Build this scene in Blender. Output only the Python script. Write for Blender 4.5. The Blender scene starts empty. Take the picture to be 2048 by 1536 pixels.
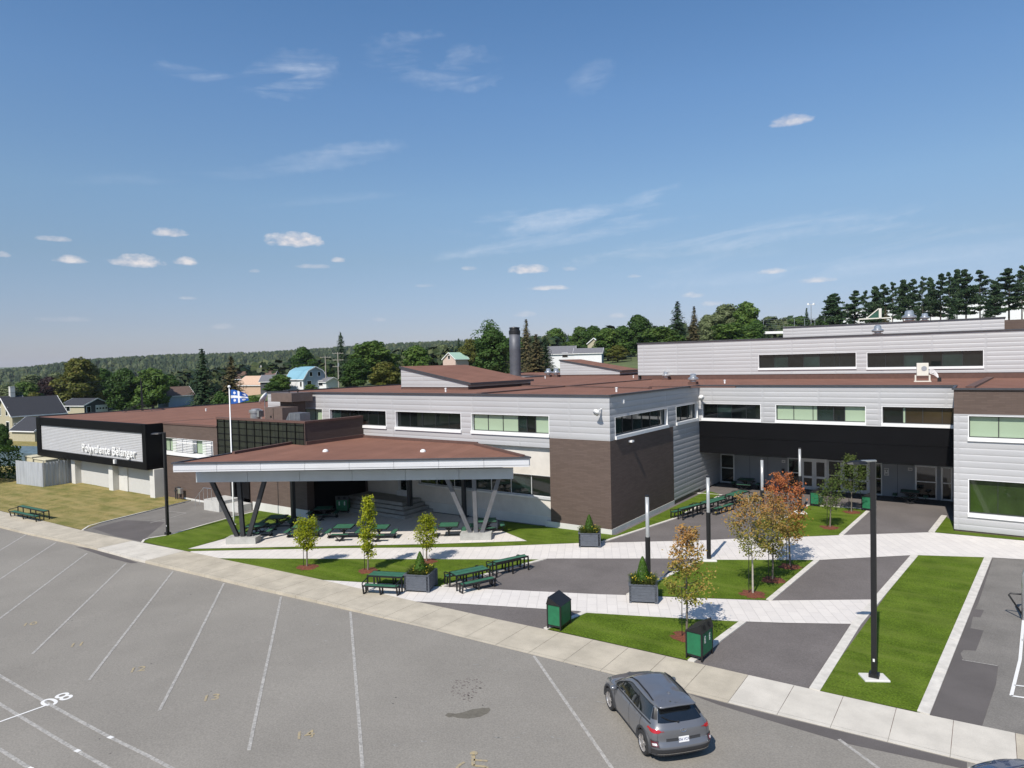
import bpy, bmesh, math, random
from mathutils import Vector, Matrix, noise
from math import radians, sin, cos, pi, sqrt, atan2
R = random.Random(7)
S = bpy.context.scene
COL = S.collection

# ------------------------------------------------------------------ camera
FPX, YAW, PIT, ROL, CH = 1363.45, 0.6104642, 0.0309362, -0.0220523, 11.2
fw = Vector((-sin(YAW)*cos(PIT), cos(YAW)*cos(PIT), -sin(PIT)))
r0 = Vector((cos(YAW), sin(YAW), 0)); u0 = r0.cross(fw)
RT = cos(ROL)*r0 + sin(ROL)*u0; UP = cos(ROL)*u0 - sin(ROL)*r0
CAM = Vector((0, 0, CH))
cd = bpy.data.cameras.new('camera'); cam = bpy.data.objects.new('camera', cd); COL.objects.link(cam)
cd.sensor_width = 36; cd.lens = 36*FPX/2048; cd.clip_start = .1; cd.clip_end = 20000
Mx = Matrix((RT, UP, -fw)).transposed().to_4x4(); Mx.translation = CAM; cam.matrix_world = Mx
S.camera = cam
S.render.engine = 'CYCLES'
S.view_settings.view_transform = 'Standard'; S.view_settings.look = 'None'
S.view_settings.exposure = 0.14; S.view_settings.gamma = 1
S.render.resolution_x = 1024; S.render.resolution_y = 768

# ------------------------------------------------------------------ sun, sky
TOSUN = Vector((0.105, -1.0, 1.10)).normalized()
sl = bpy.data.lights.new('sun', 'SUN'); sl.energy = 5.0; sl.angle = radians(.5); sl.color = (1, .935, .84)
so = bpy.data.objects.new('sun', sl); COL.objects.link(so)
so.rotation_euler = TOSUN.to_track_quat('Z', 'Y').to_euler(); so.location = (0, -20, 60)
W = bpy.data.worlds.new('World'); S.world = W; W.use_nodes = True

# tint of the sky by height (zenith sine * 1.6)
SKYT = [(0, (.62,.61,.84)), (.10, (.65,.65,.82)), (.237, (.745,.785,.84)), (.363, (.86,.965,1.01)), (.57, (.83,1.05,1.20)), (.73, (.74,1.03,1.23))]
def sky():
    nt = W.node_tree; N = nt.nodes; L = nt.links
    for n in list(N): N.remove(n)
    def nd(t, **k):
        n = N.new(t)
        for a, b in k.items(): setattr(n, a, b)
        return n
    def math_(op, a, b=None, c=None, clamp=False):
        n = nd('ShaderNodeMath', operation=op, use_clamp=clamp)
        for i, v in enumerate((a, b, c)):
            if v is None: continue
            if isinstance(v, (int, float)): n.inputs[i].default_value = v
            else: L.new(v, n.inputs[i])
        return n.outputs[0]
    def dot(a, v):
        n = nd('ShaderNodeVectorMath', operation='DOT_PRODUCT'); L.new(a, n.inputs[0]); n.inputs[1].default_value = v
        return n.outputs['Value']
    out = nd('ShaderNodeOutputWorld'); bg = nd('ShaderNodeBackground'); bg.inputs[1].default_value = .105
    st = nd('ShaderNodeTexSky', sky_type='NISHITA'); st.sun_disc = False
    st.sun_elevation = math.asin(TOSUN.z); st.sun_rotation = atan2(TOSUN.x, TOSUN.y)
    st.altitude = 300; st.air_density = 1.0; st.dust_density = .6; st.ozone_density = 1.2
    tc = nd('ShaderNodeTexCoord'); D = tc.outputs['Generated']
    n1 = nd('ShaderNodeTexNoise'); n1.inputs['Scale'].default_value = 62; n1.inputs['Detail'].default_value = 5; n1.inputs['Roughness'].default_value = .56
    mp = nd('ShaderNodeMapping'); mp.inputs['Scale'].default_value = (1, 1, 1.9); L.new(D, mp.inputs[0]); L.new(mp.outputs[0], n1.inputs['Vector'])
    nz = math_('SUBTRACT', n1.outputs['Fac'], .5)
    def direc(px, py):
        return (fw*FPX + RT*(px-1024) - UP*(py-768)).normalized()
    def blob(px, py, w, h, amp, rot=0, soft=1.0, nzs=1.0, flat=0):
        d = direc(px, py); t = d.cross(Vector((0, 0, 1))).normalized(); u = t.cross(d).normalized()
        if rot: t, u = (cos(rot)*t + sin(rot)*u), (cos(rot)*u - sin(rot)*t)
        if d.length == 0: return
        k = (FPX/(direc(px, py).dot(fw)*1.0))
        a = math_('MULTIPLY', dot(D, tuple(t)), k/w)
        b0 = dot(D, tuple(u))
        b = math_('MULTIPLY', b0, k/h)
        if flat:      # flat base
            bb = math_('MULTIPLY', math_('MINIMUM', b, 0), flat); b = math_('ADD', b, bb)
        r = math_('ADD', math_('MULTIPLY', a, a), math_('MULTIPLY', b, b))
        m = math_('SUBTRACT', 1.0, r)
        m = math_('ADD', m, math_('MULTIPLY', nz, 3.8*nzs))
        front = math_('GREATER_THAN', dot(D, tuple(d)), 0.0)
        m = math_('MULTIPLY', math_('MULTIPLY', m, soft, clamp=True), front)
        return math_('MULTIPLY', m, amp)
    acc = None
    cum = [(592,484,62,20,.95),(272,526,56,17,.85),(372,525,24,13,.8),(338,467,34,12,.7),(140,521,30,11,.75),(107,479,34,8,.55),
           (675,521,17,8,.55),(625,534,38,7,.35),(1056,541,40,13,.8),(1098,577,52,7,.6),(1582,245,42,16,.6),(1545,544,28,8,.6),
           (1632,562,42,8,.6),(1385,592,24,8,.4),(1425,608,24,8,.35),(940,537,18,7,.4),(1140,539,17,7,.35),(1268,553,14,5,.35),
           (5,510,16,9,.5),(378,597,20,5,.3),(1048,630,24,8,.3),(850,572,24,5,.2),(757,640,16,6,.25),(1235,632,22,8,.3),(508,543,12,5,.25),(130,640,50,8,.18),(445,655,24,8,.18)]
    for px, py, w, h, a in cum:
        s = blob(px, py, w, h, a, soft=.9, nzs=.6, flat=.9); acc = s if acc is None else math_('MAXIMUM', acc, s)
    # cirrus, stretched wisps
    n2 = nd('ShaderNodeTexNoise'); n2.inputs['Scale'].default_value = 9; n2.inputs['Detail'].default_value = 8; n2.inputs['Roughness'].default_value = .6
    n2.inputs['Distortion'].default_value = .6
    t0 = direc(1024, 400).cross(Vector((0, 0, 1))).normalized()
    cx = nd('ShaderNodeCombineXYZ'); L.new(math_('MULTIPLY', dot(D, tuple(t0)), .7), cx.inputs[0]); 
    L.new(math_('MULTIPLY', math_('ADD', dot(D, (0, 0, 1)), math_('MULTIPLY', dot(D, tuple(t0)), -.12)), 4.6), cx.inputs[1])
    L.new(cx.outputs[0], n2.inputs['Vector'])
    wz = math_('SUBTRACT', n2.outputs['Fac'], .42)
    wz = math_('MULTIPLY', wz, 4.2, clamp=True)
    cir = None
    for px, py, w, h, a, ro in [(580,150,95,40,.34,.25),(430,158,110,14,.22,-.1),(870,125,130,48,.22,-.12),(660,315,150,22,.22,.2),(380,350,230,14,.10,.13),
                            (1130,440,260,26,.30,.03),(1100,480,260,14,.26,.12),(1300,392,60,12,.3,.25),(1450,480,330,24,.30,.10),(1800,465,160,20,.24,-.12),
                            (1700,520,420,50,.16,0),(640,400,160,10,.13,.12),(1180,155,50,26,.15,.4)]:
        s = blob(px, py, w*1.1, h*1.15, min(1, a*1.3), rot=ro, soft=.8, nzs=.4); cir = s if cir is None else math_('MAXIMUM', cir, s)
    cir = math_('MULTIPLY', cir, wz)
    # thin bright veil low over the horizon
    mix = nd('ShaderNodeMix', data_type='RGBA'); L.new(acc, mix.inputs['Factor'])
    hs = nd('ShaderNodeHueSaturation'); hs.inputs['Saturation'].default_value = 1.0; L.new(st.outputs[0], hs.inputs['Color'])
    sx = nd('ShaderNodeSeparateXYZ'); L.new(D, sx.inputs[0])
    rp = nd('ShaderNodeValToRGB'); L.new(math_('MULTIPLY', sx.outputs[2], 1.6, clamp=True), rp.inputs[0])
    els = SKYT; e = rp.color_ramp.elements
    e[0].position = 0; e[0].color = (*[c/2 for c in els[0][1]], 1); e[1].position = els[-1][0]; e[1].color = (*[c/2 for c in els[-1][1]], 1)
    for ps, c in els[1:-1]: q = e.new(ps); q.color = (*[k/2 for k in c], 1)
    tn = nd('ShaderNodeMix', data_type='RGBA'); tn.blend_type = 'MULTIPLY'; tn.inputs['Factor'].default_value = 1; L.new(hs.outputs[0], tn.inputs[6]); L.new(rp.outputs[0], tn.inputs[7])
    t2 = nd('ShaderNodeVectorMath', operation='SCALE'); t2.inputs['Scale'].default_value = 2; L.new(tn.outputs[2], t2.inputs[0])
    mc = nd('ShaderNodeMix', data_type='RGBA'); L.new(cir, mc.inputs['Factor']); L.new(t2.outputs[0], mc.inputs[6]); mc.inputs[7].default_value = (7.2, 7.6, 8.4, 1)
    L.new(mc.outputs[2], mix.inputs[6])
    # cumulus shading from its own noise: brighter tops
    cr = nd('ShaderNodeMix', data_type='RGBA'); L.new(math_('MULTIPLY_ADD', nz, 1.6, .7, clamp=True), cr.inputs['Factor'])
    cr.inputs[6].default_value = (5.2, 5.1, 5.7, 1); cr.inputs[7].default_value = (8.0, 7.5, 7.3, 1)
    L.new(cr.outputs[2], mix.inputs[7])
    L.new(mix.outputs[2], bg.inputs[0]); L.new(bg.outputs[0], out.inputs[0])
sky()

# ------------------------------------------------------------------ helpers
def zg(x, y=0): return -0.0137*min(max(-20-x, 0), 44)
def ray(px, py): return fw*FPX + RT*(px-1024) - UP*(py-768)
def G(px, py, dz=0.0):                  # pixel of the photograph -> point dz above the ground
    z = 0.0
    for i in range(6):
        d = ray(px, py); t = (z+dz-CH)/d.z; p = CAM + d*t; z = zg(p.x)
    return Vector((p.x, p.y, z+dz))
def at(px, py, dist):                   # point at a horizontal distance
    d = ray(px, py); t = dist/sqrt(d.x*d.x+d.y*d.y); return CAM + d*t
def onY(px, py, Y): d = ray(px, py); return CAM + d*(Y/d.y)
def onX(px, py, X): d = ray(px, py); return CAM + d*(X/d.x)
def onZ(px, py, Z): d = ray(px, py); return CAM + d*((Z-CH)/d.z)

class MB:
    def __init__(s): s.v = []; s.f = []; s.m = []
    def add(s, vs, fs, m=0):
        b = len(s.v); s.v += [tuple(p) for p in vs]; s.f += [tuple(i+b for i in f) for f in fs]; s.m += [m]*len(fs)
    def quad(s, a, b, c, d, m=0): s.add([a, b, c, d], [(0, 1, 2, 3)], m)
    def box(s, x0, y0, z0, x1, y1, z1, m=0, M=None):
        if x0 > x1: x0, x1 = x1, x0
        if y0 > y1: y0, y1 = y1, y0
        if z0 > z1: z0, z1 = z1, z0
        vs = [Vector(p) for p in ((x0,y0,z0),(x1,y0,z0),(x1,y1,z0),(x0,y1,z0),(x0,y0,z1),(x1,y0,z1),(x1,y1,z1),(x0,y1,z1))]
        if M is not None: vs = [M @ p for p in vs]
        s.add(vs, [(3,2,1,0),(4,5,6,7),(0,1,5,4),(1,2,6,5),(2,3,7,6),(3,0,4,7)], m)
    def bar(s, a, b, w, h, m=0, up=(0, 0, 1)):     # rectangular bar from a to b
        a = Vector(a); b = Vector(b); d = (b-a).normalized(); U = Vector(up)
        if abs(d.dot(U)) > .98: U = Vector((1, 0, 0))
        x = d.cross(U).normalized(); y = x.cross(d).normalized(); x = x*(w/2); y = y*(h/2)
        s.add([a-x-y, a+x-y, a+x+y, a-x+y, b-x-y, b+x-y, b+x+y, b-x+y], [(3,2,1,0),(4,5,6,7),(0,1,5,4),(1,2,6,5),(2,3,7,6),(3,0,4,7)], m)
    def tube(s, pts, rs, n=8, m=0, cap=True):
        pts = [Vector(p) for p in pts]
        if not isinstance(rs, (list, tuple)): rs = [rs]*len(pts)
        b = len(s.v); X = None
        for i, p in enumerate(pts):
            d = (pts[min(i+1, len(pts)-1)] - pts[max(i-1, 0)]).normalized()
            if X is None:
                X = d.cross(Vector((0, 0, 1)) if abs(d.z) < .9 else Vector((1, 0, 0))).normalized()
            else: X = (X - d*X.dot(d)).normalized()
            Y = d.cross(X)
            for k in range(n):
                a = 2*pi*k/n; s.v.append(tuple(p + (X*cos(a)+Y*sin(a))*rs[i]))
        for i in range(len(pts)-1):
            for k in range(n):
                s.f.append((b+i*n+k, b+i*n+(k+1)%n, b+(i+1)*n+(k+1)%n, b+(i+1)*n+k)); s.m.append(m)
        if cap:
            s.f.append(tuple(b+k for k in range(n))[::-1]); s.m.append(m)
            s.f.append(tuple(b+(len(pts)-1)*n+k for k in range(n))); s.m.append(m)
    def lathe(s, c, prof, n=20, m=0):   # prof: (r, z)
        b = len(s.v); c = Vector(c)
        for r, z in prof:
            for k in range(n): a = 2*pi*k/n; s.v.append((c.x+r*cos(a), c.y+r*sin(a), c.z+z))
        for i in range(len(prof)-1):
            for k in range(n): s.f.append((b+i*n+k, b+i*n+(k+1)%n, b+(i+1)*n+(k+1)%n, b+(i+1)*n+k)); s.m.append(m)
        s.f.append(tuple(b+(len(prof)-1)*n+k for k in range(n))); s.m.append(m)
    def prism(s, pts, z0, z1, m=0):     # vertical prism over a polygon (ccw)
        n = len(pts); A = [(p[0], p[1], z0) for p in pts]; B = [(p[0], p[1], z1) for p in pts]
        s.add(A+B, [tuple(range(n))[::-1], tuple(range(n, 2*n))] + [(i, (i+1) % n, n+(i+1) % n, n+i) for i in range(n)], m)
    def build(s, name, mats, parent=None, loc=None, rz=0.0, smooth=False, world=False, bevel=0):
        me = bpy.data.meshes.new(name)
        vs = s.v
        if world and parent is not None:
            q = parent.location; vs = [(a-q.x, b-q.y, c-q.z) for a, b, c in vs]
        me.from_pydata(vs, [], s.f)
        if not isinstance(mats, (list, tuple)): mats = [mats]
        for m in mats: me.materials.append(m)
        if len(mats) > 1: me.polygons.foreach_set('material_index', s.m)
        if smooth: me.polygons.foreach_set('use_smooth', [True]*len(me.polygons))
        me.update()
        o = bpy.data.objects.new(name, me); COL.objects.link(o)
        if parent is not None: o.parent = parent
        if loc is not None: o.location = loc
        if rz: o.rotation_euler.z = rz
        if bevel:
            b = o.modifiers.new('bevel', 'BEVEL'); b.width = bevel; b.segments = 2; b.limit_method = 'ANGLE'
        return o

def tag(o, label, cat, group=None, kind=None):
    o['label'] = label; o['category'] = cat
    if group: o['group'] = group
    if kind: o['kind'] = kind
    return o
def struct(o, kind='structure'): o['kind'] = kind; return o
def thing(name, label, cat, loc=(0, 0, 0), rz=0.0, group=None):
    o = bpy.data.objects.new(name, None); COL.objects.link(o); o.location = loc; o.rotation_euler.z = rz
    o.empty_display_size = .3
    return tag(o, label, cat, group)
def clone(root, loc=None, rz=None, label=None, group=None, scale=None):
    def cp(o, par):
        c = o.copy(); COL.objects.link(c); c.parent = par
        for ch in [q for q in bpy.data.objects if q.parent == o]: cp(ch, c)
        return c
    r = cp(root, None)
    if loc is not None: r.location = loc
    if rz is not None: r.rotation_euler.z = rz
    if label: r['label'] = label
    if group: r['group'] = group
    if scale is not None: r.scale = scale
    return r

# ------------------------------------------------------------------ materials
MAT = {}
def mat(name, col, rough=.8, metal=0.0, var=.12, vscale=3.0, spec=.5, bump=0.0, bscale=60.0, coat=0.0, col2=None, fine=0.0, fscale=200.0, stretch=None, obj=False):
    """procedural material: base colour modulated by two noises, optional bump"""
    if name in MAT: return MAT[name]
    m = bpy.data.materials.new(name); m.use_nodes = True; nt = m.node_tree; N = nt.nodes; L = nt.links
    b = N['Principled BSDF']; b.inputs['Roughness'].default_value = rough; b.inputs['Metallic'].default_value = metal
    b.inputs['Specular IOR Level'].default_value = spec; b.inputs['Coat Weight'].default_value = coat; b.inputs['Coat Roughness'].default_value = .05
    tc = N.new('ShaderNodeTexCoord'); src = tc.outputs['Object']
    if stretch:
        mp = N.new('ShaderNodeMapping'); mp.inputs['Scale'].default_value = stretch; L.new(src, mp.inputs[0]); src = mp.outputs[0]
    c2 = col2 or tuple(min(1, c*(1-var*2.2)) for c in col)
    n = N.new('ShaderNodeTexNoise'); n.inputs['Scale'].default_value = vscale; n.inputs['Detail'].default_value = 5; n.inputs['Roughness'].default_value = .6
    L.new(src, n.inputs['Vector'])
    mr = N.new('ShaderNodeMapRange'); mr.inputs[1].default_value = .35; mr.inputs[2].default_value = .65; L.new(n.outputs['Fac'], mr.inputs[0])
    mx = N.new('ShaderNodeMix'); mx.data_type = 'RGBA'; mx.inputs[6].default_value = (*c2, 1); mx.inputs[7].default_value = (*col, 1)
    L.new(mr.outputs[0], mx.inputs['Factor']); cout = mx.outputs[2]
    if fine:
        n3 = N.new('ShaderNodeTexNoise'); n3.inputs['Scale'].default_value = fscale; n3.inputs['Detail'].default_value = 3; L.new(src, n3.inputs['Vector'])
        m3 = N.new('ShaderNodeMapRange'); m3.inputs[1].default_value = .3; m3.inputs[2].default_value = .7; m3.inputs[3].default_value = 1-fine; m3.inputs[4].default_value = 1+fine
        L.new(n3.outputs['Fac'], m3.inputs[0])
        mm = N.new('ShaderNodeMix'); mm.data_type = 'RGBA'; mm.blend_type = 'MULTIPLY'; mm.inputs['Factor'].default_value = 1
        L.new(cout, mm.inputs[6]); L.new(m3.outputs[0], mm.inputs[7]); cout = mm.outputs[2]
    L.new(cout, b.inputs['Base Color'])
    if bump:
        n2 = N.new('ShaderNodeTexNoise'); n2.inputs['Scale'].default_value = bscale; n2.inputs['Detail'].default_value = 3; L.new(src, n2.inputs['Vector'])
        bp = N.new('ShaderNodeBump'); bp.inputs['Strength'].default_value = 1; bp.inputs['Distance'].default_value = bump
        L.new(n2.outputs['Fac'], bp.inputs['Height']); L.new(bp.outputs[0], b.inputs['Normal'])
    MAT[name] = m; m['c'] = 0
    return m
def nodes(m): return m.node_tree.nodes, m.node_tree.links, m.node_tree.nodes['Principled BSDF']
def mth(N, L, op, a, b=None, clamp=False):
    n = N.new('ShaderNodeMath'); n.operation = op; n.use_clamp = clamp
    for i, v in enumerate((a, b)):
        if v is None: continue
        if isinstance(v, (int, float)): n.inputs[i].default_value = v
        else: L.new(v, n.inputs[i])
    return n.outputs[0]

def metal_panels():
    """silver cladding of pillowed horizontal courses with vertical joints"""
    m = bpy.data.materials.new('silver_cladding'); m.use_nodes = True; N, L, b = nodes(m)
    b.inputs['Metallic'].default_value = .12; b.inputs['Roughness'].default_value = .5; b.inputs['Specular IOR Level'].default_value = .4
    g = N.new('ShaderNodeNewGeometry'); sp = N.new('ShaderNodeSeparateXYZ'); L.new(g.outputs['Position'], sp.inputs[0])
    z = mth(N, L, 'FRACT', mth(N, L, 'DIVIDE', mth(N, L, 'ADD', sp.outputs[2], 1.13), .4))
    u = mth(N, L, 'ADD', sp.outputs[0], sp.outputs[1])
    fu = mth(N, L, 'FRACT', mth(N, L, 'DIVIDE', u, 4.1)); 
    edge = mth(N, L, 'MULTIPLY', mth(N, L, 'MINIMUM', fu, mth(N, L, 'SUBTRACT', 1, fu)), 4.1)     # metres from a joint
    fade = mth(N, L, 'MULTIPLY', mth(N, L, 'SUBTRACT', edge, .03), 9, clamp=True)
    pil = mth(N, L, 'POWER', mth(N, L, 'SUBTRACT', 1, mth(N, L, 'POWER', mth(N, L, 'ABSOLUTE', mth(N, L, 'SUBTRACT', mth(N, L, 'MULTIPLY', z, 2), 1)), 2.6)), .7)
    hgt = mth(N, L, 'MULTIPLY', mth(N, L, 'ADD', mth(N, L, 'MULTIPLY', fade, .6), .4), pil)
    bp = N.new('ShaderNodeBump'); bp.inputs['Strength'].default_value = .8; bp.inputs['Distance'].default_value = .028; L.new(hgt, bp.inputs['Height'])
    n = N.new('ShaderNodeTexNoise'); n.inputs['Scale'].default_value = .35; n.inputs['Detail'].default_value = 2; L.new(g.outputs['Position'], n.inputs['Vector'])
    n2 = N.new('ShaderNodeTexNoise'); n2.inputs['Scale'].default_value = 1.6; L.new(g.outputs['Position'], n2.inputs['Vector'])
    bp2 = N.new('ShaderNodeBump'); bp2.inputs['Strength'].default_value = .5; bp2.inputs['Distance'].default_value = .02; L.new(n2.outputs['Fac'], bp2.inputs['Height']); L.new(bp.outputs[0], bp2.inputs['Normal'])
    L.new(bp2.outputs[0], b.inputs['Normal'])
    pid = N.new('ShaderNodeTexWhiteNoise'); pid.noise_dimensions = '2D'; cb = N.new('ShaderNodeCombineXYZ')
    L.new(mth(N, L, 'FLOOR', mth(N, L, 'DIVIDE', u, 4.1)), cb.inputs[0]); L.new(mth(N, L, 'FLOOR', mth(N, L, 'DIVIDE', mth(N, L, 'ADD', sp.outputs[2], 1.13), .4)), cb.inputs[1]); L.new(cb.outputs[0], pid.inputs['Vector'])
    f = mth(N, L, 'ADD', mth(N, L, 'MULTIPLY', pid.outputs[0], .35), mth(N, L, 'MULTIPLY', n.outputs['Fac'], .65))
    mx = N.new('ShaderNodeMix'); mx.data_type = 'RGBA'; mx.inputs[6].default_value = (.395, .395, .405, 1); mx.inputs[7].default_value = (.465, .463, .47, 1); L.new(f, mx.inputs['Factor'])
    seam = mth(N, L, 'LESS_THAN', z, .045)
    ms = N.new('ShaderNodeMix'); ms.data_type = 'RGBA'; L.new(mth(N, L, 'MULTIPLY', seam, .18), ms.inputs['Factor']); L.new(mx.outputs[2], ms.inputs[6]); ms.inputs[7].default_value = (.2, .2, .22, 1)
    L.new(ms.outputs[2], b.inputs['Base Color'])
    return m

def brick_mat(name, c1, c2, mortar, bw, bh, ms=.008, rough=.85, bump=.0, off=.5, rot=0.0, uv='xz', var=.0, spec=.3):
    m = bpy.data.materials.new(name); m.use_nodes = True; N, L, b = nodes(m); b.inputs['Roughness'].default_value = rough; b.inputs['Specular IOR Level'].default_value = spec
    g = N.new('ShaderNodeNewGeometry'); sp = N.new('ShaderNodeSeparateXYZ'); L.new(g.outputs['Position'], sp.inputs[0]); cb = N.new('ShaderNodeCombineXYZ')
    if uv == 'xz': L.new(mth(N, L, 'ADD', sp.outputs[0], sp.outputs[1]), cb.inputs[0]); L.new(sp.outputs[2], cb.inputs[1])
    else: L.new(sp.outputs[0], cb.inputs[0]); L.new(sp.outputs[1], cb.inputs[1])
    mp = N.new('ShaderNodeMapping'); mp.inputs['Rotation'].default_value = (0, 0, rot); L.new(cb.outputs[0], mp.inputs[0])
    t = N.new('ShaderNodeTexBrick'); t.offset = off; t.inputs['Scale'].default_value = 1; t.inputs['Brick Width'].default_value = bw; t.inputs['Row Height'].default_value = bh
    t.inputs['Mortar Size'].default_value = ms; t.inputs['Color1'].default_value = (*c1, 1); t.inputs['Color2'].default_value = (*c2, 1); t.inputs['Mortar'].default_value = (*mortar, 1); t.inputs['Bias'].default_value = 0
    L.new(mp.outputs[0], t.inputs['Vector'])
    n = N.new('ShaderNodeTexNoise'); n.inputs['Scale'].default_value = .8; n.inputs['Detail'].default_value = 6; n.inputs['Roughness'].default_value = .65; L.new(g.outputs['Position'], n.inputs['Vector'])
    mr = N.new('ShaderNodeMapRange'); mr.inputs[1].default_value = .3; mr.inputs[2].default_value = .7; mr.inputs[3].default_value = 1-var; mr.inputs[4].default_value = 1+var*.5; L.new(n.outputs['Fac'], mr.inputs[0])
    mm = N.new('ShaderNodeMix'); mm.data_type = 'RGBA'; mm.blend_type = 'MULTIPLY'; mm.inputs['Factor'].default_value = 1; L.new(t.outputs[0], mm.inputs[6]); L.new(mr.outputs[0], mm.inputs[7])
    L.new(mm.outputs[2], b.inputs['Base Color'])
    if bump:
        bp = N.new('ShaderNodeBump'); bp.invert = True; bp.inputs['Distance'].default_value = bump; L.new(t.outputs['Fac'], bp.inputs['Height']); L.new(bp.outputs[0], b.inputs['Normal'])
    MAT[name] = m
    return m

def lot_asphalt():
    m = mat('lot_asphalt', (.250, .232, .205), rough=.93, var=.065, vscale=.22, bump=.005, bscale=22, fine=.14, fscale=19, spec=.2)
    N, L, b = nodes(m); tc = N.new('ShaderNodeTexCoord')
    base = b.inputs['Base Color'].links[0].from_socket
    # pale scuffs and tar specks
    n = N.new('ShaderNodeTexNoise'); n.inputs['Scale'].default_value = 1.3; n.inputs['Detail'].default_value = 9; n.inputs['Roughness'].default_value = .72; n.inputs['Distortion'].default_value = 1.2
    mp = N.new('ShaderNodeMapping'); mp.inputs['Rotation'].default_value = (0, 0, .5); mp.inputs['Scale'].default_value = (.5, 1.6, 1); L.new(tc.outputs['Object'], mp.inputs[0]); L.new(mp.outputs[0], n.inputs['Vector'])
    f = mth(N, L, 'MULTIPLY', mth(N, L, 'SUBTRACT', n.outputs['Fac'], .655), 7, clamp=True)
    a = N.new('ShaderNodeMix'); a.data_type = 'RGBA'; L.new(mth(N, L, 'MULTIPLY', f, .5), a.inputs['Factor']); L.new(base, a.inputs[6]); a.inputs[7].default_value = (.36, .35, .33, 1)
    v = N.new('ShaderNodeTexVoronoi'); v.inputs['Scale'].default_value = .9; L.new(tc.outputs['Object'], v.inputs['Vector'])
    sp = mth(N, L, 'LESS_THAN', v.outputs['Distance'], .035)
    c = N.new('ShaderNodeMix'); c.data_type = 'RGBA'; L.new(mth(N, L, 'MULTIPLY', sp, .75), c.inputs['Factor']); L.new(a.outputs[2], c.inputs[6]); c.inputs[7].default_value = (.05, .048, .045, 1)
    L.new(c.outputs[2], b.inputs['Base Color'])
    return m
def turf_mat(name, c1, c2, c3):
    m = mat(name, c1, rough=.9, col2=c2, vscale=.7, bump=.03, bscale=24, fine=.42, fscale=15, spec=.1)
    N, L, b = nodes(m); base = b.inputs['Base Color'].links[0].from_socket; tc = N.new('ShaderNodeTexCoord')
    mp = N.new('ShaderNodeMapping'); mp.inputs['Rotation'].default_value = (0, 0, 1.05); mp.inputs['Scale'].default_value = (.12, .9, 1); L.new(tc.outputs['Object'], mp.inputs[0])
    n = N.new('ShaderNodeTexNoise'); n.inputs['Scale'].default_value = 1.6; n.inputs['Detail'].default_value = 4; L.new(mp.outputs[0], n.inputs['Vector'])
    a = N.new('ShaderNodeMix'); a.data_type = 'RGBA'; L.new(mth(N, L, 'MULTIPLY', mth(N, L, 'SUBTRACT', n.outputs['Fac'], .45), 2.6, clamp=True), a.inputs['Factor']); L.new(base, a.inputs[6]); a.inputs[7].default_value = (*c3, 1)
    L.new(a.outputs[2], b.inputs['Base Color'])
    return m

M_METAL = metal_panels()
M_BRICK = brick_mat('brown_brick', (.100, .072, .060), (.120, .087, .073), (.084, .062, .053), .6, .1, .008, var=.05)
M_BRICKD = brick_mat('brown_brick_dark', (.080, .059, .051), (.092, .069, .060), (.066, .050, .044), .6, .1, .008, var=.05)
M_STUC = mat('stucco_panel', (.62, .585, .54), rough=.9, var=.05, vscale=1.3, bump=.004, bscale=30)
M_FOUND = mat('pale_foundation', (.60, .59, .56), rough=.85, var=.05, vscale=.8)
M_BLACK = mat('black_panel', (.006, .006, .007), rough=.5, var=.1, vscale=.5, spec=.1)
M_BLK = mat('black_paint', (.012, .012, .013), rough=.45, var=.1)
M_GREYP = mat('grey_panel', (.30, .315, .345), rough=.5, var=.05, vscale=.6)
M_ALU = mat('aluminium_frame', (.66, .67, .68), rough=.35, metal=.3, var=.03)
M_WHITE = mat('white_metal', (.78, .78, .78), rough=.4, var=.03)
M_COPE = mat('dark_coping', (.055, .055, .062), rough=.5, var=.1)
M_ROOF = mat('brown_gravel_roof', (.215, .108, .078), rough=.95, var=.07, vscale=.5, bump=.01, bscale=30, fine=.12, fscale=35, spec=.15)
N_, L_, b_ = nodes(M_ROOF)   # membrane strips
def strips(m, rot, w, dark):
    N, L, b = nodes(m); base = b.inputs['Base Color'].links[0].from_socket
    g = N.new('ShaderNodeNewGeometry'); mp = N.new('ShaderNodeMapping'); mp.inputs['Rotation'].default_value = (0, 0, rot); L.new(g.outputs['Position'], mp.inputs[0])
    s = N.new('ShaderNodeSeparateXYZ'); L.new(mp.outputs[0], s.inputs[0])
    q = mth(N, L, 'DIVIDE', s.outputs[0], w); f = mth(N, L, 'FRACT', q)
    wn = N.new('ShaderNodeTexWhiteNoise'); wn.noise_dimensions = '1D'; L.new(mth(N, L, 'FLOOR', q), wn.inputs['W'])
    k = mth(N, L, 'ADD', mth(N, L, 'MULTIPLY', wn.outputs[0], .10), .95)
    k = mth(N, L, 'SUBTRACT', k, mth(N, L, 'MULTIPLY', mth(N, L, 'LESS_THAN', f, .05), dark))
    mm = N.new('ShaderNodeMix'); mm.data_type = 'RGBA'; mm.blend_type = 'MULTIPLY'; mm.inputs['Factor'].default_value = 1; L.new(base, mm.inputs[6]); L.new(k, mm.inputs[7]); L.new(mm.outputs[2], b.inputs['Base Color'])
strips(M_ROOF, -.35, 1.0, .14)
M_CURBR = mat('roof_upstand', (.115, .062, .050), rough=.9, var=.08)
M_LOT = lot_asphalt()
M_ASPH = mat('path_asphalt', (.152, .136, .130), rough=.9, var=.09, vscale=.35, bump=.004, bscale=30, fine=.16, fscale=20, spec=.25)
M_ASPH2 = mat('new_asphalt', (.118, .106, .102), rough=.9, var=.07, vscale=.6, bump=.004, bscale=50, fine=.12, fscale=60, spec=.25)
M_ASPH3 = mat('weathered_asphalt', (.195, .182, .166), rough=.92, var=.1, vscale=.5, bump=.004, bscale=30, fine=.18, fscale=20, spec=.2)
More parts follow.
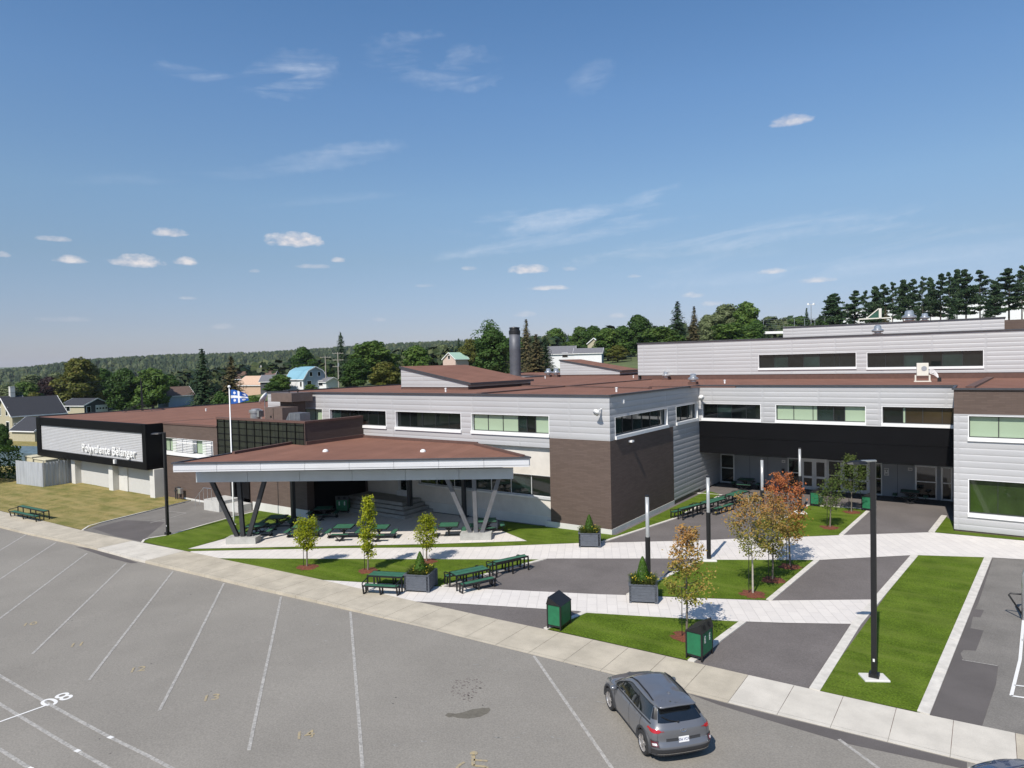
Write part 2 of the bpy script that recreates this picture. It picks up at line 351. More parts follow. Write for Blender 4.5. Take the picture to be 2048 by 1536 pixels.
M_PAVE = brick_mat('pale_pavers', (.64, .60, .56), (.595, .558, .525), (.50, .47, .44), .92, .46, .012, rot=-radians(28.2)+pi/2, uv='xy', bump=.004, var=.06)
M_WALK = mat('old_concrete', (.475, .422, .335), rough=.9, var=.10, vscale=.9, bump=.003, bscale=40, fine=.08, fscale=30)
M_WALK2 = mat('new_concrete', (.57, .53, .465), rough=.88, var=.07, vscale=1.1, bump=.003, bscale=40, fine=.06, fscale=30)
M_CURB = mat('curb_concrete', (.62, .585, .53), rough=.88, var=.1, vscale=2.5)
M_TURF = turf_mat('green_turf', (.095, .145, .014), (.060, .098, .008), (.135, .175, .030))
M_DRY = turf_mat('dry_lawn', (.270, .215, .085), (.135, .140, .040), (.330, .265, .120))
M_MULCH = mat('red_mulch', (.20, .060, .028), rough=.95, var=.25, vscale=14, bump=.03, bscale=30, fine=.4, fscale=40)
M_LINE = mat('worn_white_paint', (.42, .40, .37), rough=.85, var=.2, vscale=9, fine=.15, fscale=30)
M_LINEW = mat('fresh_white_paint', (.72, .71, .69), rough=.8, var=.05, vscale=8)
M_YEL = mat('worn_yellow_paint', (.40, .31, .16), rough=.85, col2=(.26, .235, .19), vscale=10)
M_GREEN = mat('green_recycled_plastic', (.042, .145, .088), rough=.62, var=.12, vscale=5, spec=.35)
M_BINGREEN = mat('green_bin_panel', (.012, .145, .062), rough=.6, var=.10, vscale=4)
M_PLANT = mat('slate_grey_wood', (.100, .112, .135), rough=.7, var=.14, vscale=6, stretch=(1, 1, 5))
M_STEEL = mat('galvanised_steel', (.62, .63, .64), rough=.3, metal=.8, var=.08)
M_STRUT = mat('charcoal_steel', (.030, .032, .036), rough=.4, var=.1)
M_CONC = mat('cast_concrete', (.42, .415, .39), rough=.9, var=.1, vscale=2)
M_STEP = mat('step_concrete', (.33, .32, .30), rough=.9, var=.1, vscale=1.5)
M_SOIL = mat('dark_soil', (.05, .035, .022), rough=1, var=.2, vscale=10)

def glass(name, col, rough=.04, spec=.8):
    m = mat(name, col, rough=rough, var=.25, vscale=.45, spec=spec*.6, coat=.25); return m
M_GDARK = glass('dark_window_glass', (.010, .014, .013))
M_GGRN = glass('green_tinted_glass', (.020, .038, .034))
M_GWARM = glass('warm_dark_glass', (.045, .032, .016))
M_BLIND = mat('blind_behind_glass', (.30, .385, .27), rough=.55, var=.02, vscale=.5, coat=.25)
# ================================================================== ground
def zlot(x, y=0):
    t = min(max((-19-x)/9, 0), 1); return zg(x) - .012 - .13*t*t*(3-2*t)
def sheet(name, pts, dz, material, zf=zg, thick=0.0, kind='structure', parent=None):
    """flat ground sheet through ground points, draped over the slightly tilted ground"""
    bm = bmesh.new(); vs = [bm.verts.new((p[0], p[1], 0)) for p in pts]; bm.faces.new(vs)
    xs = [p[0] for p in pts]; x = -64.0
    while x < -17.9:
        if min(xs) < x < max(xs):
            bmesh.ops.bisect_plane(bm, geom=bm.verts[:]+bm.edges[:]+bm.faces[:], plane_co=(x, 0, 0), plane_no=(1, 0, 0))
        x += 1.0 if x > -30 else 4.0
    bmesh.ops.recalc_face_normals(bm, faces=bm.faces[:])
    if sum(f.normal.z*f.calc_area() for f in bm.faces) < 0: bmesh.ops.reverse_faces(bm, faces=bm.faces[:])
    for v in bm.verts: v.co.z = zf(v.co.x, v.co.y) + dz
    if thick:
        be = [e for e in bm.edges if e.is_boundary]
        r = bmesh.ops.extrude_edge_only(bm, edges=be)
        for v in [q for q in r['geom'] if isinstance(q, bmesh.types.BMVert)]: v.co.z -= thick
        bmesh.ops.recalc_face_normals(bm, faces=bm.faces[:])
    me = bpy.data.meshes.new(name); bm.to_mesh(me); bm.free(); me.materials.append(material)
    o = bpy.data.objects.new(name, me); COL.objects.link(o)
    if kind: o['kind'] = kind
    if parent: o.parent = parent
    return o
def gp(*px): return [G(*p).xy for p in px]

# terrain far around: elevation by direction (photo column) and distance
def lerp(tab, x):
    if x <= tab[0][0]: return tab[0][1]
    for (a, b), (c, d) in zip(tab, tab[1:]):
        if x <= c: return b + (d-b)*(x-a)/(c-a)
    return tab[-1][1]
def sst(a, b, x): t = min(max((x-a)/(b-a), 0), 1); return t*t*(3-2*t)
T150 = [(-900,-3),(0,-1.4),(300,1.5),(600,5.6),(1050,8.4),(1250,10.2),(1600,13.5),(2048,15.5),(3600,22)]
T300 = [(-900,-6),(0,-3),(300,1.0),(600,5),(1050,12.5),(1250,15),(1600,17.5),(2048,20.5),(3600,30)]
T700 = [(-900,-22),(0,-20),(300,-14),(600,-4),(1050,14),(1300,20),(1700,30),(3600,40)]
TRIDGE = [(-900,6),(0,8),(60,12),(130,20),(180,25),(280,29),(415,32),(520,35),(660,40),(800,45),(940,48),(1100,52),(1500,50),(3600,60)]
def col_of(x, y):
    a = atan2(x*r0.x+y*r0.y, -x*r0.y+y*r0.x)      # angle right of the view axis
    return 1024 + FPX*math.tan(max(-1.2, min(1.2, a)))
def H(x, y):
    d = sqrt(x*x+y*y); fwd = -x*r0.y + y*r0.x
    if fwd < 0: return zg(x)
    c = col_of(x, y); near = zg(x) - .3
    k = sst(112, 150, d) if c < 420 else sst(95, 150, d)
    h = near + (lerp(T150, c)-near)*k
    h += (lerp(T300, c)-lerp(T150, c))*sst(150, 300, d)
    h += (lerp(T700, c)-lerp(T300, c))*sst(300, 700, d)
    h += (lerp(TRIDGE, c)-lerp(T700, c))*sst(750, 1450, d)
    h += (-40-lerp(TRIDGE, c))*sst(1600, 3000, d) + 105*sst(4200, 6500, d)
    return h + (noise.noise(Vector((x*.004, y*.004, 0)))*6 if d > 500 else 0)*sst(500, 1200, d)
M_GROUND = mat('rough_meadow', (.105, .125, .040), rough=1, col2=(.060, .085, .022), vscale=.03, fine=.25, fscale=.6)
def terrain():
    m = MB(); rad = [0, 20, 40, 60, 70]; d = 70
    while d < 9000: d *= 1.06; rad.append(d)
    na = 220; n = na+1
    for r in rad:
        for k in range(n):
            a = radians(-110 + 220*k/na); x = r*(cos(a)*-r0.y + sin(a)*r0.x); y = r*(cos(a)*r0.x + sin(a)*r0.y)
            z = H(x, y) if r > 70 else zg(x) - .35
            m.v.append((x, y, z))
    for i in range(len(rad)-1):
        for k in range(na): m.f.append((i*n+k, (i+1)*n+k, (i+1)*n+k+1, i*n+k+1)); m.m.append(0)
    # behind the camera
    b = len(m.v); m.v += [(-400, -60, -1.2), (400, -60, -1.0), (400, 5, -.8), (-400, 5, -1.2)]; m.f.append((b, b+1, b+2, b+3)); m.m.append(0)
    return struct(m.build('ground', M_GROUND, smooth=True))
terrain()

# parking lot
sheet('parking_lot', [(-110, -30), (30, -30), (30, 22.6), (-18, 22.6), (-34, 21.8), (-110, 22.2)], 0, M_LOT, zf=zlot)

# sidewalk: outer edge (lot side) and inner edge in the photograph
outer = [(-260,985),(0,1052),(51,1064.7),(165,1088.9),(279,1119),(421,1152),(500,1171),(634.6,1200.6),(760,1233),(886,1264),(1019,1297),(1214.8,1345),(1374,1384),(1480,1411),(1528,1423),(1685.4,1461),(1934,1521.8),(2100,1563)]
inner = [(-230,955),(0,1022),(89,1042),(165,1061),(282,1085),(376,1103),(520,1133),(644.7,1159.6),(828.5,1202.5),(960,1231),(1089,1258.3),(1235,1290),(1380,1323),(1570,1367),(1624.5,1378.3),(1839,1426.6),(1964.7,1453),(2048,1468.5),(2190,1500)]
OU = [G(*p).xy for p in outer]; IN = [G(*p).xy for p in inner]
def yat(poly, x):
    poly = sorted(poly, key=lambda p: p[0])
    for a, b in zip(poly, poly[1:]):
        if a[0] <= x <= b[0]: return a[1] + (b[1]-a[1])*(x-a[0])/(b[0]-a[0])
    return poly[0][1] if x < poly[0][0] else poly[-1][1]
def smooth_y(poly, x): return sum(yat(poly, x+k*.8) for k in (-2, -1, 0, 1, 2))/5
def sidewalk():
    m = MB(); x = -96.0; k = 0
    xj1, xj2 = G(1420, 1345).x, G(1950, 1475).x
    xl1, xl2 = G(225, 1085).x, G(330, 1110).x
    while x < 4.5:
        w = 1.52 if x > -48 else 3.2; g = .007
        z0, z1 = zg(x)+.002, zg(x+w)+.002
        mi = 1 if (xj1 <= x < xj2 or (xl1-.8 <= x < xl2-.8)) else 0
        q = 4; P = [(x+g+(w-2*g)*i/q) for i in range(q+1)]
        for a, b in zip(P, P[1:]):
            za, zb = zg(a)+.003, zg(b)+.003
            A = (a, smooth_y(OU, a), za); B = (b, smooth_y(OU, b), zb); C_ = (b, smooth_y(IN, b), zb); D = (a, smooth_y(IN, a), za)
            cb = .16                                        # curb stone along the lot, then the walk
            A2 = (a, A[1]+cb, za); B2 = (b, B[1]+cb, zb)
            m.quad(A, B, B2, A2, mi); m.quad((a, A2[1]+.008, za), (b, B2[1]+.008, zb), C_, D, mi)
            m.quad((a, A[1], za-.3), (b, B[1], zb-.3), B, A, mi)
        x += w; k += 1
    return struct(m.build('sidewalk', [M_WALK, M_WALK2]))
sidewalk()
# base under the walk so the joints read dark
sheet('walk_bed', [(x, smooth_y(OU, x)+.02) for x in range(-96, 5, 4)] + [(x, smooth_y(IN, x)) for x in range(4, -97, -4)], -.02, M_CURBR)

# courtyard asphalt under everything
sheet('courtyard_path', [(x, smooth_y(IN, x)+.0) for x in range(-56, 9, 4)] + [(8, 64), (-20.5, 64), (-20.5, 39.6), (-43, 39.6), (-43, 34), (-58, 34)], -.018, M_ASPH)
struct(bpy.data.objects['courtyard_path'])

I = lambda *px: gp(*px)
path1 = gp((376,1105),(383.4,1102.3),(680,1096.3),(860,1095),(959,1093.8),(1153.5,1086.2),(1201.9,1085.4),(1394.8,1080.9),(1501.5,1075.8),(1608.5,1073.3),(1682,1070.2),(1863,1064.4),(2048,1081.4),(2200,1096),(2200,1128),(2046,1118.5),(1980,1114.7),(1829,1110),(1634,1120),(1435.5,1119.5),(1359,1117),(1095,1117.2),(1076,1118.8),(797,1118.2),(680,1117.9),(436.5,1116.5))
sheet('paved_path', path1, 0.0, M_PAVE)
path2 = gp((644,1160.0),(680,1161.8),(720.6,1164.4),(880,1173),(964.4,1177.6),(1200,1188.5),(1250.6,1190),(1392.8,1196),(1535.6,1201),(1754,1198.8),(1713.4,1247.8),(1570,1245.5),(1481.6,1242.5),(1169.3,1225.2),(1157.3,1222),(828.5,1202.5))
sheet('paved_path', path2, 0.0, M_PAVE)
slab = gp((375.5,1097.6),(459,1074.5),(524,1054),(575,1038.5)) + [(-43.2, 33.3), (-42.7, 39.3), (-29.0, 39.25)] + gp((994.8,1057.7),(1054.5,1081.9),(860,1088))
sheet('canopy_terrace', slab, 0.004, M_PAVE)

def turf(px, extra_before=(), extra_after=(), mat_=None, name='turf'):
    return sheet(name, list(extra_before)+gp(*px)+list(extra_after), .012, mat_ or M_TURF)
# left of the terrace, round the flagpole
turf([(376,1103),(375.5,1097.8),(459,1074.8),(524,1054.3),(575,1038.7),(600,1031)], (), [(-43.4, 33.33), (-49.0, 33.33)] + gp((535.5,1017.4),(472,1032),(340,1069.8),(300,1077),(285,1084)))
# thin strip between the terrace and the upper path, widening to the planter and on along the east wall
turf([(376,1103),(375.5,1098.5),(860,1088.6),(1054.5,1082.4),(994.8,1058)], (), [(-28.6, 39.24), (-19.6, 39.24), (-19.6, 56.6)] + gp((1443,989.7),(1349,1037),(1201.9,1085.2),(1153.5,1086.3),(959,1093.9),(860,1095.1),(680,1096.4),(383.4,1102.4)))
turf([(438,1117),(797,1118.4),(1076,1119),(1090,1118),(954,1153),(882,1173.2),(720.6,1164.3),(647,1160.2),(520,1133.5)])
turf([(1169.3,1225.4),(1481.6,1242.8),(1486.5,1243.2),(1382.4,1322.5),(1235,1289.5),(1091.5,1258)])
turf([(1398,1119.8),(1435.5,1119.8),(1634,1120.2),(1537,1200.8),(1392.8,1195.8),(1256,1190),(1316,1161.0)])
turf([(1502,1075.7),(1555,1044),(1614,1013),(1618,1009.5),(1713,1016),(1738,1020.5),(1682,1070.1),(1608.5,1073.2)])
turf([(1829.5,1110.6),(1975,1115),(1841,1425.5),(1734,1403),(1634.6,1380.7)])
turf([(1863,1064.2),(1888.6,1031.4)], (), [(-1.9, 53.5), (-1.82, 50.9), (3.9, 50.9)] + gp((2180,1093),(2048,1081.2)))

def curb(px, w=.22, h=.03, close=False):
    """pale concrete edging along a polyline"""
    P = [G(*p) for p in px]; m = MB(); n = len(P)
    L_, R_ = [], []
    for i in range(n):
        d = (P[min(i+1, n-1)]-P[max(i-1, 0)]); d.z = 0; d.normalize(); s = Vector((-d.y, d.x, 0))*(w/2)
        L_.append(P[i]+s); R_.append(P[i]-s)
    for i in range(n-1):
        seg = (P[i+1]-P[i]).length; k = max(1, int(seg/3))
        for j in range(k):
            a, b = (j+.004)/k, (j+.996)/k
            q = [L_[i].lerp(L_[i+1], a), L_[i].lerp(L_[i+1], b), R_[i].lerp(R_[i+1], b), R_[i].lerp(R_[i+1], a)]
            zs = [zg(v.x)+h for v in q]; base = len(m.v)
            m.v += [(v.x, v.y, z) for v, z in zip(q, zs)] + [(v.x, v.y, z-.12) for v, z in zip(q, zs)]
            m.f += [tuple(base+t for t in f) for f in ((0,3,2,1),(0,1,5,4),(2,3,7,6),(1,2,6,5),(3,0,4,7))]; m.m += [0]*5
    return struct(m.build('curb', M_CURB))
curb([(284,1085.5),(288,1080),(299.6,1076),(340,1069.8),(400,1052),(472,1032),(535.5,1017.4)], .16)
curb([(1201.9,1085),(1349,1037),(1443,989.7),(1394,986)], .2)
curb([(1091,1117.6),(954,1153.5),(884,1173)], .2)
curb([(1169.3,1225),(1130,1241.5),(1091,1258)], .22)
curb([(1486.7,1243),(1450,1270),(1381.5,1323)], .26)
curb([(1169.3,1225),(1330,1234.5),(1481.6,1242.8)], .09, .015)
curb([(1400,1120),(1316,1161),(1256,1190)], .22)
curb([(1634,1120.4),(1537.5,1201)], .26)
curb([(1501.5,1075.6),(1555,1044),(1616,1010.5),(1713,1016.4),(1738,1020.5)], .22)
curb([(1738,1020.5),(1682,1070.5)], .26)
curb([(1829.4,1110.6),(1754,1199),(1713,1248),(1629,1380)], .34)
curb([(1976.5,1115),(1846.5,1427)], .34)
curb([(1888.6,1031.2),(1863,1064.2)], .34)
curb([(165,1060.5),(178,1052),(205,1044.5),(300,1021),(400,996)], .14)

# court asphalt to the right with old patches and lines
sheet('court_asphalt', gp((1976,1115),(2046,1118.5),(2230,1130),(2230,1506),(2048,1469),(1964.7,1453.5),(1846,1427.5)), -.010, M_ASPH3)
sheet('asphalt_patch', gp((1976,1116),(1986,1117),(1957,1205),(1950,1218),(1968,1220),(1961,1234),(1946,1233),(1941,1256),(1967.5,1260.5),(1952,1301),(1927,1299.5),(1921,1306),(1926,1318),(1996.5,1331.5),(1992,1368),(1964,1452.5),(1850,1427.5)), -.004, M_ASPH2)
# driveway asphalt to the left
drv = gp((165,1061),(178,1053),(205,1045.5),(300,1022.2),(400,997.5)) + [(-57, 33.5), (-48, 33.5)] + gp((535.5,1017.2),(472,1031.5),(340,1069.4),(300,1076.6),(285,1083.6),(280,1084.6))
sheet('driveway', drv, -.008, M_ASPH3)
sheet('asphalt_patch', gp((185,1056.5),(250,1040),(330,1044),(283,1083),(230,1072)), -.004, M_ASPH2)
# strip of new asphalt in front of the renewed slabs
sheet('asphalt_patch', gp((1376,1386.5),(1528,1425),(1685.4,1463),(1934,1524),(1934,1538),(1700,1488),(1528,1437),(1440,1410)), .004, M_ASPH2, zf=zlot)
sheet('asphalt_patch', gp((150,1089),(195,1094),(276,1121),(262,1122),(220,1112)), .004, M_ASPH2, zf=zlot)

# dry lawn berm on the left
def lawn():
    edge = gp((165,1060.5),(205,1044.5),(300,1021),(400,996)) + [(-58, 33.3), (-70, 33.3), (-97, 33.3), (-97, 45), (-150, 60), (-150, 24)]
    bx = [(-150, smooth_y(IN, -90)), (-96, smooth_y(IN, -96))] + [(x, smooth_y(IN, x)) for x in (-88, -80, -74, -68, -62)]
    poly = edge + bx; bm = bmesh.new(); f = bm.faces.new([bm.verts.new((p[0], p[1], 0)) for p in poly])
    for x in [-150+2*i for i in range(60)]:
        bmesh.ops.bisect_plane(bm, geom=bm.verts[:]+bm.edges[:]+bm.faces[:], plane_co=(x, 0, 0), plane_no=(1, 0, 0))
    for y in [20+i for i in range(42)]:
        bmesh.ops.bisect_plane(bm, geom=bm.verts[:]+bm.edges[:]+bm.faces[:], plane_co=(0, y, 0), plane_no=(0, 1, 0))
    for v in bm.verts:
        x, y = v.co.x, v.co.y
        t = sst(23.5, 28, y)*sst(-53, -60, x) if y < 34 else 1
        v.co.z = zg(x) + .015 + t*.03 + noise.noise(Vector((x*.15, y*.3, 2)))*.05*t
    bmesh.ops.recalc_face_normals(bm, faces=bm.faces[:])
    if sum(f.normal.z for f in bm.faces) < 0: bmesh.ops.reverse_faces(bm, faces=bm.faces[:])
    me = bpy.data.meshes.new('dry_lawn'); bm.to_mesh(me); bm.free(); me.materials.append(M_DRY)
    for p in me.polygons: p.use_smooth = True
    o = bpy.data.objects.new('dry_lawn', me); COL.objects.link(o); struct(o)
lawn()

# painted lines
def stripe(px, w, material, name='painted_line', dz=.008):
    P = [G(*p).xy for p in px]; m = MB()
    for a, b in zip(P, P[1:]):
        d = (b-a).normalized(); s = Vector((-d.y, d.x))*(w/2)
        n = max(1, int((b-a).length/.45))
        for k in range(n):
            p, q = a.lerp(b, k/n), a.lerp(b, (k+1)/n)
            m.quad(*[(v.x, v.y, zlot(v.x)+dz) for v in (p-s, q-s, q+s, p+s)])
    o = m.build(name, material); struct(o); return o
for a, b in [((52,1065.5),(-60,1132)),((111.7,1081),(-60,1192)),((173.9,1102.5),(-60,1275)),((251.4,1122.5),(64.7,1300.9)),((345.8,1138),(177.7,1352.9)),((448,1161),(318.7,1417.7)),
             ((562,1188),(497.7,1500.2)),((700.6,1219.5),(727,1560)),((1067.6,1311),(1236,1553)),((1677.8,1478),(1790,1560))]:
    stripe([a, b], .11, M_LINE)
stripe([(-60,1310),(96.5,1400),(220.9,1472.3),(380,1556)], .12, M_LINE)
stripe([(-60,1363),(38,1424),(154.9,1499),(250,1556)], .12, M_LINE)
stripe([(-60,1452),(61,1534.5),(100,1560)], .12, M_LINE)
stripe([(-60,1457),(99,1401)], .09, M_LINEW, dz=.012)
for c in ((220.9,1472.3),(154.9,1499),(60,1534)):
    stripe([(c[0]-4,c[1]-1.5),(c[0]+4,c[1]+1.5)], .13, M_LINEW, dz=.016)
# lines at the right court and on the driveway
def stripe2(px, w, material, dz=.004):
    o = stripe(px, w, material)
    for v in o.data.vertices: v.co.z = zg(v.co.x)+dz
stripe2([(2050,1205),(2040,1320),(2022.5,1391.5),(2060,1397)], .1, M_LINEW); stripe2([(2029,1370.5),(2070,1375)], .08, M_LINEW); stripe2([(2043,1280),(2080,1284)], .08, M_LINEW)
stripe2([(1924,1319.5),(1995,1331.5)], .05, M_LINE, .003)
stripe2([(337,1022.5),(372,1026),(340,1036),(300,1046)], .09, M_LINE)

def text_on_ground(txt, px, px_dir, size, material, dz=.012, back=False, name='painted_number'):
    cu = bpy.data.curves.new(name, 'FONT'); cu.body = txt; cu.size = size; cu.align_x = 'CENTER'; cu.align_y = 'CENTER'; cu.offset = size*.012
    tmp = bpy.data.objects.new('tmp', cu); COL.objects.link(tmp); dg = bpy.context.evaluated_depsgraph_get()
    me = bpy.data.meshes.new_from_object(tmp.evaluated_get(dg)); bpy.data.objects.remove(tmp)
    c = G(*px); e = G(*px_dir); a = atan2(e.y-c.y, e.x-c.x)
    o = bpy.data.objects.new(name, me); COL.objects.link(o); me.materials.clear(); me.materials.append(material)
    o.location = (c.x, c.y, zlot(c.x)+dz); o.rotation_euler.z = a; struct(o); return o
for t, c in (('10',(58.4,1242.5)),('11',(153.6,1283)),('12',(274,1332.6)),('13',(421.5,1393.6)),('14',(609,1469.7))):
    text_on_ground(t, c, (c[0]+26, c[1]-4), .62, M_YEL)
text_on_ground('80', (112,1391), (86,1401), .95, M_LINEW)
# yellow wheelchair symbol at the bottom edge
def wheelchair():
    c = G(952, 1518); e = G(985, 1520); a = atan2(e.y-c.y, e.x-c.x); m = MB(); z = .012
    def P(x, y): return Vector((x*cos(a)-y*sin(a), x*sin(a)+y*cos(a), 0))
    def seg(a_, b_, w):
        a2, b2 = P(*a_), P(*b_); d = (b2-a2).normalized(); s = Vector((-d.y, d.x, 0))*(w/2); m.quad(a2-s, b2-s, b2+s, a2+s)
    m.add([P(-.12+.11*cos(t*pi/6), .28+.11*sin(t*pi/6)) for t in range(12)], [tuple(range(12))])
    seg((-.12,.2),(-.02,-.32),.11); seg((-.06,-.04),(.34,-.05),.08); seg((-.02,-.3),(.36,-.34),.09); seg((.36,-.34),(.5,-.75),.1)
    pts = [(-.02+.42*cos(t), -.5+.42*sin(t)) for t in [radians(130+i*17) for i in range(12)]]
    for p, q in zip(pts, pts[1:]): seg(p, q, .08)
    o = m.build('painted_symbol', M_YEL); o.location = (c.x, c.y, zlot(c.x)+z); struct(o)
wheelchair()
# wet stain and rusty spots
M_WET = mat('damp_stain', (.145, .130, .103), rough=.8, var=.12, vscale=6)
wet = gp((890,1430),(896,1425),(910,1427),(925,1424.5),(945,1418),(965,1415.5),(978,1415),(981,1419),(975,1426),(960,1433),(935,1436.5),(915,1435),(905,1432.5),(898,1434.5))
sheet('damp_patch', wet, .006, M_WET, zf=zlot)
M_SPOT = mat('reddish_stain', (.175, .150, .138), rough=.9, var=.1, vscale=9)
def spots():
    m = MB(); rr = random.Random(3)
    for i in range(95):
        a = rr.random()*2*pi; q = sqrt(rr.random()); p = G(936+36*q*cos(a), 1378+24*q*sin(a)); s = rr.uniform(.015, .05)
        m.add([(p.x+s*cos(t*pi/3+a), p.y+s*sin(t*pi/3+a)*rr.uniform(.6, 1), zlot(p.x)+.006) for t in range(6)], [tuple(range(6))])
    struct(m.build('stain_spots', M_SPOT))
spots()
# chalky scuffs
M_SCUFF = mat('chalk_scuff', (.33, .32, .30), rough=.9, var=.2, vscale=12, fine=.3, fscale=40)
def scuffs():
    m = MB(); rr = random.Random(11)
    for cx, cy, n in ((430,1180,9),(620,1260,9),(1000,1330,7),(1250,1400,8),(820,1480,6),(300,1220,5),(1050,1480,7),(1560,1470,6),(700,1330,4)):
        for i in range(n):
            p = G(cx+rr.gauss(0, 45), cy+rr.gauss(0, 16)); a = rr.gauss(.6, .35); l = rr.uniform(.06, .24); w = rr.uniform(.01, .035); k = 7
            ring = [(l*cos(t*2*pi/k)*rr.uniform(.6, 1), w*sin(t*2*pi/k)*rr.uniform(.5, 1)) for t in range(k)]
            if zlot(p.x) and p.y < smooth_y(OU, p.x)-.4:
                m.add([(p.x+u*cos(a)-v*sin(a), p.y+u*sin(a)+v*cos(a), zlot(p.x)+.005) for u, v in ring], [tuple(range(k))])
    struct(m.build('scuff_marks', M_SCUFF))
scuffs()

# ================================================================== the school
YA, XB, YC, YR, YW = 39.26, -19.89, 55.7, 61.0, 50.78
ZT = 8.96
school = thing('school_building', 'large flat-roofed school clad in silver metal panels, brown brick and black panels', 'school', (-20, 50, 0))
def bld(m, name, mats, parent=school, **k): return m.build(name, mats, parent, world=True, **k)
def wall(name, axis, c, rects, holes, material, parent=school, face=-1):
    """wall in the plane axis=c as quads over rects (u0,u1,z0,z1) minus holes; face = outward sign"""
    us = sorted({v for r in rects+holes for v in r[:2]}); zs = sorted({v for r in rects+holes for v in r[2:]}); m = MB()
    for a, b in zip(us, us[1:]):
        for p, q in zip(zs, zs[1:]):
            mu, mz = (a+b)/2, (p+q)/2
            if any(r[0] < mu < r[1] and r[2] < mz < r[3] for r in rects) and not any(r[0] < mu < r[1] and r[2] < mz < r[3] for r in holes):
                if axis == 'y': Q = [(a, c, p), (b, c, p), (b, c, q), (a, c, q)]
                else: Q = [(c, a, p), (c, b, p), (c, b, q), (c, a, q)]
                flip = (axis == 'y' and face > 0) or (axis == 'x' and face < 0)
                m.quad(*(Q[::-1] if flip else Q))
    return bld(m, name, material, parent)
def window(axis, c, u0, u1, z0, z1, panes, depth=.28, sill=.22, proud=.03, jamb=.05, face=-1, parent=school, mull=.05, frame_mat=None, name='window', mid=None):
    """framed ribbon window; panes = [(width share, material)]"""
    fm = frame_mat or M_WHITE; s = face
    def bx(m, a, b, p, q, d0, d1, mi=0):
        if axis == 'y': m.box(a, c+s*d0, p, b, c+s*d1, q, mi)
        else: m.box(c+s*d0, a, p, c+s*d1, b, q, mi)
    m = MB()
    # lining of the reveal, white, thin; sloping sill piece
    bx(m, u0-jamb, u0, z0-sill, z1+.03, -depth, proud*.5); bx(m, u1, u1+jamb, z0-sill, z1+.03, -depth, proud*.5)
    bx(m, u0, u1, z1, z1+.03, -depth, proud*.5)
    bx(m, u0-jamb-.02, u1+jamb+.02, z0-sill, z0-.002, -depth, proud+.08)
    f = bld(m, name, fm, parent)
    tot = sum(p[0] for p in panes); u = u0; mm = MB()
    for w, pm in panes:
        v = u + (u1-u0)*w/tot; p = MB(); bx(p, u, v, z0, z1, -depth-.02, -depth)
        q = p.build('pane', pm); q.parent = f
        q.data.transform(Matrix.Translation(-parent.location)) if parent else None
        bx(mm, v-mull/2, v+mull/2, z0, z1, -depth, -depth+.04)
        u = v
    bx(mm, u0, u0+.05, z0, z1, -depth, -depth+.045); bx(mm, u0, u1, z1-.05, z1, -depth, -depth+.045); bx(mm, u0, u1, z0, z0+.05, -depth, -depth+.045)
    if mid: bx(mm, u0, u1, mid-.035, mid+.035, -depth, -depth+.05)
    q = mm.build('mullions', M_STRUT if frame_mat is None else frame_mat); q.parent = f; q.data.transform(Matrix.Translation(-parent.location))
    return f
D, GR, WM, BL = M_GDARK, M_GGRN, M_GWARM, M_BLIND
# ---- front wall A
wA = [(-51.55,-47.8,6.3,7.52),(-46.8,-40.0,6.3,7.52),(-38.9,-32.2,6.3,7.52),(-31.15,-24.5,6.3,7.52)]
wall('silver_wall', 'y', YA, [(-55.5, XB, 5.36, ZT)], wA + [(-24.47, XB, 5.0, 6.05)], M_METAL)
window('y', YA, *wA[0], [(1,BL),(1.1,BL),(1,BL)])
window('y', YA, *wA[1], [(1,GR),(1,D),(1,D),(1,D),(1,D),(1,D)], mull=.03)
window('y', YA, *wA[2], [(1,D),(1,D),(1,D),(1,D),(1,D)], mull=.03)
window('y', YA, *wA[3], [(1.1,BL),(1.1,BL),(1.1,BL),(.6,GR),(.6,D),(1,BL)])
# brick corner block
m = MB(); z0, z1 = .33, 6.05
m.quad((-24.47, YA, z0), (XB, YA, z0), (XB, YA, z1), (-24.47, YA, z1))
bld(m, 'brick_wall', M_BRICK)
m = MB(); m.quad((XB, YA, z0), (XB, 49.93, z0), (XB, 49.93, z1), (XB, YA, z1)); bld(m, 'brick_wall', M_BRICK)
# ground storey under A: stucco, ribbon of dark glass, foundation
YS = YA+.32
wall('stucco_wall', 'y', YS, [(-43, -24.47, .5, 5.4)], [(-36.9, -24.47, 1.80, 3.36), (-44, -43.5, 1.0, 3.3)], M_STUC)
window('y', YS, -36.85, -24.55, 1.86, 3.34, [(1,D),(1,D),(1,D),(1,GR),(1,D),(1,GR),(1,D)], depth=.18, sill=.12, jamb=.03, mull=.05, frame_mat=M_ALU)
m = MB(); m.box(-43, YS-.05, -.6, -24.5, YS+.3, .52); m.box(-24.9, YA-.03, -.5, XB+.03, YA+.3, .33); m.box(XB-.3, YA+.3, -.5, XB+.03, 49.93, .33); bld(m, 'foundation', M_FOUND)
# ---- east wall B
wB = [(40.05,48.8,6.28,7.5),(50.6,55.3,6.28,7.5)]
wall('silver_wall', 'x', XB, [(YA, YC, 6.05, ZT), (49.93, YC, .30, 6.05)], wB, M_METAL, face=1)
wall('silver_wall', 'x', XB, [(YC, YR, .10, 3.38)], [], M_METAL, face=1)
m = MB(); m.box(XB-.3, 49.93, -.3, XB-.03, YR, .30); bld(m, 'foundation', M_STRUT)
window('x', XB, *wB[0], [(1,GR),(1,D),(1,GR),(.9,D),(1,GR),(.7,GR)], face=1, mull=.05)
window('x', XB, *wB[1], [(1,GR),(.9,D),(1,GR)], face=1)
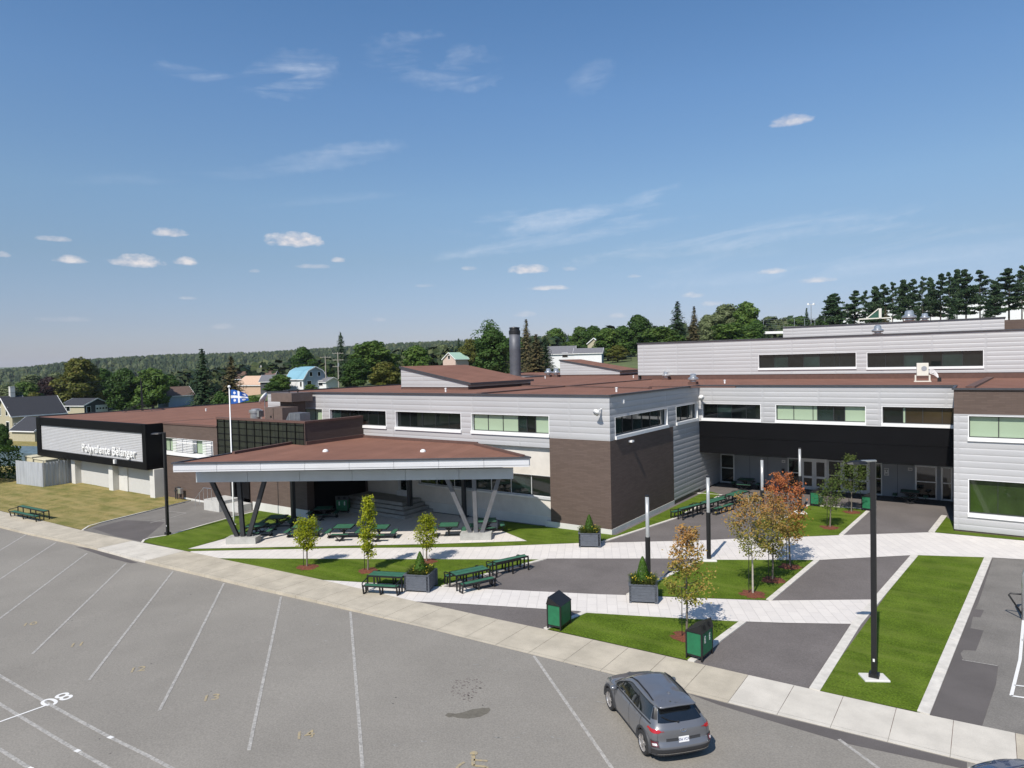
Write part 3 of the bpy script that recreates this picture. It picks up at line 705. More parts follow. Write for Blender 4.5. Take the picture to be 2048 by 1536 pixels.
# ---- rear wall C over the recessed entrance
wC = [(-19.6,-14.9,6.25,7.44),(-13.7,-7.42,6.25,7.44),(-6.3,-1.8,6.25,7.44)]
wall('silver_wall', 'y', YC, [(XB, -1.8, 6.0, ZT)], wC, M_METAL)
window('y', YC, *wC[0], [(1,D),(1,GR),(1,D),(1,D)], mull=.03)
window('y', YC, *wC[1], [(1,BL),(1.1,BL),(.25,BL),(.9,GR),(.6,D),(1.1,BL)])
window('y', YC, *wC[2], [(1.2,D),(.15,BL),(1,WM),(1.1,WM),(.8,WM)], mull=.04)
m = MB(); m.box(XB, YC-.01, 4.70, -1.79, YC+.3, 6.0); m.box(XB, YC-.01, 3.38, -1.79, YC+.3, 4.68); m.box(XB, YC+.02, 3.36, -1.79, YR, 3.40); bld(m, 'black_overhang', M_BLACK)
# recessed entrance wall
m = MB(); m.quad((XB, YR, 0), (-1.7, YR, 0), (-1.7, YR, 3.36), (XB, YR, 3.36)); bld(m, 'grey_wall', M_GREYP)
def RX(px): return onY(px, 960, YR).x
def door(u0, u1, z0, z1, c):
    """glazed double door, white-grey aluminium"""
    f = MB(); w = (u1-u0)/2
    for k in (0, 1):
        a = u0+k*w+.01; b = a+w-.02
        for (p, q, r, s) in ((a,a+.16,z0,z1),(b-.16,b,z0,z1),(a+.16,b-.16,z1-.2,z1),(a+.16,b-.16,z0,z0+.28),(a+.16,b-.16,z0+.95,z0+1.12)): f.box(p, c-.06, r, q, c-.0, s)
    f.box(u0-.06, c-.09, z0, u0, c, z1+.08); f.box(u1, c-.09, z0, u1+.06, c, z1+.08); f.box(u0, c-.09, z1, u1, c, z1+.08)
    o = bld(f, 'door', M_ALU)
    for k in (0, 1):
        g = MB(); a = u0+k*w+.17; b = a+w-.34; g.box(a, c-.025, z0+.28, b, c-.005, z0+.95); g.box(a, c-.025, z0+1.12, b, c-.005, z1-.2)
        q = g.build('pane', D); q.parent = o; q.data.transform(Matrix.Translation(-school.location))
        h = MB(); x = u0+w+(-.09 if k == 0 else .09); h.tube([(x, c-.12, z0+.85), (x, c-.12, z0+1.3)], .018, 6)
        q = h.build('handle', M_STEEL); q.parent = o; q.data.transform(Matrix.Translation(-school.location))
    return o
ZD = 2.55
window('y', YR-.02, RX(1443), RX(1468), .08, ZD, [(1,D)], depth=-.02, sill=.06, proud=.03, jamb=.07, frame_mat=M_ALU, mid=1.35, name='side_light')
window('y', YR-.02, RX(1577), RX(1599), .08, ZD, [(1,D)], depth=-.02, sill=.06, proud=.03, jamb=.05, frame_mat=M_ALU, mid=1.35, name='side_light')
door(RX(1604), RX(1654), .03, ZD, YR-.01)
window('y', YR-.02, RX(1657), RX(1682), .08, ZD, [(1,D)], depth=-.02, sill=.06, proud=.03, jamb=.05, frame_mat=M_ALU, mid=1.35, name='side_light')
door(RX(1685), RX(1738), .03, ZD, YR-.01)
window('y', YR-.02, RX(1743), RX(1763), .08, ZD, [(1,D)], depth=-.02, sill=.06, proud=.03, jamb=.05, frame_mat=M_ALU, mid=1.35, name='side_light')
window('y', YR-.02, RX(1832), RX(1872), .08, ZD, [(1,D)], depth=-.02, sill=.06, proud=.03, jamb=.06, frame_mat=M_ALU, mid=1.35, name='side_light')
window('y', YR-.02, RX(1884), RX(1903), .08, ZD, [(1,D)], depth=-.02, sill=.06, proud=.03, jamb=.06, frame_mat=M_ALU, mid=1.35, name='side_light')
m = MB()
for px in (1500, 1536, 1795): x = RX(px); m.box(x-.012, YR-.012, .05, x+.012, YR, ZD)
m.box(RX(1469), YR-.012, ZD, RX(1575), YR, ZD+.05); m.box(RX(1765), YR-.012, ZD, RX(1828), YR, ZD+.05); bld(m, 'panel_joint', M_STRUT)
M_SIGNW = mat('white_plate', (.75, .75, .75), rough=.5, var=.02)
M_INK = mat('dark_lettering', (.03, .03, .035), rough=.6)
def plate(px0, px1, zlo, zhi, marks):
    a, b = RX(px0), RX(px1); m = MB(); m.box(a, YR-.04, zlo, b, YR-.01, zhi); o = bld(m, 'wall_plate', M_SIGNW)
    k = MB()
    for u, v, w, h in marks: k.box(a+(b-a)*u, YR-.046, zlo+(zhi-zlo)*v, a+(b-a)*(u+w), YR-.041, zlo+(zhi-zlo)*(v+h))
    q = k.build('lettering', M_INK); q.parent = o; q.data.transform(Matrix.Translation(-school.location))
plate(1564, 1571, 2.12, 2.36, [(.25,.35,.1,.3),(.42,.35,.16,.3),(.66,.35,.1,.3)])
plate(1816, 1825, 2.12, 2.36, [(.2,.35,.12,.3),(.4,.35,.12,.3),(.6,.35,.18,.3)])
plate(1768.5, 1778, 1.62, 2.22, [(.1,.78,.2,.12),(.4,.78,.15,.12),(.65,.8,.2,.1),(.42,.52,.2,.16),(.2,.2,.6,.05),(.2,.1,.5,.04)])
# intercom
m = MB(); a = RX(1567); m.box(a-.12, YR-.12, 1.2, a+.1, YR-.01, 1.62); m.box(a-.02, YR-.16, 1.12, a+.16, YR-.01, 1.34); bld(m, 'intercom', M_BLK)
# ---- right wing
wR = [(-1.0, 4.6, 5.95, 7.28), (-1.0, 4.6, 1.22, 3.32)]
wall('brick_wall', 'y', YW, [(-1.79, 9, 7.40, 9.0)], [], M_BRICK)
wall('silver_wall', 'y', YW, [(-1.79, 9, .12, 7.40)], wR, M_METAL)
window('y', YW, *wR[0], [(1.4,BL),(1.4,BL),(1.2,BL),(1.2,BL)])
M_GRNW = glass('dark_green_room_glass', (.030, .055, .012))
window('y', YW, *wR[1], [(1.35,M_GRNW),(1.4,M_GRNW),(1.2,GR),(1.2,D)], mull=.02)
m = MB(); m.box(-1.75, YW+.05, -.2, 9, YW+.35, .14); m.quad((-1.79, YC, .1), (-1.79, YW, .1), (-1.79, YW, 9.0), (-1.79, YC, 9.0)); m.quad((-1.79, YR, 0), (-1.79, YC, 0), (-1.79, YC, 3.4), (-1.79, YR, 3.4))
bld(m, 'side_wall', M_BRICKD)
# ---- roofs with dark metal coping
def roof(name, poly, z, edges, curb_h=.10, material=M_ROOF, cw=.16, cz=.12):
    m = MB(); m.add([(p[0], p[1], z) for p in poly], [tuple(range(len(poly)))]); o = bld(m, name, material)
    k = MB()
    for a, b in edges:
        a = Vector((*poly[a], z)); b = Vector((*poly[b], z)); d = (b-a).normalized(); s = Vector((d.y, -d.x, 0))*.03
        e = d*.03
        k.bar(a+s-e+Vector((0, 0, curb_h-cz/2+.02)), b+s+e+Vector((0, 0, curb_h-cz/2+.02)), cw, cz)
    q = k.build('coping', M_COPE); q.parent = o; q.data.transform(Matrix.Translation(-school.location)); return o
main = [(-55.5, YA), (XB, YA), (XB, YC), (-1.79, YC), (-1.79, YW), (12, YW), (12, 135), (-88, 135), (-88, 104), (-58, 96)]
roof('roof', main, 8.90, [(0,1),(1,2),(2,3),(3,4),(4,5),(6,7),(7,8),(8,9),(9,0)])
m = MB(); m.quad((-55.5, 96, 0), (-55.5, YA, 0), (-55.5, YA, 8.9), (-58, 96, 8.9)); m.quad((-88, 104, 0), (-58, 96, 0), (-58, 96, 8.9), (-88, 104, 8.9)); bld(m, 'side_wall', M_METAL)
# low raised ridges on the roof
m = MB()
A = onZ(*[957.7,786.5], 8.96); B = onZ(1300, 758.5, 8.96)
m.bar((A.x, A.y, 8.93), (B.x, B.y, 8.93), .45, .14); A = onZ(1010, 770, 8.96); B = onZ(1300, 776, 8.96); m.bar((A.x, A.y, 8.93), (B.x, B.y, 8.93), .5, .14)
A = onZ(1300, 773, 8.96); B = onZ(1397, 773, 8.96); m.bar((A.x, A.y, 8.93), (B.x+3, B.y, 8.93), .4, .12); A = onZ(1985, 753, 8.96); B = onZ(1940, 775, 8.96); m.bar((A.x, A.y, 8.94), (B.x, B.y, 8.94), .5, .2)
bld(m, 'roof_ridge', M_CURBR)
# slanted monitors
def monitor(x0, x1, y0, y1, zl, zr, zb):
    f = MB(); f.quad((x0, y0, zb+.28), (x1, y0, zb+.28), (x1, y0, zr), (x0, y0, zl)); f.quad((x1, y0, zb+.28), (x1, y1, zb+.28), (x1, y1, zr), (x1, y0, zr))
    f.quad((x0, y1, zb), (x0, y0, zb), (x0, y0, zl), (x0, y1, zl)); f.quad((x1, y1, zb), (x0, y1, zb), (x0, y1, zl), (x1, y1, zr))
    o = bld(f, 'roof_monitor', M_METAL)
    k = MB(); k.box(x0+.05, y0+.05, zb-.05, x1-.05, y1, zb+.28); q = k.build('upstand', M_CURBR); q.parent = o; q.data.transform(Matrix.Translation(-school.location))
    k = MB(); k.quad((x0-.1, y0-.1, zl+.16), (x1+.35, y0-.1, zr+.1), (x1+.35, y1, zr+.1), (x0-.1, y1, zl+.16)); q = k.build('monitor_roof', M_ROOF); q.parent = o; q.data.transform(Matrix.Translation(-school.location))
    k = MB(); k.bar((x0-.1, y0-.12, zl+.08), (x1+.37, y0-.12, zr+.02), .06, .2); k.bar((x1+.38, y0-.12, zr+.02), (x1+.38, y1, zr+.02), .06, .2); q = k.build('coping', M_COPE); q.parent = o; q.data.transform(Matrix.Translation(-school.location))
monitor(-46.2, -38.0, 47.5, 57.6, 10.95, 9.40, 8.85)
monitor(-56.3, -45.8, 94.0, 101.0, 11.4, 9.6, 8.85)
# upper storey
YU = 74.0
wU = [(-19.9,-10.65,10.08,11.46),(-9.65,-.4,10.0,11.4)]
wall('silver_wall', 'y', YU, [(-33.7, 14, 9.42, 13.12)], wU, M_METAL)
window('y', YU, *wU[0], [(1,D),(.9,GR),(1,D),(1,GR),(.9,D),(.3,D),(1,D)], mull=.03)
window('y', YU, *wU[1], [(1,D),(1,D),(1,GR),(1,D),(1,GR),(1,D)], mull=.03)
m = MB(); m.box(-33.3, YU+.05, 8.85, 14, YU+.4, 9.42); bld(m, 'upstand', M_CURBR)
m = MB(); m.quad((-33.7, 110, 8.9), (-33.7, YU, 8.9), (-33.7, YU, 13.12), (-33.7, 110, 13.12)); bld(m, 'silver_wall', M_METAL)
roof('roof', [(-33.7, YU), (14, YU), (14, 118), (-33.7, 118)], 13.08, [(0,1),(3,0)], material=M_CURBR)
m = MB(); X0, X1 = onY(1566, 660, 95).x, onY(2009, 640, 95).x
m.quad((X0, 95, 13), (X1, 95, 13), (X1, 95, 15.0), (X0, 95, 15.2)); bld(m, 'silver_wall', M_METAL)
m = MB(); m.quad((X1, 95, 13), (X1, 125, 13), (X1, 125, 15.0), (X1, 95, 15.0)); bld(m, 'brick_wall', M_BRICK)
roof('roof', [(X0, 95), (X1, 95), (X1, 125), (X0, 125)], 15.05, [(0,1),(1,2)], material=M_CURBR)
m = MB(); m.quad((X1, 108, 12.8), (30, 108, 12.8), (30, 108, 15.3), (X1, 108, 15.3)); bld(m, 'brick_wall', M_BRICK)
# ---- plant room box: solar wall on the front, brown brick to the right
XK, YK = -42.65, 33.35
m = MB(); m.quad((-54.4, YK, 3.6), (XK, YK, 3.6), (XK, YK, 7.0), (-54.4, YK, 7.0))
M_SOLAR = brick_mat('dark_solar_panels', (.020, .023, .015), (.026, .029, .018), (.004, .004, .004), 1.0, .52, .03, off=0, bump=.02, rough=.5, var=.12, spec=.4)
sw = bld(m, 'solar_wall', M_SOLAR)
m = MB()
for k in range(12):
    x = -54.3+k*1.05; m.box(x-.03, YK-.06, 3.6, x+.03, YK-.001, 6.95)
for z in (4.05, 4.6, 5.15, 5.7, 6.25, 6.75): m.box(-54.4, YK-.03, z-.012, XK, YK-.002, z+.012)
q = m.build('panel_ribs', M_BLACK); q.parent = sw; q.data.transform(Matrix.Translation(-school.location))
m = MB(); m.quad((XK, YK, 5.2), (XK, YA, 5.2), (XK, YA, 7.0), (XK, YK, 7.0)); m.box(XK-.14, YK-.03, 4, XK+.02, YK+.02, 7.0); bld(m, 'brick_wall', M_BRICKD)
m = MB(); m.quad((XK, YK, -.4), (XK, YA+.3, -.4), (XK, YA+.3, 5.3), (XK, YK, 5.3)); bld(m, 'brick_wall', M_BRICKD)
m = MB(); m.box(XK-.3, YK-.05, 6.93, XK+.07, YA-.05, 7.1); m.box(-54.45, YK-.05, 6.93, XK-.3, YK+.3, 7.1); bld(m, 'coping', M_CURBR)
m = MB(); m.quad((-54.4, YK+.2, 6.3), (XK, YK+.2, 6.3), (XK, YA, 6.3), (-54.4, YA, 6.3)); bld(m, 'roof', M_ROOF)
m = MB(); m.box(XK-.05, YK+.02, 5.28, XK+.12, YA, 5.56); m.box(XK+.1, YA-.14, 5.28, -30.6, YA-.01, 5.48); bld(m, 'upstand', M_CURBR)
# lower brown front wall
m = MB(); m.quad((-63.3, YK+.01, -.8), (-46.9, YK+.01, -.8), (-46.9, YK+.01, 3.62), (-63.3, YK+.01, 3.62)); 
m = MB()
wl = [(onY(316,900,YK).x, onY(426,915,YK).x, 3.72, 4.95)]
wall('brick_wall', 'y', YK+.01, [(-64, -54.4, -.8, 6.3), (-54.4, -42.65, .10, 3.62)], [wl[0], (-52.6, -49.9, .0, 2.9)], M_BRICK)
pans = MB()
f = window('y', YK+.01, *wl[0], [(.9,D),(1.0,BL),(1.2,BL),(1.9,M_WHITE),(1.9,M_WHITE),(1.6,BL),(1.6,M_WHITE)], sill=.32, mull=.07)
m = MB()
a, b = wl[0][0], wl[0][1]; tot = 10.1
def shareX(s): return a+(b-a)*s/tot
for s0, s1 in ((3.1,5.0),(5.0,6.9),(8.5,10.1)):
    m = MB()
    for k in range(8): z = 3.80+k*.145; m.box(shareX(s0)+.06, YK-.12, z, shareX(s1)-.06, YK-.02, z+.07)
    q = m.build('louvre', M_WHITE); q.parent = f; q.data.transform(Matrix.Translation(-school.location))
m = MB(); m.box(-49.6, YK-.03, -.7, XK+.02, YK+.2, .28); m.box(-60, YK-.03, -.9, -55, YK+.2, -.36); m.box(-45.95, YK-.035, -.7, -45.93, YK+.2, .285); bld(m, 'foundation', M_FOUND)
# recessed side door with a black panel and steps
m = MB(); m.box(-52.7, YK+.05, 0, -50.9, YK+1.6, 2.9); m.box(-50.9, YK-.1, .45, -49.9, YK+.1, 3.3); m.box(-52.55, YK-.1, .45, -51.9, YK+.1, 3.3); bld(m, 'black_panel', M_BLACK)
m = MB(); m.box(-53.6, YK-1.9, -.6, -51.4, YK, .42); m.box(-54.1, YK-1.6, -.6, -53.6, YK, .12); m.box(-54.6, YK-1.3, -.6, -54.1, YK, -.15); m.box(-51.4, YK-1.3, -.6, -49.7, YK-.04, .15); bld(m, 'side_steps', mat('pale_step', (.50, .49, .465), rough=.9, var=.08, vscale=2))
m = MB()
for y in (YK-1.85,):
    P = [(-55.0, y, .3), (-53.7, y, 1.35), (-52.5, y, 1.4)]
    m.tube(P, .025, 6); 
    for x, z in ((-54.95,-.6),(-54.3,-.1),(-53.7,.3),(-53.1,.4),(-52.5,.4)):
        m.tube([(x, y, z), (x, y, .3+1.05*min(1, (x+55)/1.3))], .02, 6)
bld(m, 'handrail', M_STEEL)
# ---- left wing with the sign box
XL0, XL1 = -81.5, -60.2; YF = 31.85
ZB0, ZB1 = 2.1, 6.32
XS0 = onY(76, 860, YF).x; XS1 = onY(295.5, 900, YF).x
m = MB(); m.box(XS0, YF, ZB0, XS1, YF+1.55, ZB1)
sb = bld(m, 'sign_box', M_BLACK)
xi0, xi1 = onY(83, 850, YF).x, onY(288, 900, YF).x; zi0, zi1 = onY(289, 924.5, YF).z, onY(287, 866, YF).z
m = MB(); zf0, zf1 = zi0, zi1; n = 17
for k in range(n):     # corrugated inner panel
    z = zf0+(zf1-zf0)*k/n; h = (zf1-zf0)/n
    m.quad((xi0, YF-.02, z), (xi1, YF-.02, z), (xi1, YF-.04, z+h*.5), (xi0, YF-.04, z+h*.5)); m.quad((xi0, YF-.04, z+h*.5), (xi1, YF-.04, z+h*.5), (xi1, YF-.02, z+h), (xi0, YF-.02, z+h))
q = m.build('sign_panel', mat('ribbed_silver', (.47, .47, .48), rough=.5, metal=.1, var=.04)); q.parent = sb; q.data.transform(Matrix.Translation(-school.location))
m = MB(); t = .16
m.box(xi0-.1, YF-t, zf1, xi1+.1, YF, ZB1-.01)
m.box(XS0, YF-t, ZB0, xi0, YF-.001, ZB1+.01); m.box(xi1, YF-t, ZB0, XS1, YF-.001, ZB1+.01); m.box(xi0, YF-t, ZB0, xi1, YF-.001, zf0)
q = m.build('sign_surround', M_BLACK); q.parent = sb; q.data.transform(Matrix.Translation(-school.location))
cu = bpy.data.curves.new('lettering', 'FONT'); cu.body = 'Polyvalente B\u00e9langer'; cu.extrude = .03; cu.offset = .012; cu.size = 1.0; cu.space_character = 1.04
tmp = bpy.data.objects.new('tmp', cu); COL.objects.link(tmp); dg = bpy.context.evaluated_depsgraph_get()
me = bpy.data.meshes.new_from_object(tmp.evaluated_get(dg)); bpy.data.objects.remove(tmp)
xa, xb = onY(165, 905, YF-.15).x, onY(272, 915, YF-.15).x; zb_ = onY(165, 902, YF-.15).z; zt = onY(166, 886.5, YF-.15).z
xs = [v.co.x for v in me.vertices]; wv = max(xs)-min(xs); sx = (xb-xa)/wv; sz = (zt-zb_)/.72
for v in me.vertices: x, y, z = v.co; v.co = (xa+(x-min(xs))*sx - school.location.x, YF-.17-z*1.0 - school.location.y, zb_+y*sz)
me.materials.clear(); me.materials.append(M_WHITE)
o = bpy.data.objects.new('lettering', me); COL.objects.link(o); o.parent = sb
# wall below the box: piers and panels
YP = YF+1.0
m = MB(); pier = []
for a, b in ((152, 167), (226, 240), (308, 322)):
    x0, x1 = onY(a, 985, YP-.25).x, onY(b, 985, YP-.25).x; pier.append((x0, x1))
    m = MB(); m.box(x0, YP-.6, -1.0, x0+.85, YP+.3, ZB0); bld(m, 'white_pier', M_FOUND)
m = MB(); m.box(XS0+.5, YP, -1, XS1-.2, YP+.2, ZB0); bld(m, 'lower_wall', mat('pale_ribbed_wall', (.52, .515, .50), rough=.8, var=.05, vscale=3, stretch=(8, 8, 1)))
m = MB(); x = pier[1][0]; m.box(x+2.0, YP-.12, -.55, x+2.75, YP, ZB0); m.box(x+.9, YP-.05, -.6, x+2.0, YP, 1.7); bld(m, 'service_door', M_FOUND)
m = MB(); x = onY(232, 930, YF-.15).x; m.box(x-.12, YF-.35, 2.35, x+.15, YF-.1, 2.75); bld(m, 'wall_lamp', M_WHITE)
m = MB(); m.box(XS1+.05, YK-.06, 6.22, -54.42, YK+.12, 6.36); bld(m, 'coping', M_CURBR)
Lr = [(XS0, YF+.12), (XS1, YF+.12), (XS1, YK), (-54.4, YK), (-54.4, YA), (-55.5, YA), (-55.6, 98), (XS0+1.5, 98)]
roof('roof', Lr, 6.33, [(6,7),(7,0)])
m = MB(); P1 = onZ(317, 845, 6.3); P2 = onZ(428, 838, 6.3); m.bar((P1.x, P1.y, 6.27), (P2.x, P2.y, 6.27), .3, .16); bld(m, 'roof_ridge', M_CURBR)
m = MB(); m.quad((XS0+1.5, 98, -2), (XS0, YF+1.2, -2), (XS0, YF+1.2, 6.25), (XS0+1.5, 98, 6.25)); bld(m, 'side_wall', M_STUC)
# entrance under the canopy: stone steps, door
m = MB(); s0 = G(806, 1037); 
for k in range(4):
    o_ = .34*k; m.box(-42.6, 36.4+o_, -.5, -35.4+(-.0)-o_*1.2, YS-.06, -.22+.24*(k+1))
bld(m, 'entrance_steps', M_STEP)
dx0, dx1 = onY(802, 975, YS).x, onY(815, 975, YS).x
window('y', YS, dx0, dx1, 1.15, 3.3, [(1,D)], depth=-.05, sill=.45, jamb=.28, proud=.12, frame_mat=M_ALU, mid=2.1, name='door')
# dark inner wall of the plant block under the canopy
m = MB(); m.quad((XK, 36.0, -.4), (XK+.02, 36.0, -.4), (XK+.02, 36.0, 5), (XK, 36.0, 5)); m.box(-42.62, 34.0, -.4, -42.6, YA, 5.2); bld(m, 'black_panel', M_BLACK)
# ================================================================== canopy
canopy = thing('entrance_canopy', 'triangular entrance canopy with white fascia and brown roof on slanted dark struts', 'canopy', (-36, 32, 0))
def cb(m, name, mats, parent=canopy, **k): return m.build(name, mats, parent, world=True, **k)
FL, FR = onZ(347, 929, 5.24), onZ(1058.5, 915, 5.32); ZC = 5.28
FL = Vector((FL.x, FL.y, ZC)); FR = Vector((FR.x, FR.y, ZC))
BRt = Vector((-30.6, YA-.15, ZC)); BL1 = Vector((-44.6, YK-.05, ZC)); 
dl = (FR-FL).normalized(); nrm = Vector((dl.y, -dl.x, 0))      # outward, towards the camera
m = MB(); poly = [FL, FR, BRt, Vector((XK+.1, YA-.15, ZC)), Vector((XK+.1, YK-.05, ZC)), BL1]
m.add([(p.x, p.y, ZC) for p in poly], [tuple(range(6))]); rf = cb(m, 'roof_deck', M_ROOF)
m = MB(); m.add([(p.x, p.y, ZC-.42) for p in poly], [tuple(range(6))[::-1]]); cb(m, 'soffit', mat('grey_soffit', (.20, .20, .21), rough=.7))
M_FASC = mat('white_fascia', (.66, .665, .69), rough=.42, metal=.15, var=.03, vscale=.7)
M_BEAM = mat('blue_grey_beam', (.48, .52, .56), rough=.5, var=.05, vscale=.7)
m = MB()
def seg_bars(m, A, B, zc, h, w, off, lo=0.0, hi=1.0, n=12, gap=.02):
    d = B-A; L = d.length; u = d.normalized(); q = Vector((u.y, -u.x, 0))*off
    for k in range(n):
        a = A + u*(L*(lo+(hi-lo)*k/n)+gap/2) + q; b = A + u*(L*(lo+(hi-lo)*(k+1)/n)-gap/2) + q
        m.bar((a.x, a.y, zc), (b.x, b.y, zc), w, h)
seg_bars(m, FL, FR, ZC-.11, .20, .10, .02, n=8); seg_bars(m, FL, FR, ZC-.31, .19, .10, .045, n=8); seg_bars(m, FL, FR, ZC-.47, .10, .10, .02, n=8)
seg_bars(m, BL1, FL, ZC-.24, .46, .1, .0, n=5); seg_bars(m, FR, BRt, ZC-.24, .46, .1, .0, n=4)
cb(m, 'fascia', M_FASC)
m = MB(); m.bar(FL+nrm*.06+Vector((0,0,.04))-dl*.08, FR+nrm*.06+Vector((0,0,.04))+dl*.08, .2, .09); m.bar(FR+Vector((.06,0,.04)), BRt+Vector((.06,0,.04)), .16, .09); m.bar(BL1+Vector((-.05,0,.04)), FL+Vector((-.05,0,.04)), .16, .09)
cb(m, 'coping', M_COPE)
m = MB()
m.bar(BL1.lerp(FL, .0)+Vector((.3,0,.1)), BL1.lerp(FL, .55)+Vector((.25,0,.08)), .25, .2); m.bar(FR.lerp(BRt, .05)+Vector((-.2,0,.07)), BRt+Vector((-.1,-.1,.09)), .2, .16); cb(m, 'upstand', M_CURBR)
# edge beam carried by the struts
pl = [G(*p) for p in ((458.5,1089.8),(505,1087.3))]; pr_ = [G(*p) for p in ((930,1080.6),(973,1080.6))]
cL = (pl[0]+pl[1])/2 - nrm*.38; cR = (pr_[0]+pr_[1])/2 - nrm*.38
bdir = (cR-cL); bdir.z = 0; bdir.normalize(); bn = Vector((bdir.y, -bdir.x, 0))
def on_beam(px, py, z):     # point of the beam line seen in a photo column
    a = onZ(px, py, z); t = (a-cL).dot(bdir); return t
tl, tr = -3.0, None
BZ0, BZ1 = 3.80, 4.28
for t10 in range(0, 400):
    pass
def col_px(t, z):
    p = Vector((cL.x+bdir.x*t, cL.y+bdir.y*t, z)) - CAM; return 1024 + FPX*p.dot(RT)/p.dot(fw)
def t_of(px, z=BZ0):
    lo, hi = -12., 40.
    for _ in range(50):
        mid = (lo+hi)/2
        if col_px(mid, z) < px: lo = mid
        else: hi = mid
    return lo
tl, tr = t_of(395.5), t_of(1027)
m = MB(); A = Vector((cL.x, cL.y, 0))+bdir*tl; B = Vector((cL.x, cL.y, 0))+bdir*tr
seg_bars(m, A, B, (BZ0+BZ1)/2+.1, BZ1-BZ0+.2, .34, .05, n=6); cb(m, 'edge_beam', M_BEAM)
M_TIE = M_STRUT
def strut_group(c, tops, corner, matl):
    for tp in tops:
        t = t_of(tp); top = Vector((cL.x, cL.y, 0))+bdir*t + Vector((0, 0, BZ0+.02))
        off = bdir*(.0 if abs(col_px(t, BZ0)-corner) < 12 else (.38 if col_px(t, BZ0) > corner else -.38))
        b = Vector((c.x, c.y, zg(c.x)+.42)) + off
        m = MB(); d = (top-b).normalized(); s = bn*.085
        m.bar(b+s, top+s, .26, .05, up=bn); m.bar(b-s, top-s, .26, .05, up=bn); m.bar(b, top, .12, .14, up=bn); 
        cb(m, 'strut', matl)
    m = MB()
    for k in range(9):
        q = Vector((c.x, c.y, zg(c.x)+.44)) + bdir*(-.85+k*.21); m.tube([q-Vector((0,0,.05)), q+Vector((0,0,.06))], .02, 5)
    cb(m, 'anchor_bolts', M_STEEL)
    m = MB(); Mm = Matrix.Translation((c.x, c.y, zg(c.x))) @ Matrix.Rotation(atan2(bdir.y, bdir.x), 4, 'Z'); m.box(-1.0, -.4, -.2, 1.0, .42, .43, M=Mm); cb(m, 'footing', M_CONC)
M_STR2 = mat('grey_steel', (.115, .118, .13), rough=.45, var=.08)
strut_group(cL, (424, 478, 529), 478, M_STRUT); strut_group(cR, (894, 948, 998), 948, M_STR2)
for nm, p in (('post', (587.5, 1047)), ('post', (928.8, 1034.5))):
    q = G(*p); m = MB(); m.box(q.x-.13, q.y-.13, q.z-.1, q.x+.13, q.y+.13, 4.9); m.box(q.x-.25, q.y-.25, q.z-.1, q.x+.25, q.y+.25, q.z+.12); cb(m, 'post', M_STRUT)
m = MB(); m.box(-36.2, 37.5, .5, -35.9, 37.8, 4.9); cb(m, 'post', M_STRUT)
for px, py in ((651,903.5),(846,903.8)):
    q = onZ(px, py, ZC); m = MB(); m.lathe((q.x, q.y, ZC), [(.2,0),(.2,.06),(.17,.12),(.1,.17),(.02,.19)], 12); cb(m, 'roof_drain', M_WHITE, smooth=True)
# ================================================================== furniture
def lg(x, y): return Vector((x, y, zg(x)))
# square picnic table with seats on a cross frame
def make_picnic(seats, label):
    t = thing('picnic_table', label, 'picnic table')
    m = MB(); m.box(-.60, -.60, .735, .60, .60, .765); m.build('table_top', M_GREEN, t)
    m = MB()
    for s in (-1, 1): m.box(-.64, s*.62-.02, .70, .64, s*.62+.02, .772); m.box(s*.62-.02, -.64, .70, s*.62+.02, .64, .772)
    m.build('table_rim', M_BLK, t)
    m = MB(); m.box(-.06, -.06, .0, .06, .06, .72)
    for k in range(4):
        a = pi/4+k*pi/2; m.bar((0, 0, .35), (.5*cos(a), .5*sin(a), .72), .045, .045)
    m.build('pedestal', M_BLK, t)
    for k in range(4):
        if k not in seats: continue
        a = k*pi/2; M_ = Matrix.Rotation(a, 4, 'Z')
        m = MB(); m.box(.86, -.56, .435, 1.16, .56, .465, M=M_); 
        s = m.build('seat', M_GREEN, t)
        m = MB(); m.box(.84, -.58, .41, .862, .58, .47, M=M_); m.box(1.158, -.58, .41, 1.18, .58, .47, M=M_)
        for y in (-.3, .3): m.bar(M_ @ Vector((1.0, y*.2, .10)), M_ @ Vector((1.0, y*1.5, .41)), .04, .04)
        m.box(.98, -.3, .05, 1.05, .3, .11, M=M_); m.bar(M_ @ Vector((.0, 0, .08)), M_ @ Vector((1.1, 0, .08)), .07, .06)
        m.box(.95, -.04, .0, 1.12, .04, .06, M=M_); m.build('seat_frame', M_BLK, t)
    return t
pA = make_picnic((0, 2, 3), 'green square picnic table with three seats, first')
pB = make_picnic((0, 2), 'two-seat'); pC = make_picnic((0, 1, 2, 3), 'four-seat')
spots_ = [(pA, -35.3, 30.5, 33, 'green square picnic table left of the tall slim yellow-green tree, half sunlit under the canopy'),
 (pA, -33.0, 31.5, 33, 'green square picnic table behind the tall slim yellow-green tree, half sunlit under the canopy'),
 (pB, -29.2, 34.1, 35, 'two-seat green square picnic table left of the right-hand grey canopy struts'),
 (pC, -27.7, 36.3, 40, 'green square picnic table standing behind the right-hand grey canopy struts'),
 (pC, -41.2, 27.9, 33, 'green square picnic table standing behind the left-hand black canopy struts'),
 (pC, -42.2, 30.3, 36, 'picnic table in shade between the flagpole and the black canopy post'),
 (pC, -41.6, 34.0, 36, 'picnic table in deepest shade under the canopy beside the dark waste bin'),
 (pA, -38.0, 29.3, 33, 'green square picnic table hidden behind the round yellow-green tree'),
 (pC, -17.1, 59.2, 5, 'green square picnic table by the entrance wall left of the glazed doors'),
 (pC, -4.9, 59.6, 3, 'shaded picnic table by the entrance wall right of the glazed doors')]
used = set()
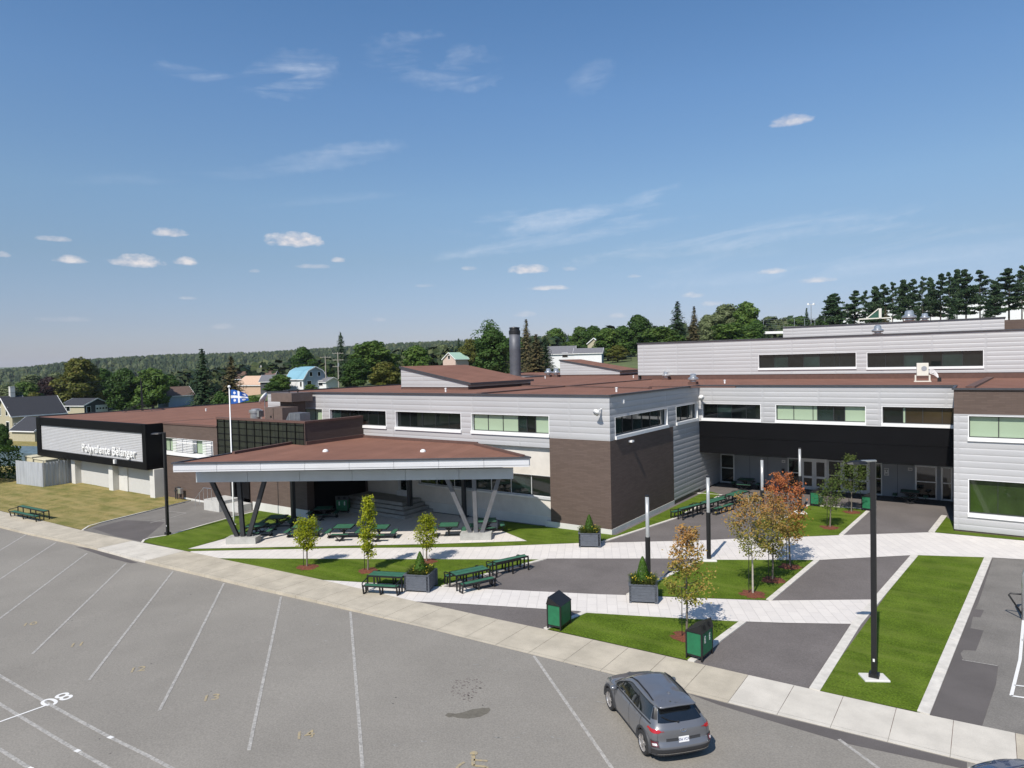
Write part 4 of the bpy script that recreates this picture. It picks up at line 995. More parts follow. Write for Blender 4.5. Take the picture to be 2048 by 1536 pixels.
for p, x, y, a, lab in spots_:
    o = p if id(p) not in used else clone(p)
    used.add(id(p)); o.location = lg(x, y); o.rotation_euler.z = radians(a); o['label'] = lab; o['group'] = 'square picnic tables'

# long tables with benches
def make_long(L, two=True, benches=(-1, 1), label=''):
    t = thing('bench_table', label, 'table with benches')
    w = .74 if two else .36; h = L/2
    for k, (a, b) in enumerate(((-w/2+.03, -.02), (.02, w/2-.03)) if two else ((-w/2+.03, w/2-.03),)):
        m = MB(); m.box(-h+.05, a, .745, h-.05, b, .775); m.build('top_board', M_GREEN, t)
    m = MB()
    for s in (-1, 1): m.box(-h, s*w/2-.02, .70, h, s*w/2+.02, .778)
    if two: m.box(-h, -.02, .70, h, .02, .765)
    m.build('top_rail', M_BLK, t)
    nL = 3 if L > 1.9 else 2
    for x in [(-h+.03+(2*h-.06)*k/(nL-1)) for k in range(nL)]:
        m = MB()
        for s in (-1, 1): m.bar((x, s*w/2, .72), (x, s*(w/2+.02), .0), .065, .065); 
        m.bar((x, -w/2, .73), (x, w/2, .73), .045, .045); m.build('leg_frame', M_BLK, t)
    for s in benches:
        c = s*(w/2+.46)
        m = MB(); m.box(-h+.08, c-.16, .43, h-.08, c+.16, .46); b = m.build('bench_seat', M_GREEN, t)
        m = MB()
        for q in (-1, 1): m.box(-h+.04, c+q*.175-.018, .40, h-.04, c+q*.175+.018, .465)
        for x in (-h+.06, 0, h-.06):
            m.bar((x, c-.16, .42), (x, c-.07, .0), .065, .065); m.bar((x, c+.16, .42), (x, c+.2, .0), .065, .065); m.bar((x, c-.1, .02), (x, c+.2, .02), .04, .04); m.bar((x, c-.17, .41), (x, c+.17, .41), .04, .04)
        for x in (-h+.06, h-.06):
            P = [(x, c+s*.19, .42), (x, c+s*.24, .56), (x, c+s*.12, .62), (x, s*(w/2), .68)]; m.tube(P, .03, 5)
        m.build('bench_frame', M_BLK, t)
    return t
l = make_long(1.9, True, (-1, 1), 'green table with benches at the kerb, left of the big grey planter')
l.location = lg(-24.85, 24.2); l.rotation_euler.z = radians(22); l['group'] = 'long green tables with benches'
def LT(L, two, bn, x, y, a, lab):
    o = make_long(L, two, bn, lab); o.location = lg(x, y); o.rotation_euler.z = radians(a); o['group'] = 'long green tables with benches'; return o
LT(1.95, True, (-1, 1), -21.55, 26.7, 67, 'green table with a bench on each side, right of the big planter')
LT(2.1, False, (1,), -20.95, 29.45, 69, 'narrow green counter with one bench behind, on grey asphalt beside the lower lawn strip')
LT(2.4, False, (1,), -17.35, 46.5, 76, 'nearest narrow green counter with one bench, beside the brown brick east wall')
LT(2.5, True, (-1, 1), -16.6, 49.3, 78, 'middle green table with benches in the row beside the east wall')
LT(2.5, True, (-1, 1), -15.95, 52.9, 80, 'farthest green table with benches in the row beside the east wall')
LT(4.6, False, (-1,), -64.2, 22.9, 2.5, 'long green counter with joined bench seats on the dry lawn at the far left')

# litter bins
def make_bin(label, sticker=True):
    t = thing('litter_bin', label, 'bin')
    w, d, h0, h1 = .47, .30, .12, 1.04     # opening side faces +y? openings at +x side
    m = MB()
    for x in (-w, w):
        for y in (-d, d): m.box(x-.03, y-.03, 0, x+.03, y+.03, h1+.0)
    m.box(-w, -d, .12, w, d, .2); m.build('frame', M_BLK, t)
    for s in (-1, 1):
        m = MB(); m.box(-w+.03, s*(d+.005)-.012, .2, w-.03, s*(d+.005)+.012, h1-.02); m.build('side_panel', M_BINGREEN, t)
        m = MB(); m.box(s*(w+.005)-.012, -d+.03, .2, s*(w+.005)+.012, d-.03, h1-.02); m.build('side_panel', M_BINGREEN, t)
    m = MB(); a = .05; z = h1
    A = [(-w-a,-d-a,z),(w+a,-d-a,z),(w+a,d+a,z),(-w-a,d+a,z)]
    T = [(-w-a,-.25,z+.32),(w+a,-.25,z+.32)]
    m.add(A+T, [(0,3,2,1),(0,1,5,4),(2,3,4,5),(1,2,5),(3,0,4)]); m.build('roof', M_BLK, t)
    for x in (-.22, .22):
        m = MB(); nrm_ = Vector((0, -.30, .39+0)).normalized()
        c = Vector((x, -.302, z+.16)); nrm_ = Vector((0, -.32, .10)).normalized(); ux = Vector((1, 0, 0)); uy = nrm_.cross(ux)
        ring = [c+nrm_*.012+ux*(.10*cos(k*pi/8))+uy*(.10*sin(k*pi/8)) for k in range(16)]; m.add(ring, [tuple(range(16))]); m.build('opening', MAT['black_hole'], t)
    if sticker:
        for x in (-.2, .22):
            m = MB(); m.box(x-.045, -d-.024, .62, x+.045, -d-.018, .9); s = m.build('sticker', M_SIGNW, t)
            k = MB(); k.box(x-.03, -d-.028, .72, x+.03, -d-.024, .75); k.box(x-.03, -d-.028, .66, x+.02, -d-.024, .68); k.box(x-.02, -d-.028, .79, x+.02, -d-.024, .85); q = k.build('lettering', M_BINGREEN); q.parent = s
    return t
mat('black_hole', (.003, .003, .003), rough=.9)
b = make_bin('green and black litter bin turned away, where the grey path meets the kerb')
for x, y, a, lab in ((-14.93, 24.45, -86, None), (-8.95, 24.75, 86, 'green and black bin with two round openings at the lawn corner nearest the grey car'),
                     (-10.6, 54.7, 86, 'green and black bin at the far lawn corner behind the reddest tree'), (-7.1, 54.8, 78, 'green and black bin right of the small green trees near the entrance'),
                     (-41.8, 36.1, 32, 'dark litter bin in deep shade under the canopy beside the steps')):
    o = b if lab is None else clone(b, label=lab)
    o.location = lg(x, y); o.rotation_euler.z = radians(a); o['group'] = 'green and black litter bins'

# planters
def make_planter(w, label):
    t = thing('planter', label, 'planter'); h = .82
    m = MB()
    for k in range(5):
        z = .08+k*.148
        m.box(-w, -w, z, w, -w+.04, z+.142); m.box(-w, w-.04, z, w, w, z+.142); m.box(-w, -w+.04, z, -w+.04, w-.04, z+.142); m.box(w-.04, -w+.04, z, w, w-.04, z+.142)
    m.build('side_boards', M_PLANT, t)
    for x in (-1, 1):
        for y in (-1, 1):
            m = MB(); m.box(x*(w+.03)-.02*0-(.13 if x > 0 else -.03)*1, y*(w+.03)-(.13 if y > 0 else -.03), 0, x*(w+.03)+(.02 if x > 0 else .13), y*(w+.03)+(.02 if y > 0 else .13), h+.02); m.build('corner_post', M_PLANT, t)
    m = MB()
    for s in (-1, 1): m.box(-w-.03, s*(w-.03)-.06, h, w+.03, s*(w-.03)+.06, h+.035); m.box(s*(w-.03)-.06, -w+.08, h+.002, s*(w-.03)+.06, w-.08, h+.033)
    m.build('rim', M_PLANT, t)
    m = MB(); m.box(-w+.04, -w+.04, .5, w-.04, w-.04, .66); m.build('soil', M_SOIL, t)
    return t
pl = make_planter(.63, 'slate grey wooden planter between two green bench tables at the kerb')
_c = lambda a, b: ((G(*a)+G(*b))/2)
_p = [_c((808,1183.5),(874,1169.5)), _c((1156,1095),(1202,1084.5)), _c((1253,1203.5),(1319,1192)), _c((1502,1086),(1556,1075))]
planters = [(_p[0].x, _p[0].y, 22, None), (_p[1].x, _p[1].y, 27, 'slate grey planter at the corner of the brown brick block'), (_p[2].x, _p[2].y, 24, 'slate grey planter on the lower pale path behind the orange tree'), (_p[3].x, _p[3].y, 30, 'slate grey planter half hidden behind the red and orange trees')]
for x, y, a, lab in planters:
    o = pl if lab is None else clone(pl, label=lab)
    o.location = lg(x, y); o.rotation_euler.z = radians(a); o['group'] = 'slate grey planters'

# ------------------------------------------------------------------ foliage
def leaf_mat(name, cols, trans=.25):
    m = bpy.data.materials.new(name); m.use_nodes = True; N, L, b = nodes(m)
    b.inputs['Roughness'].default_value = .6; b.inputs['Specular IOR Level'].default_value = .25
    g = N.new('ShaderNodeTexCoord'); n = N.new('ShaderNodeTexNoise'); n.inputs['Scale'].default_value = .55; n.inputs['Detail'].default_value = 3; L.new(g.outputs['Object'], n.inputs['Vector'])
    wn = N.new('ShaderNodeTexWhiteNoise'); geo = N.new('ShaderNodeNewGeometry'); 
    at_ = N.new('ShaderNodeAttribute'); at_.attribute_name = 'leaf'
    oi = N.new('ShaderNodeObjectInfo')
    f = mth(N, L, 'ADD', mth(N, L, 'MULTIPLY', n.outputs['Fac'], .9), mth(N, L, 'MULTIPLY', at_.outputs['Fac'], .62)); f = mth(N, L, 'SUBTRACT', f, .27)
    r = N.new('ShaderNodeValToRGB'); e = r.color_ramp.elements
    e[0].position = 0; e[0].color = (*cols[0], 1); e[1].position = 1; e[1].color = (*cols[-1], 1)
    for i, c in enumerate(cols[1:-1]): q = e.new((i+1)/(len(cols)-1)); q.color = (*c, 1)
    L.new(f, r.inputs[0])
    mm = N.new('ShaderNodeMix'); mm.data_type = 'RGBA'; mm.blend_type = 'MULTIPLY'; mm.inputs['Factor'].default_value = 1
    L.new(r.outputs[0], mm.inputs[6]); L.new(mth(N, L, 'ADD', mth(N, L, 'MULTIPLY', oi.outputs['Random'], .3), .85), mm.inputs[7])
    L.new(mm.outputs[2], b.inputs['Base Color'])
    tr = N.new('ShaderNodeBsdfTranslucent'); L.new(mm.outputs[2], tr.inputs[0]); ms = N.new('ShaderNodeMixShader'); ms.inputs[0].default_value = trans
    L.new(b.outputs[0], ms.inputs[1]); L.new(tr.outputs[0], ms.inputs[2]); L.new(ms.outputs[0], N['Material Output'].inputs[0])
    return m
class Leaves:
    def __init__(s, seed): s.r = random.Random(seed); s.v = []; s.f = []; s.a = []
    def leaf(s, p, n, size, asp=.6, a=None):
        r = s.r; n = n.normalized()
        t = n.cross(Vector((r.gauss(0, 1), r.gauss(0, 1), r.gauss(0, 1))))
        if t.length < 1e-4: return
        t.normalize(); u = n.cross(t); b = len(s.v); h = size*.5
        s.v += [tuple(p-t*h), tuple(p+u*h*asp), tuple(p+t*h), tuple(p-u*h*asp)]; s.f.append((b, b+1, b+2, b+3)); s.a.append(r.random() if a is None else a)
    def blob(s, c, rad, n, size, jit=.5, fill=.35, a0=None, drop=0):
        r = s.r; c = Vector(c)
        for i in range(n):
            d = Vector((r.gauss(0, 1), r.gauss(0, 1), r.gauss(0, 1))).normalized()
            k = 1 - fill*r.random()**1.5
            k *= 1 + .25*noise.noise(d*2.2 + c)
            p = c + Vector((d.x*rad[0], d.y*rad[1], d.z*rad[2]))*k
            nn = d + Vector((r.gauss(0, jit), r.gauss(0, jit), r.gauss(0, jit)+.25))
            s.leaf(p, nn, size*r.uniform(.6, 1.3), a=None if a0 is None else min(1, max(0, a0+r.gauss(0, .25))))
    def build(s, name, material, parent=None):
        me = bpy.data.meshes.new(name); me.from_pydata(s.v, [], s.f); me.materials.append(material)
        at_ = me.attributes.new('leaf', 'FLOAT', 'FACE'); at_.data.foreach_set('value', s.a)
        o = bpy.data.objects.new(name, me); COL.objects.link(o); o.parent = parent; return o
M_BARK = mat('grey_bark', (.20, .17, .135), rough=.95, var=.2, vscale=8, stretch=(1, 1, .25))
M_BARKD = mat('dark_bark', (.075, .055, .042), rough=.95, var=.2, vscale=6)
LG = leaf_mat('leaves_green', [(0.021, 0.052, 0.010), (0.046, 0.098, 0.016), (0.078, 0.137, 0.026)])
LM = leaf_mat('leaves_mid', [(0.034, 0.078, 0.013), (0.072, 0.130, 0.021), (0.137, 0.195, 0.039)])
LY = leaf_mat('leaves_olive', [(0.058, 0.078, 0.013), (0.111, 0.124, 0.021), (0.195, 0.163, 0.033)])
LW = leaf_mat('leaves_willow', [(0.078, 0.111, 0.046), (0.143, 0.176, 0.078), (0.215, 0.240, 0.124)])
LP = leaf_mat('leaves_purple', [(.012, .009, .012), (.030, .016, .018), (.055, .028, .022)])
LS = leaf_mat('needles_dark', [(0.013, 0.031, 0.013), (0.026, 0.055, 0.021), (0.055, 0.086, 0.031)], .1)
LB = leaf_mat('needles_blue', [(0.058, 0.091, 0.091), (0.111, 0.150, 0.156), (0.182, 0.221, 0.234)], .1)
LBR = leaf_mat('needles_brownish', [(0.029, 0.036, 0.016), (0.078, 0.068, 0.029), (0.156, 0.111, 0.052)], .1)
LT1 = leaf_mat('young_lime_leaves', [(.16, .20, .010), (.33, .37, .018), (.56, .53, .045)], .5)
LO1 = leaf_mat('young_orange_leaves', [(.110, .140, .018), (.220, .215, .032), (.320, .215, .060), (.36, .155, .055)], .35)
LO2 = leaf_mat('young_red_leaves', [(.120, .130, .020), (.270, .180, .035), (.360, .135, .045), (.33, .085, .038)], .35)
LG1 = leaf_mat('young_green_leaves', [(.045, .075, .014), (.085, .125, .025), (.150, .175, .045)], .35)
LCED = leaf_mat('cedar_sprays', [(.020, .060, .006), (.050, .115, .010), (.095, .165, .020)], .2)

def proto_decid(name, mat_, seed, lobes=18, n=520, size=.62, bark=M_BARKD, h=12, w=4.2, low=.14, gap=.0):
    """12 m tall, crown of many lobes, each a shell of leaf clumps"""
    r = random.Random(seed); t = thing(name, 'x', 'tree'); lv = Leaves(seed); m = MB()
    m.tube([(0, 0, -1), (0, 0, h*.18), (.15, .1, h*.45), (0, .1, h*.8)], [.32, .26, .16, .04], 7)
    for i in range(lobes):
        f = (i+.5)/lobes; z = h*(low + (1-low)*.92*f**.9); rr = w*(sin(pi*min(1, .16+.84*(f**.85)))**.7)*(.78)
        a = i*2.4 + r.uniform(-.3, .3); q = rr*r.uniform(.35, .95) if f < .9 else rr*.2
        c = Vector((q*cos(a), q*sin(a), z)); s = w*r.uniform(.30, .46)
        m.tube([(0, 0, max(.8, z*.45)), c*.6+Vector((0, 0, z*.38)), c], [.1, .07, .02], 5, cap=False)
        lv.blob(c, (s*1.1, s*1.1, s*.85), n, size)
    lv.blob((0, 0, h*.5), (w*.62, w*.62, h*.33), n*2, size*1.1, fill=.8)
    m.build('trunk', bark, t, smooth=True); lv.build('crown', mat_, t); return t
def proto_spruce(name, mat_, seed, h=12, w=3.0, layers=34, size=.62, dens=60, p=.85, droop=.25, base=.05, ragged=.2):
    r = random.Random(seed); t = thing(name, 'x', 'tree'); lv = Leaves(seed); m = MB()
    m.tube([(0, 0, -1), (0, 0, h*.5), (0, 0, h*.97)], [.2, .12, .02], 6)
    for i in range(layers):
        f = i/(layers-1); z = h*(base + (1-base)*f); rad = w*((1-f)**p)*(.9+.2*r.random()) + .12
        nb = max(6, int(17*(1-f*.6)))
        for k in range(nb):
            a = 2*pi*k/nb + r.random(); rl = rad*r.uniform(1-ragged, 1+ragged*.6)
            for j in range(max(3, int(dens*rl/w/3))):
                q = rl*(j+1)/max(3, int(dens*rl/w/3)); zz = z - droop*q + .25*q*q/max(rl, .3)*.3
                lv.leaf(Vector((q*cos(a)+r.gauss(0, .12), q*sin(a)+r.gauss(0, .12), zz+r.gauss(0, .08))), Vector((cos(a)*.5, sin(a)*.5, .9+r.gauss(0, .3))), size*r.uniform(.6, 1.25), .55)
    m.build('trunk', M_BARKD, t); lv.build('crown', mat_, t); return t
def proto_pine(name, mat_, seed, h=16, w=3.0, clumps=74, n=110, size=.6, low=.30, top=1.0):
    """tall pine with a bare lower trunk and flat ragged tufts"""
    r = random.Random(seed); t = thing(name, 'x', 'tree'); lv = Leaves(seed); m = MB()
    m.tube([(0, 0, -1), (0, 0, h*.5), (.1, 0, h*.96)], [.2, .15, .04], 6)
    for i in range(clumps):
        f = i/(clumps-1); z = h*(low + (top-low)*f); rad = w*(1.05-f**1.6*.85)*r.uniform(.25, 1.2); a = r.uniform(0, 6.28)
        c = Vector((rad*cos(a)*.8, rad*sin(a)*.8, z+r.uniform(-.3, .3)))
        m.tube([(0, 0, z-.3), c], [.05, .02], 4, cap=False)
        lv.blob(c, (rad*.62+.3, rad*.62+.3, .42), n, size, jit=.8, fill=.7)
    m.build('trunk', M_BARKD, t); lv.build('crown', mat_, t); return t
def recol(t, mat_, seed=0):      # same crown shape in another leaf colour
    c = clone(t)
    for ch in bpy.data.objects:
        if ch.parent == c and ch.name.startswith('crown'):
            ch.data = ch.data.copy(); ch.data.materials.clear(); ch.data.materials.append(mat_)
    return c
P = {}
P['dk'] = proto_decid('broadleaf_tree', LG, 1); P['dk2'] = proto_decid('broadleaf_tree', LG, 5, lobes=18, w=4.8)
P['md'] = proto_decid('broadleaf_tree', LM, 2, lobes=16); P['md2'] = proto_decid('broadleaf_tree', LM, 8, lobes=12, w=4.6)
P['ol'] = proto_decid('broadleaf_tree', LY, 3, lobes=15); P['wl'] = proto_decid('willow_tree', LW, 4, lobes=18, size=.6)
P['pu'] = recol(P['dk2'], LP); P['pu'].name = 'purple_beech'
P['sp'] = proto_decid('sparse_tree', LG, 9, lobes=13, n=95, size=.5, low=.45)
P['sr'] = proto_spruce('spruce_tree', LS, 1); P['sr2'] = proto_spruce('spruce_tree', LS, 2, w=3.4, ragged=.35, droop=.1, p=.85)
P['sf'] = proto_spruce('spruce_tree', LS, 7, w=3.2, p=.45, ragged=.15, droop=.15)
P['br'] = recol(P['sr2'], LBR); P['br'].name = 'spruce_tree'; P['bl'] = recol(P['sr'], LB); P['bl'].name = 'blue_spruce'
P['pn'] = proto_pine('pine_tree', LS, 1); P['pn2'] = proto_pine('pine_tree', LS, 2, clumps=24, w=3.4); P['pn3'] = proto_pine('pine_tree', LS, 3, clumps=36, low=.3, w=2.8)
PH = {'pn': 16.3, 'pn2': 16.3, 'pn3': 16.3}; PW = {'dk': 9.6, 'dk2': 11, 'md': 9.6, 'md2': 10.4, 'ol': 9.6, 'wl': 9.6, 'pu': 11, 'sp': 9, 'sr': 6.2, 'sr2': 7.4, 'br': 7.4, 'bl': 6.2, 'pn': 6.4, 'pn2': 7.2, 'pn3': 6}
def _wid(t):
    bb = [c for ch in bpy.data.objects if ch.parent == t and ch.name.startswith('crown') for c in ch.bound_box]
    return (max(b[0] for b in bb)-min(b[0] for b in bb)+max(b[1] for b in bb)-min(b[1] for b in bb))/2*.93, max(b[2] for b in bb)
for _k in P: PW[_k], PH[_k] = _wid(P[_k])
first = set()
def tree(kind, px, py, wpx, dist, label, group=None, base=None):
    top = at(px, py, dist); zb = H(top.x, top.y) if base is None else base
    hgt = max(1.5, top.z - zb); fd = (Vector((top.x, top.y, 0))).dot(Vector((-r0.y, r0.x, 0)))
    wid = wpx*fd/FPX*sqrt(1+((px-1024)/FPX)**2)**0
    p = P[kind]; sc = (wid/PW[kind], wid/PW[kind], hgt/PH[kind])
    if kind not in first: first.add(kind); o = p
    else: o = clone(p)
    o.location = (top.x, top.y, zb); o.scale = sc; o.rotation_euler.z = R.uniform(0, 6.28); o['label'] = label
    o['category'] = 'tree'
    if group: o['group'] = group
    elif 'group' in o: del o['group']
    return o
GF = 'trees beyond the school roof'
T = [('wl',15,768,70,215,'pale willow at the far left edge behind the dark roofed house'),('md',48,762,62,225,'round mid green tree between the pale willow and the purple tree'),
('pu',98,752,66,235,'dark purple leaved tree behind the dark roofed house'),('wl',112,744,50,300,'pale grey-green willow behind the purple tree'),('wl',62,748,70,330,'pale willow band left of the purple tree'),
('ol',68,782,42,195,'small yellow-green tree behind the ridge of the dark roofed house'),('ol',158,713,92,222,'tall yellowish tree rising above the small garage'),('dk',205,735,50,232,'dark tree touching the tall yellowish tree'),
('dk2',247,735,72,190,'dark green tree left of the roof antenna'),('md',303,735,78,185,'bright topped green tree behind the roof antenna'),('dk',338,748,44,215,'dark tree behind the small pale blue house'),
('sr2',403,697,84,140,'big dark spruce behind the left wing roof'),('br',462,712,86,142,'loose brown-green conifer just left above the flag'),('md',505,790,56,118,'low green shrub tree right of the flag'),('dk',440,780,40,122,'low dark tree at the foot of the big dark spruce'),
('dk2',605,692,58,185,'rounded dark tree directly behind the blue roofed house'),('sf',681,663,34,215,'narrow pointed spruce taller than its neighbours, above the utility poles'),
('md2',745,680,108,172,'wide bright green tree right of the utility poles'),('dk',712,715,60,150,'dark tree at the foot of the right utility pole'),('ol',770,722,66,140,'yellow-green tree against the left end of the roof monitor'),
('md',832,690,62,185,'round green tree above the left roof monitor'),('wl',886,688,44,240,'pale round willow left of the green roofed pink house'),('sr',917,676,26,240,'small dark spruce above the green roofed pink house'),
('sp',978,638,58,205,'thin see-through tree top above the big dark tree left of the chimney'),('dk2',984,656,88,150,'big dark tree left of the chimney'),('ol',940,676,46,230,'olive tree behind the green roofed pink house'),
('br',1052,638,56,178,'pale brownish larch top right of the chimney'),('br',1072,668,74,160,'brownish conifer with drooping branches right of the chimney'),('sr2',1090,672,50,170,'dark conifer left of the grey roofed garage'),
('md',1112,655,50,260,'green tree above the grey roofed house'),('bl',1135,672,28,225,'blue spruce above the grey roofed house'),('md2',1160,652,56,250,'light green tree above the white garage'),('dk',1186,650,52,230,'dark green tree above the white garage'),
('md',1215,655,66,200,'mid green tree right of the green gable'),('dk',1245,650,56,215,'dark green tree left of the pointed dark tree'),('dk',1276,627,54,215,'pointed dark green tree above the left end of the upper storey'),
('md2',1322,652,92,185,'broad light green tree in front of the big spruce'),('sr2',1355,602,76,195,'tallest dark spruce right of the broad light green tree'),('br',1388,612,50,192,'browner spruce touching the tallest dark spruce'),
('wl',1415,628,50,225,'pale loose tree right of the browner spruce'),('wl',1452,607,76,225,'high rounded pale green tree top'),('md',1492,602,62,215,'high dark topped poplar like tree left of the ball fence'),
('md2',1462,645,96,185,'light green thicket tree above the upper storey roof'),('dk',1512,640,40,205,'dark tree just left of the ball fence'),('wl',1575,634,70,320,'distant pale tree behind the ball fence'),('md',1600,632,60,300,'distant round tree behind the floodlight mast'),
('wl',1540,632,60,340,'distant pale tree at the left end of the ball fence'),('sr',1613,615,26,215,'small dark spruce left of the floodlight mast'),('dk',1640,640,40,215,'low dark tree left of the lone pine'),
('md',1140,682,60,215,'low green tree behind the grey roofed house'),('dk2',1035,672,60,230,'green tree behind the chimney'),('md',640,735,50,190,'low olive tree between blue house and utility poles'),('md',560,748,50,176,'low green tree above the brown roofed bungalow'),
('ol',1235,690,44,185,'small yellow-green tree above the right roof monitor')]
for k, px, py, w, d, lab in T: tree(k, px, py, w, d, lab, GF)
pines = [(1666,586,48),(1709,580,36),(1731,580,26),(1751,571,30),(1767,567,30),(1785,563,28),(1806,558,34),(1826,557,30),(1845,552,28),(1861,553,26),(1881,546,34),(1898,543,30),(1914,537,32),(1932,537,40),(1960,539,46),(1990,560,34),(2018,535,44),(2044,530,42),(2075,528,44)]
ords = ['lone first','second','third','fourth','fifth','sixth','seventh','eighth','ninth','tenth','eleventh','twelfth','thirteenth','fourteenth','fifteenth','sixteenth','seventeenth','eighteenth','nineteenth']
for i, (px, py, w) in enumerate(pines):
    tree(('pn', 'pn3', 'pn2')[i % 3], px, py, w*1.45, 222+(i*7 % 5)*6, ords[i]+' tall pine counted from the left in the hillside row', 'tall pines in the row on the hill')
for px, py, w, lab in ((1903,607,36,'short dark spruce under the twelfth pine'),(1977,602,42,'short dark spruce under the gap in the pine row'),(1771,612,26,'short brownish spruce beside the green roof gable'),(1640,628,30,'short spruce left of the lone first pine'),(1700,632,28,'short spruce between the first two pines'),(1835,622,26,'short spruce in front of the long white building')):
    tree('sr' if px != 1771 else 'br', px, py, w, 212, lab, 'short spruces under the pine row')

# forest on the valley and ridges: one mass
def forest():
    v = []; f = []; at_ = []; r = random.Random(5)
    def addt(x, y, z, h, w, con, n):
        b = len(v); k = 7
        if con:
            rings = [(0, w*.5), (.35*h, w*.42), (.7*h, w*.2)]
        else: rings = [(.05*h, w*.35), (.45*h, w*.56), (.8*h, w*.38)]
        a0 = r.random()*6
        for zz, rr in rings:
            for i in range(k):
                a = a0+2*pi*i/k; q = rr*r.uniform(.72, 1.25); v.append((x+q*cos(a), y+q*sin(a), z+zz+r.uniform(-.06, .06)*h))
        v.append((x+r.gauss(0, .05)*w, y, z+h)); t = r.random()*.7 + (.0 if con else .3)
        for j in range(2):
            for i in range(k): f.append((b+j*k+i, b+j*k+(i+1) % k, b+(j+1)*k+(i+1) % k, b+(j+1)*k+i)); at_.append(min(1, max(0, t+r.gauss(0, .16))))
        for i in range(k): f.append((b+2*k+i, b+2*k+(i+1) % k, b+3*k)); at_.append(min(1, max(0, t+r.gauss(0, .16))))
    def bush(x, y, z, h, w):
        t = r.random()*.8+.1
        for i in range(30):
            d = Vector((r.gauss(0, 1), r.gauss(0, 1), abs(r.gauss(0, 1))*.9-.1)).normalized(); k = r.uniform(.75, 1.08)
            p = Vector((x+d.x*w*.5*k, y+d.y*w*.5*k, z+h*.42+d.z*h*.55*k)); n = (d+Vector((r.gauss(0, .3), r.gauss(0, .3), r.gauss(0, .3)))).normalized()
            q = n.cross(Vector((r.gauss(0, 1), r.gauss(0, 1), r.gauss(0, 1)))).normalized(); u = n.cross(q); s_ = w*r.uniform(.10, .21); b = len(v)
            v.extend([tuple(p-q*s_), tuple(p+u*s_*.8), tuple(p+q*s_), tuple(p-u*s_*.8)]); f.append((b, b+1, b+2, b+3)); at_.append(min(1, max(0, t+r.gauss(0, .18))))
    def scatter(n, d0, d1, c0, c1, hh, pc):
        for i in range(n):
            c = r.uniform(c0, c1); d = sqrt(r.uniform(d0*d0, d1*d1)) if d1/d0 < 4 else r.uniform(d0, d1)
            dr = ray(c, 700); dr.z = 0; dr.normalize(); x, y = dr.x*d, dr.y*d
            con = r.random() < pc; h = hh*r.uniform(.6, 1.25)
            if d0 < 600 and not con: bush(x, y, H(x, y)-.5, h, h*r.uniform(.8, 1.15)); continue
            addt(x, y, H(x, y)-.5, h, h*(.45 if con else .8), con, 0)
    scatter(3600, 235, 420, -260, 1120, 8, .12); scatter(1000, 300, 480, 1100, 1720, 10, .3)
    scatter(5200, 420, 900, -300, 1300, 9.5, .35); scatter(17000, 850, 1560, -300, 1350, 11, .75); scatter(600, 420, 700, 1650, 2200, 13, .6)
    me = bpy.data.meshes.new('forest'); me.from_pydata(v, [], f); q = me.attributes.new('leaf', 'FLOAT', 'FACE'); q.data.foreach_set('value', at_)
    me.materials.append(leaf_mat('forest_leaves', [(.008, .017, .008), (.016, .032, .011), (.038, .052, .016), (.085, .092, .034)], 0))
    o = bpy.data.objects.new('forest', me); COL.objects.link(o); tag(o, 'wooded valley and ridge of mixed trees along the horizon', 'forest', kind='stuff')
forest()

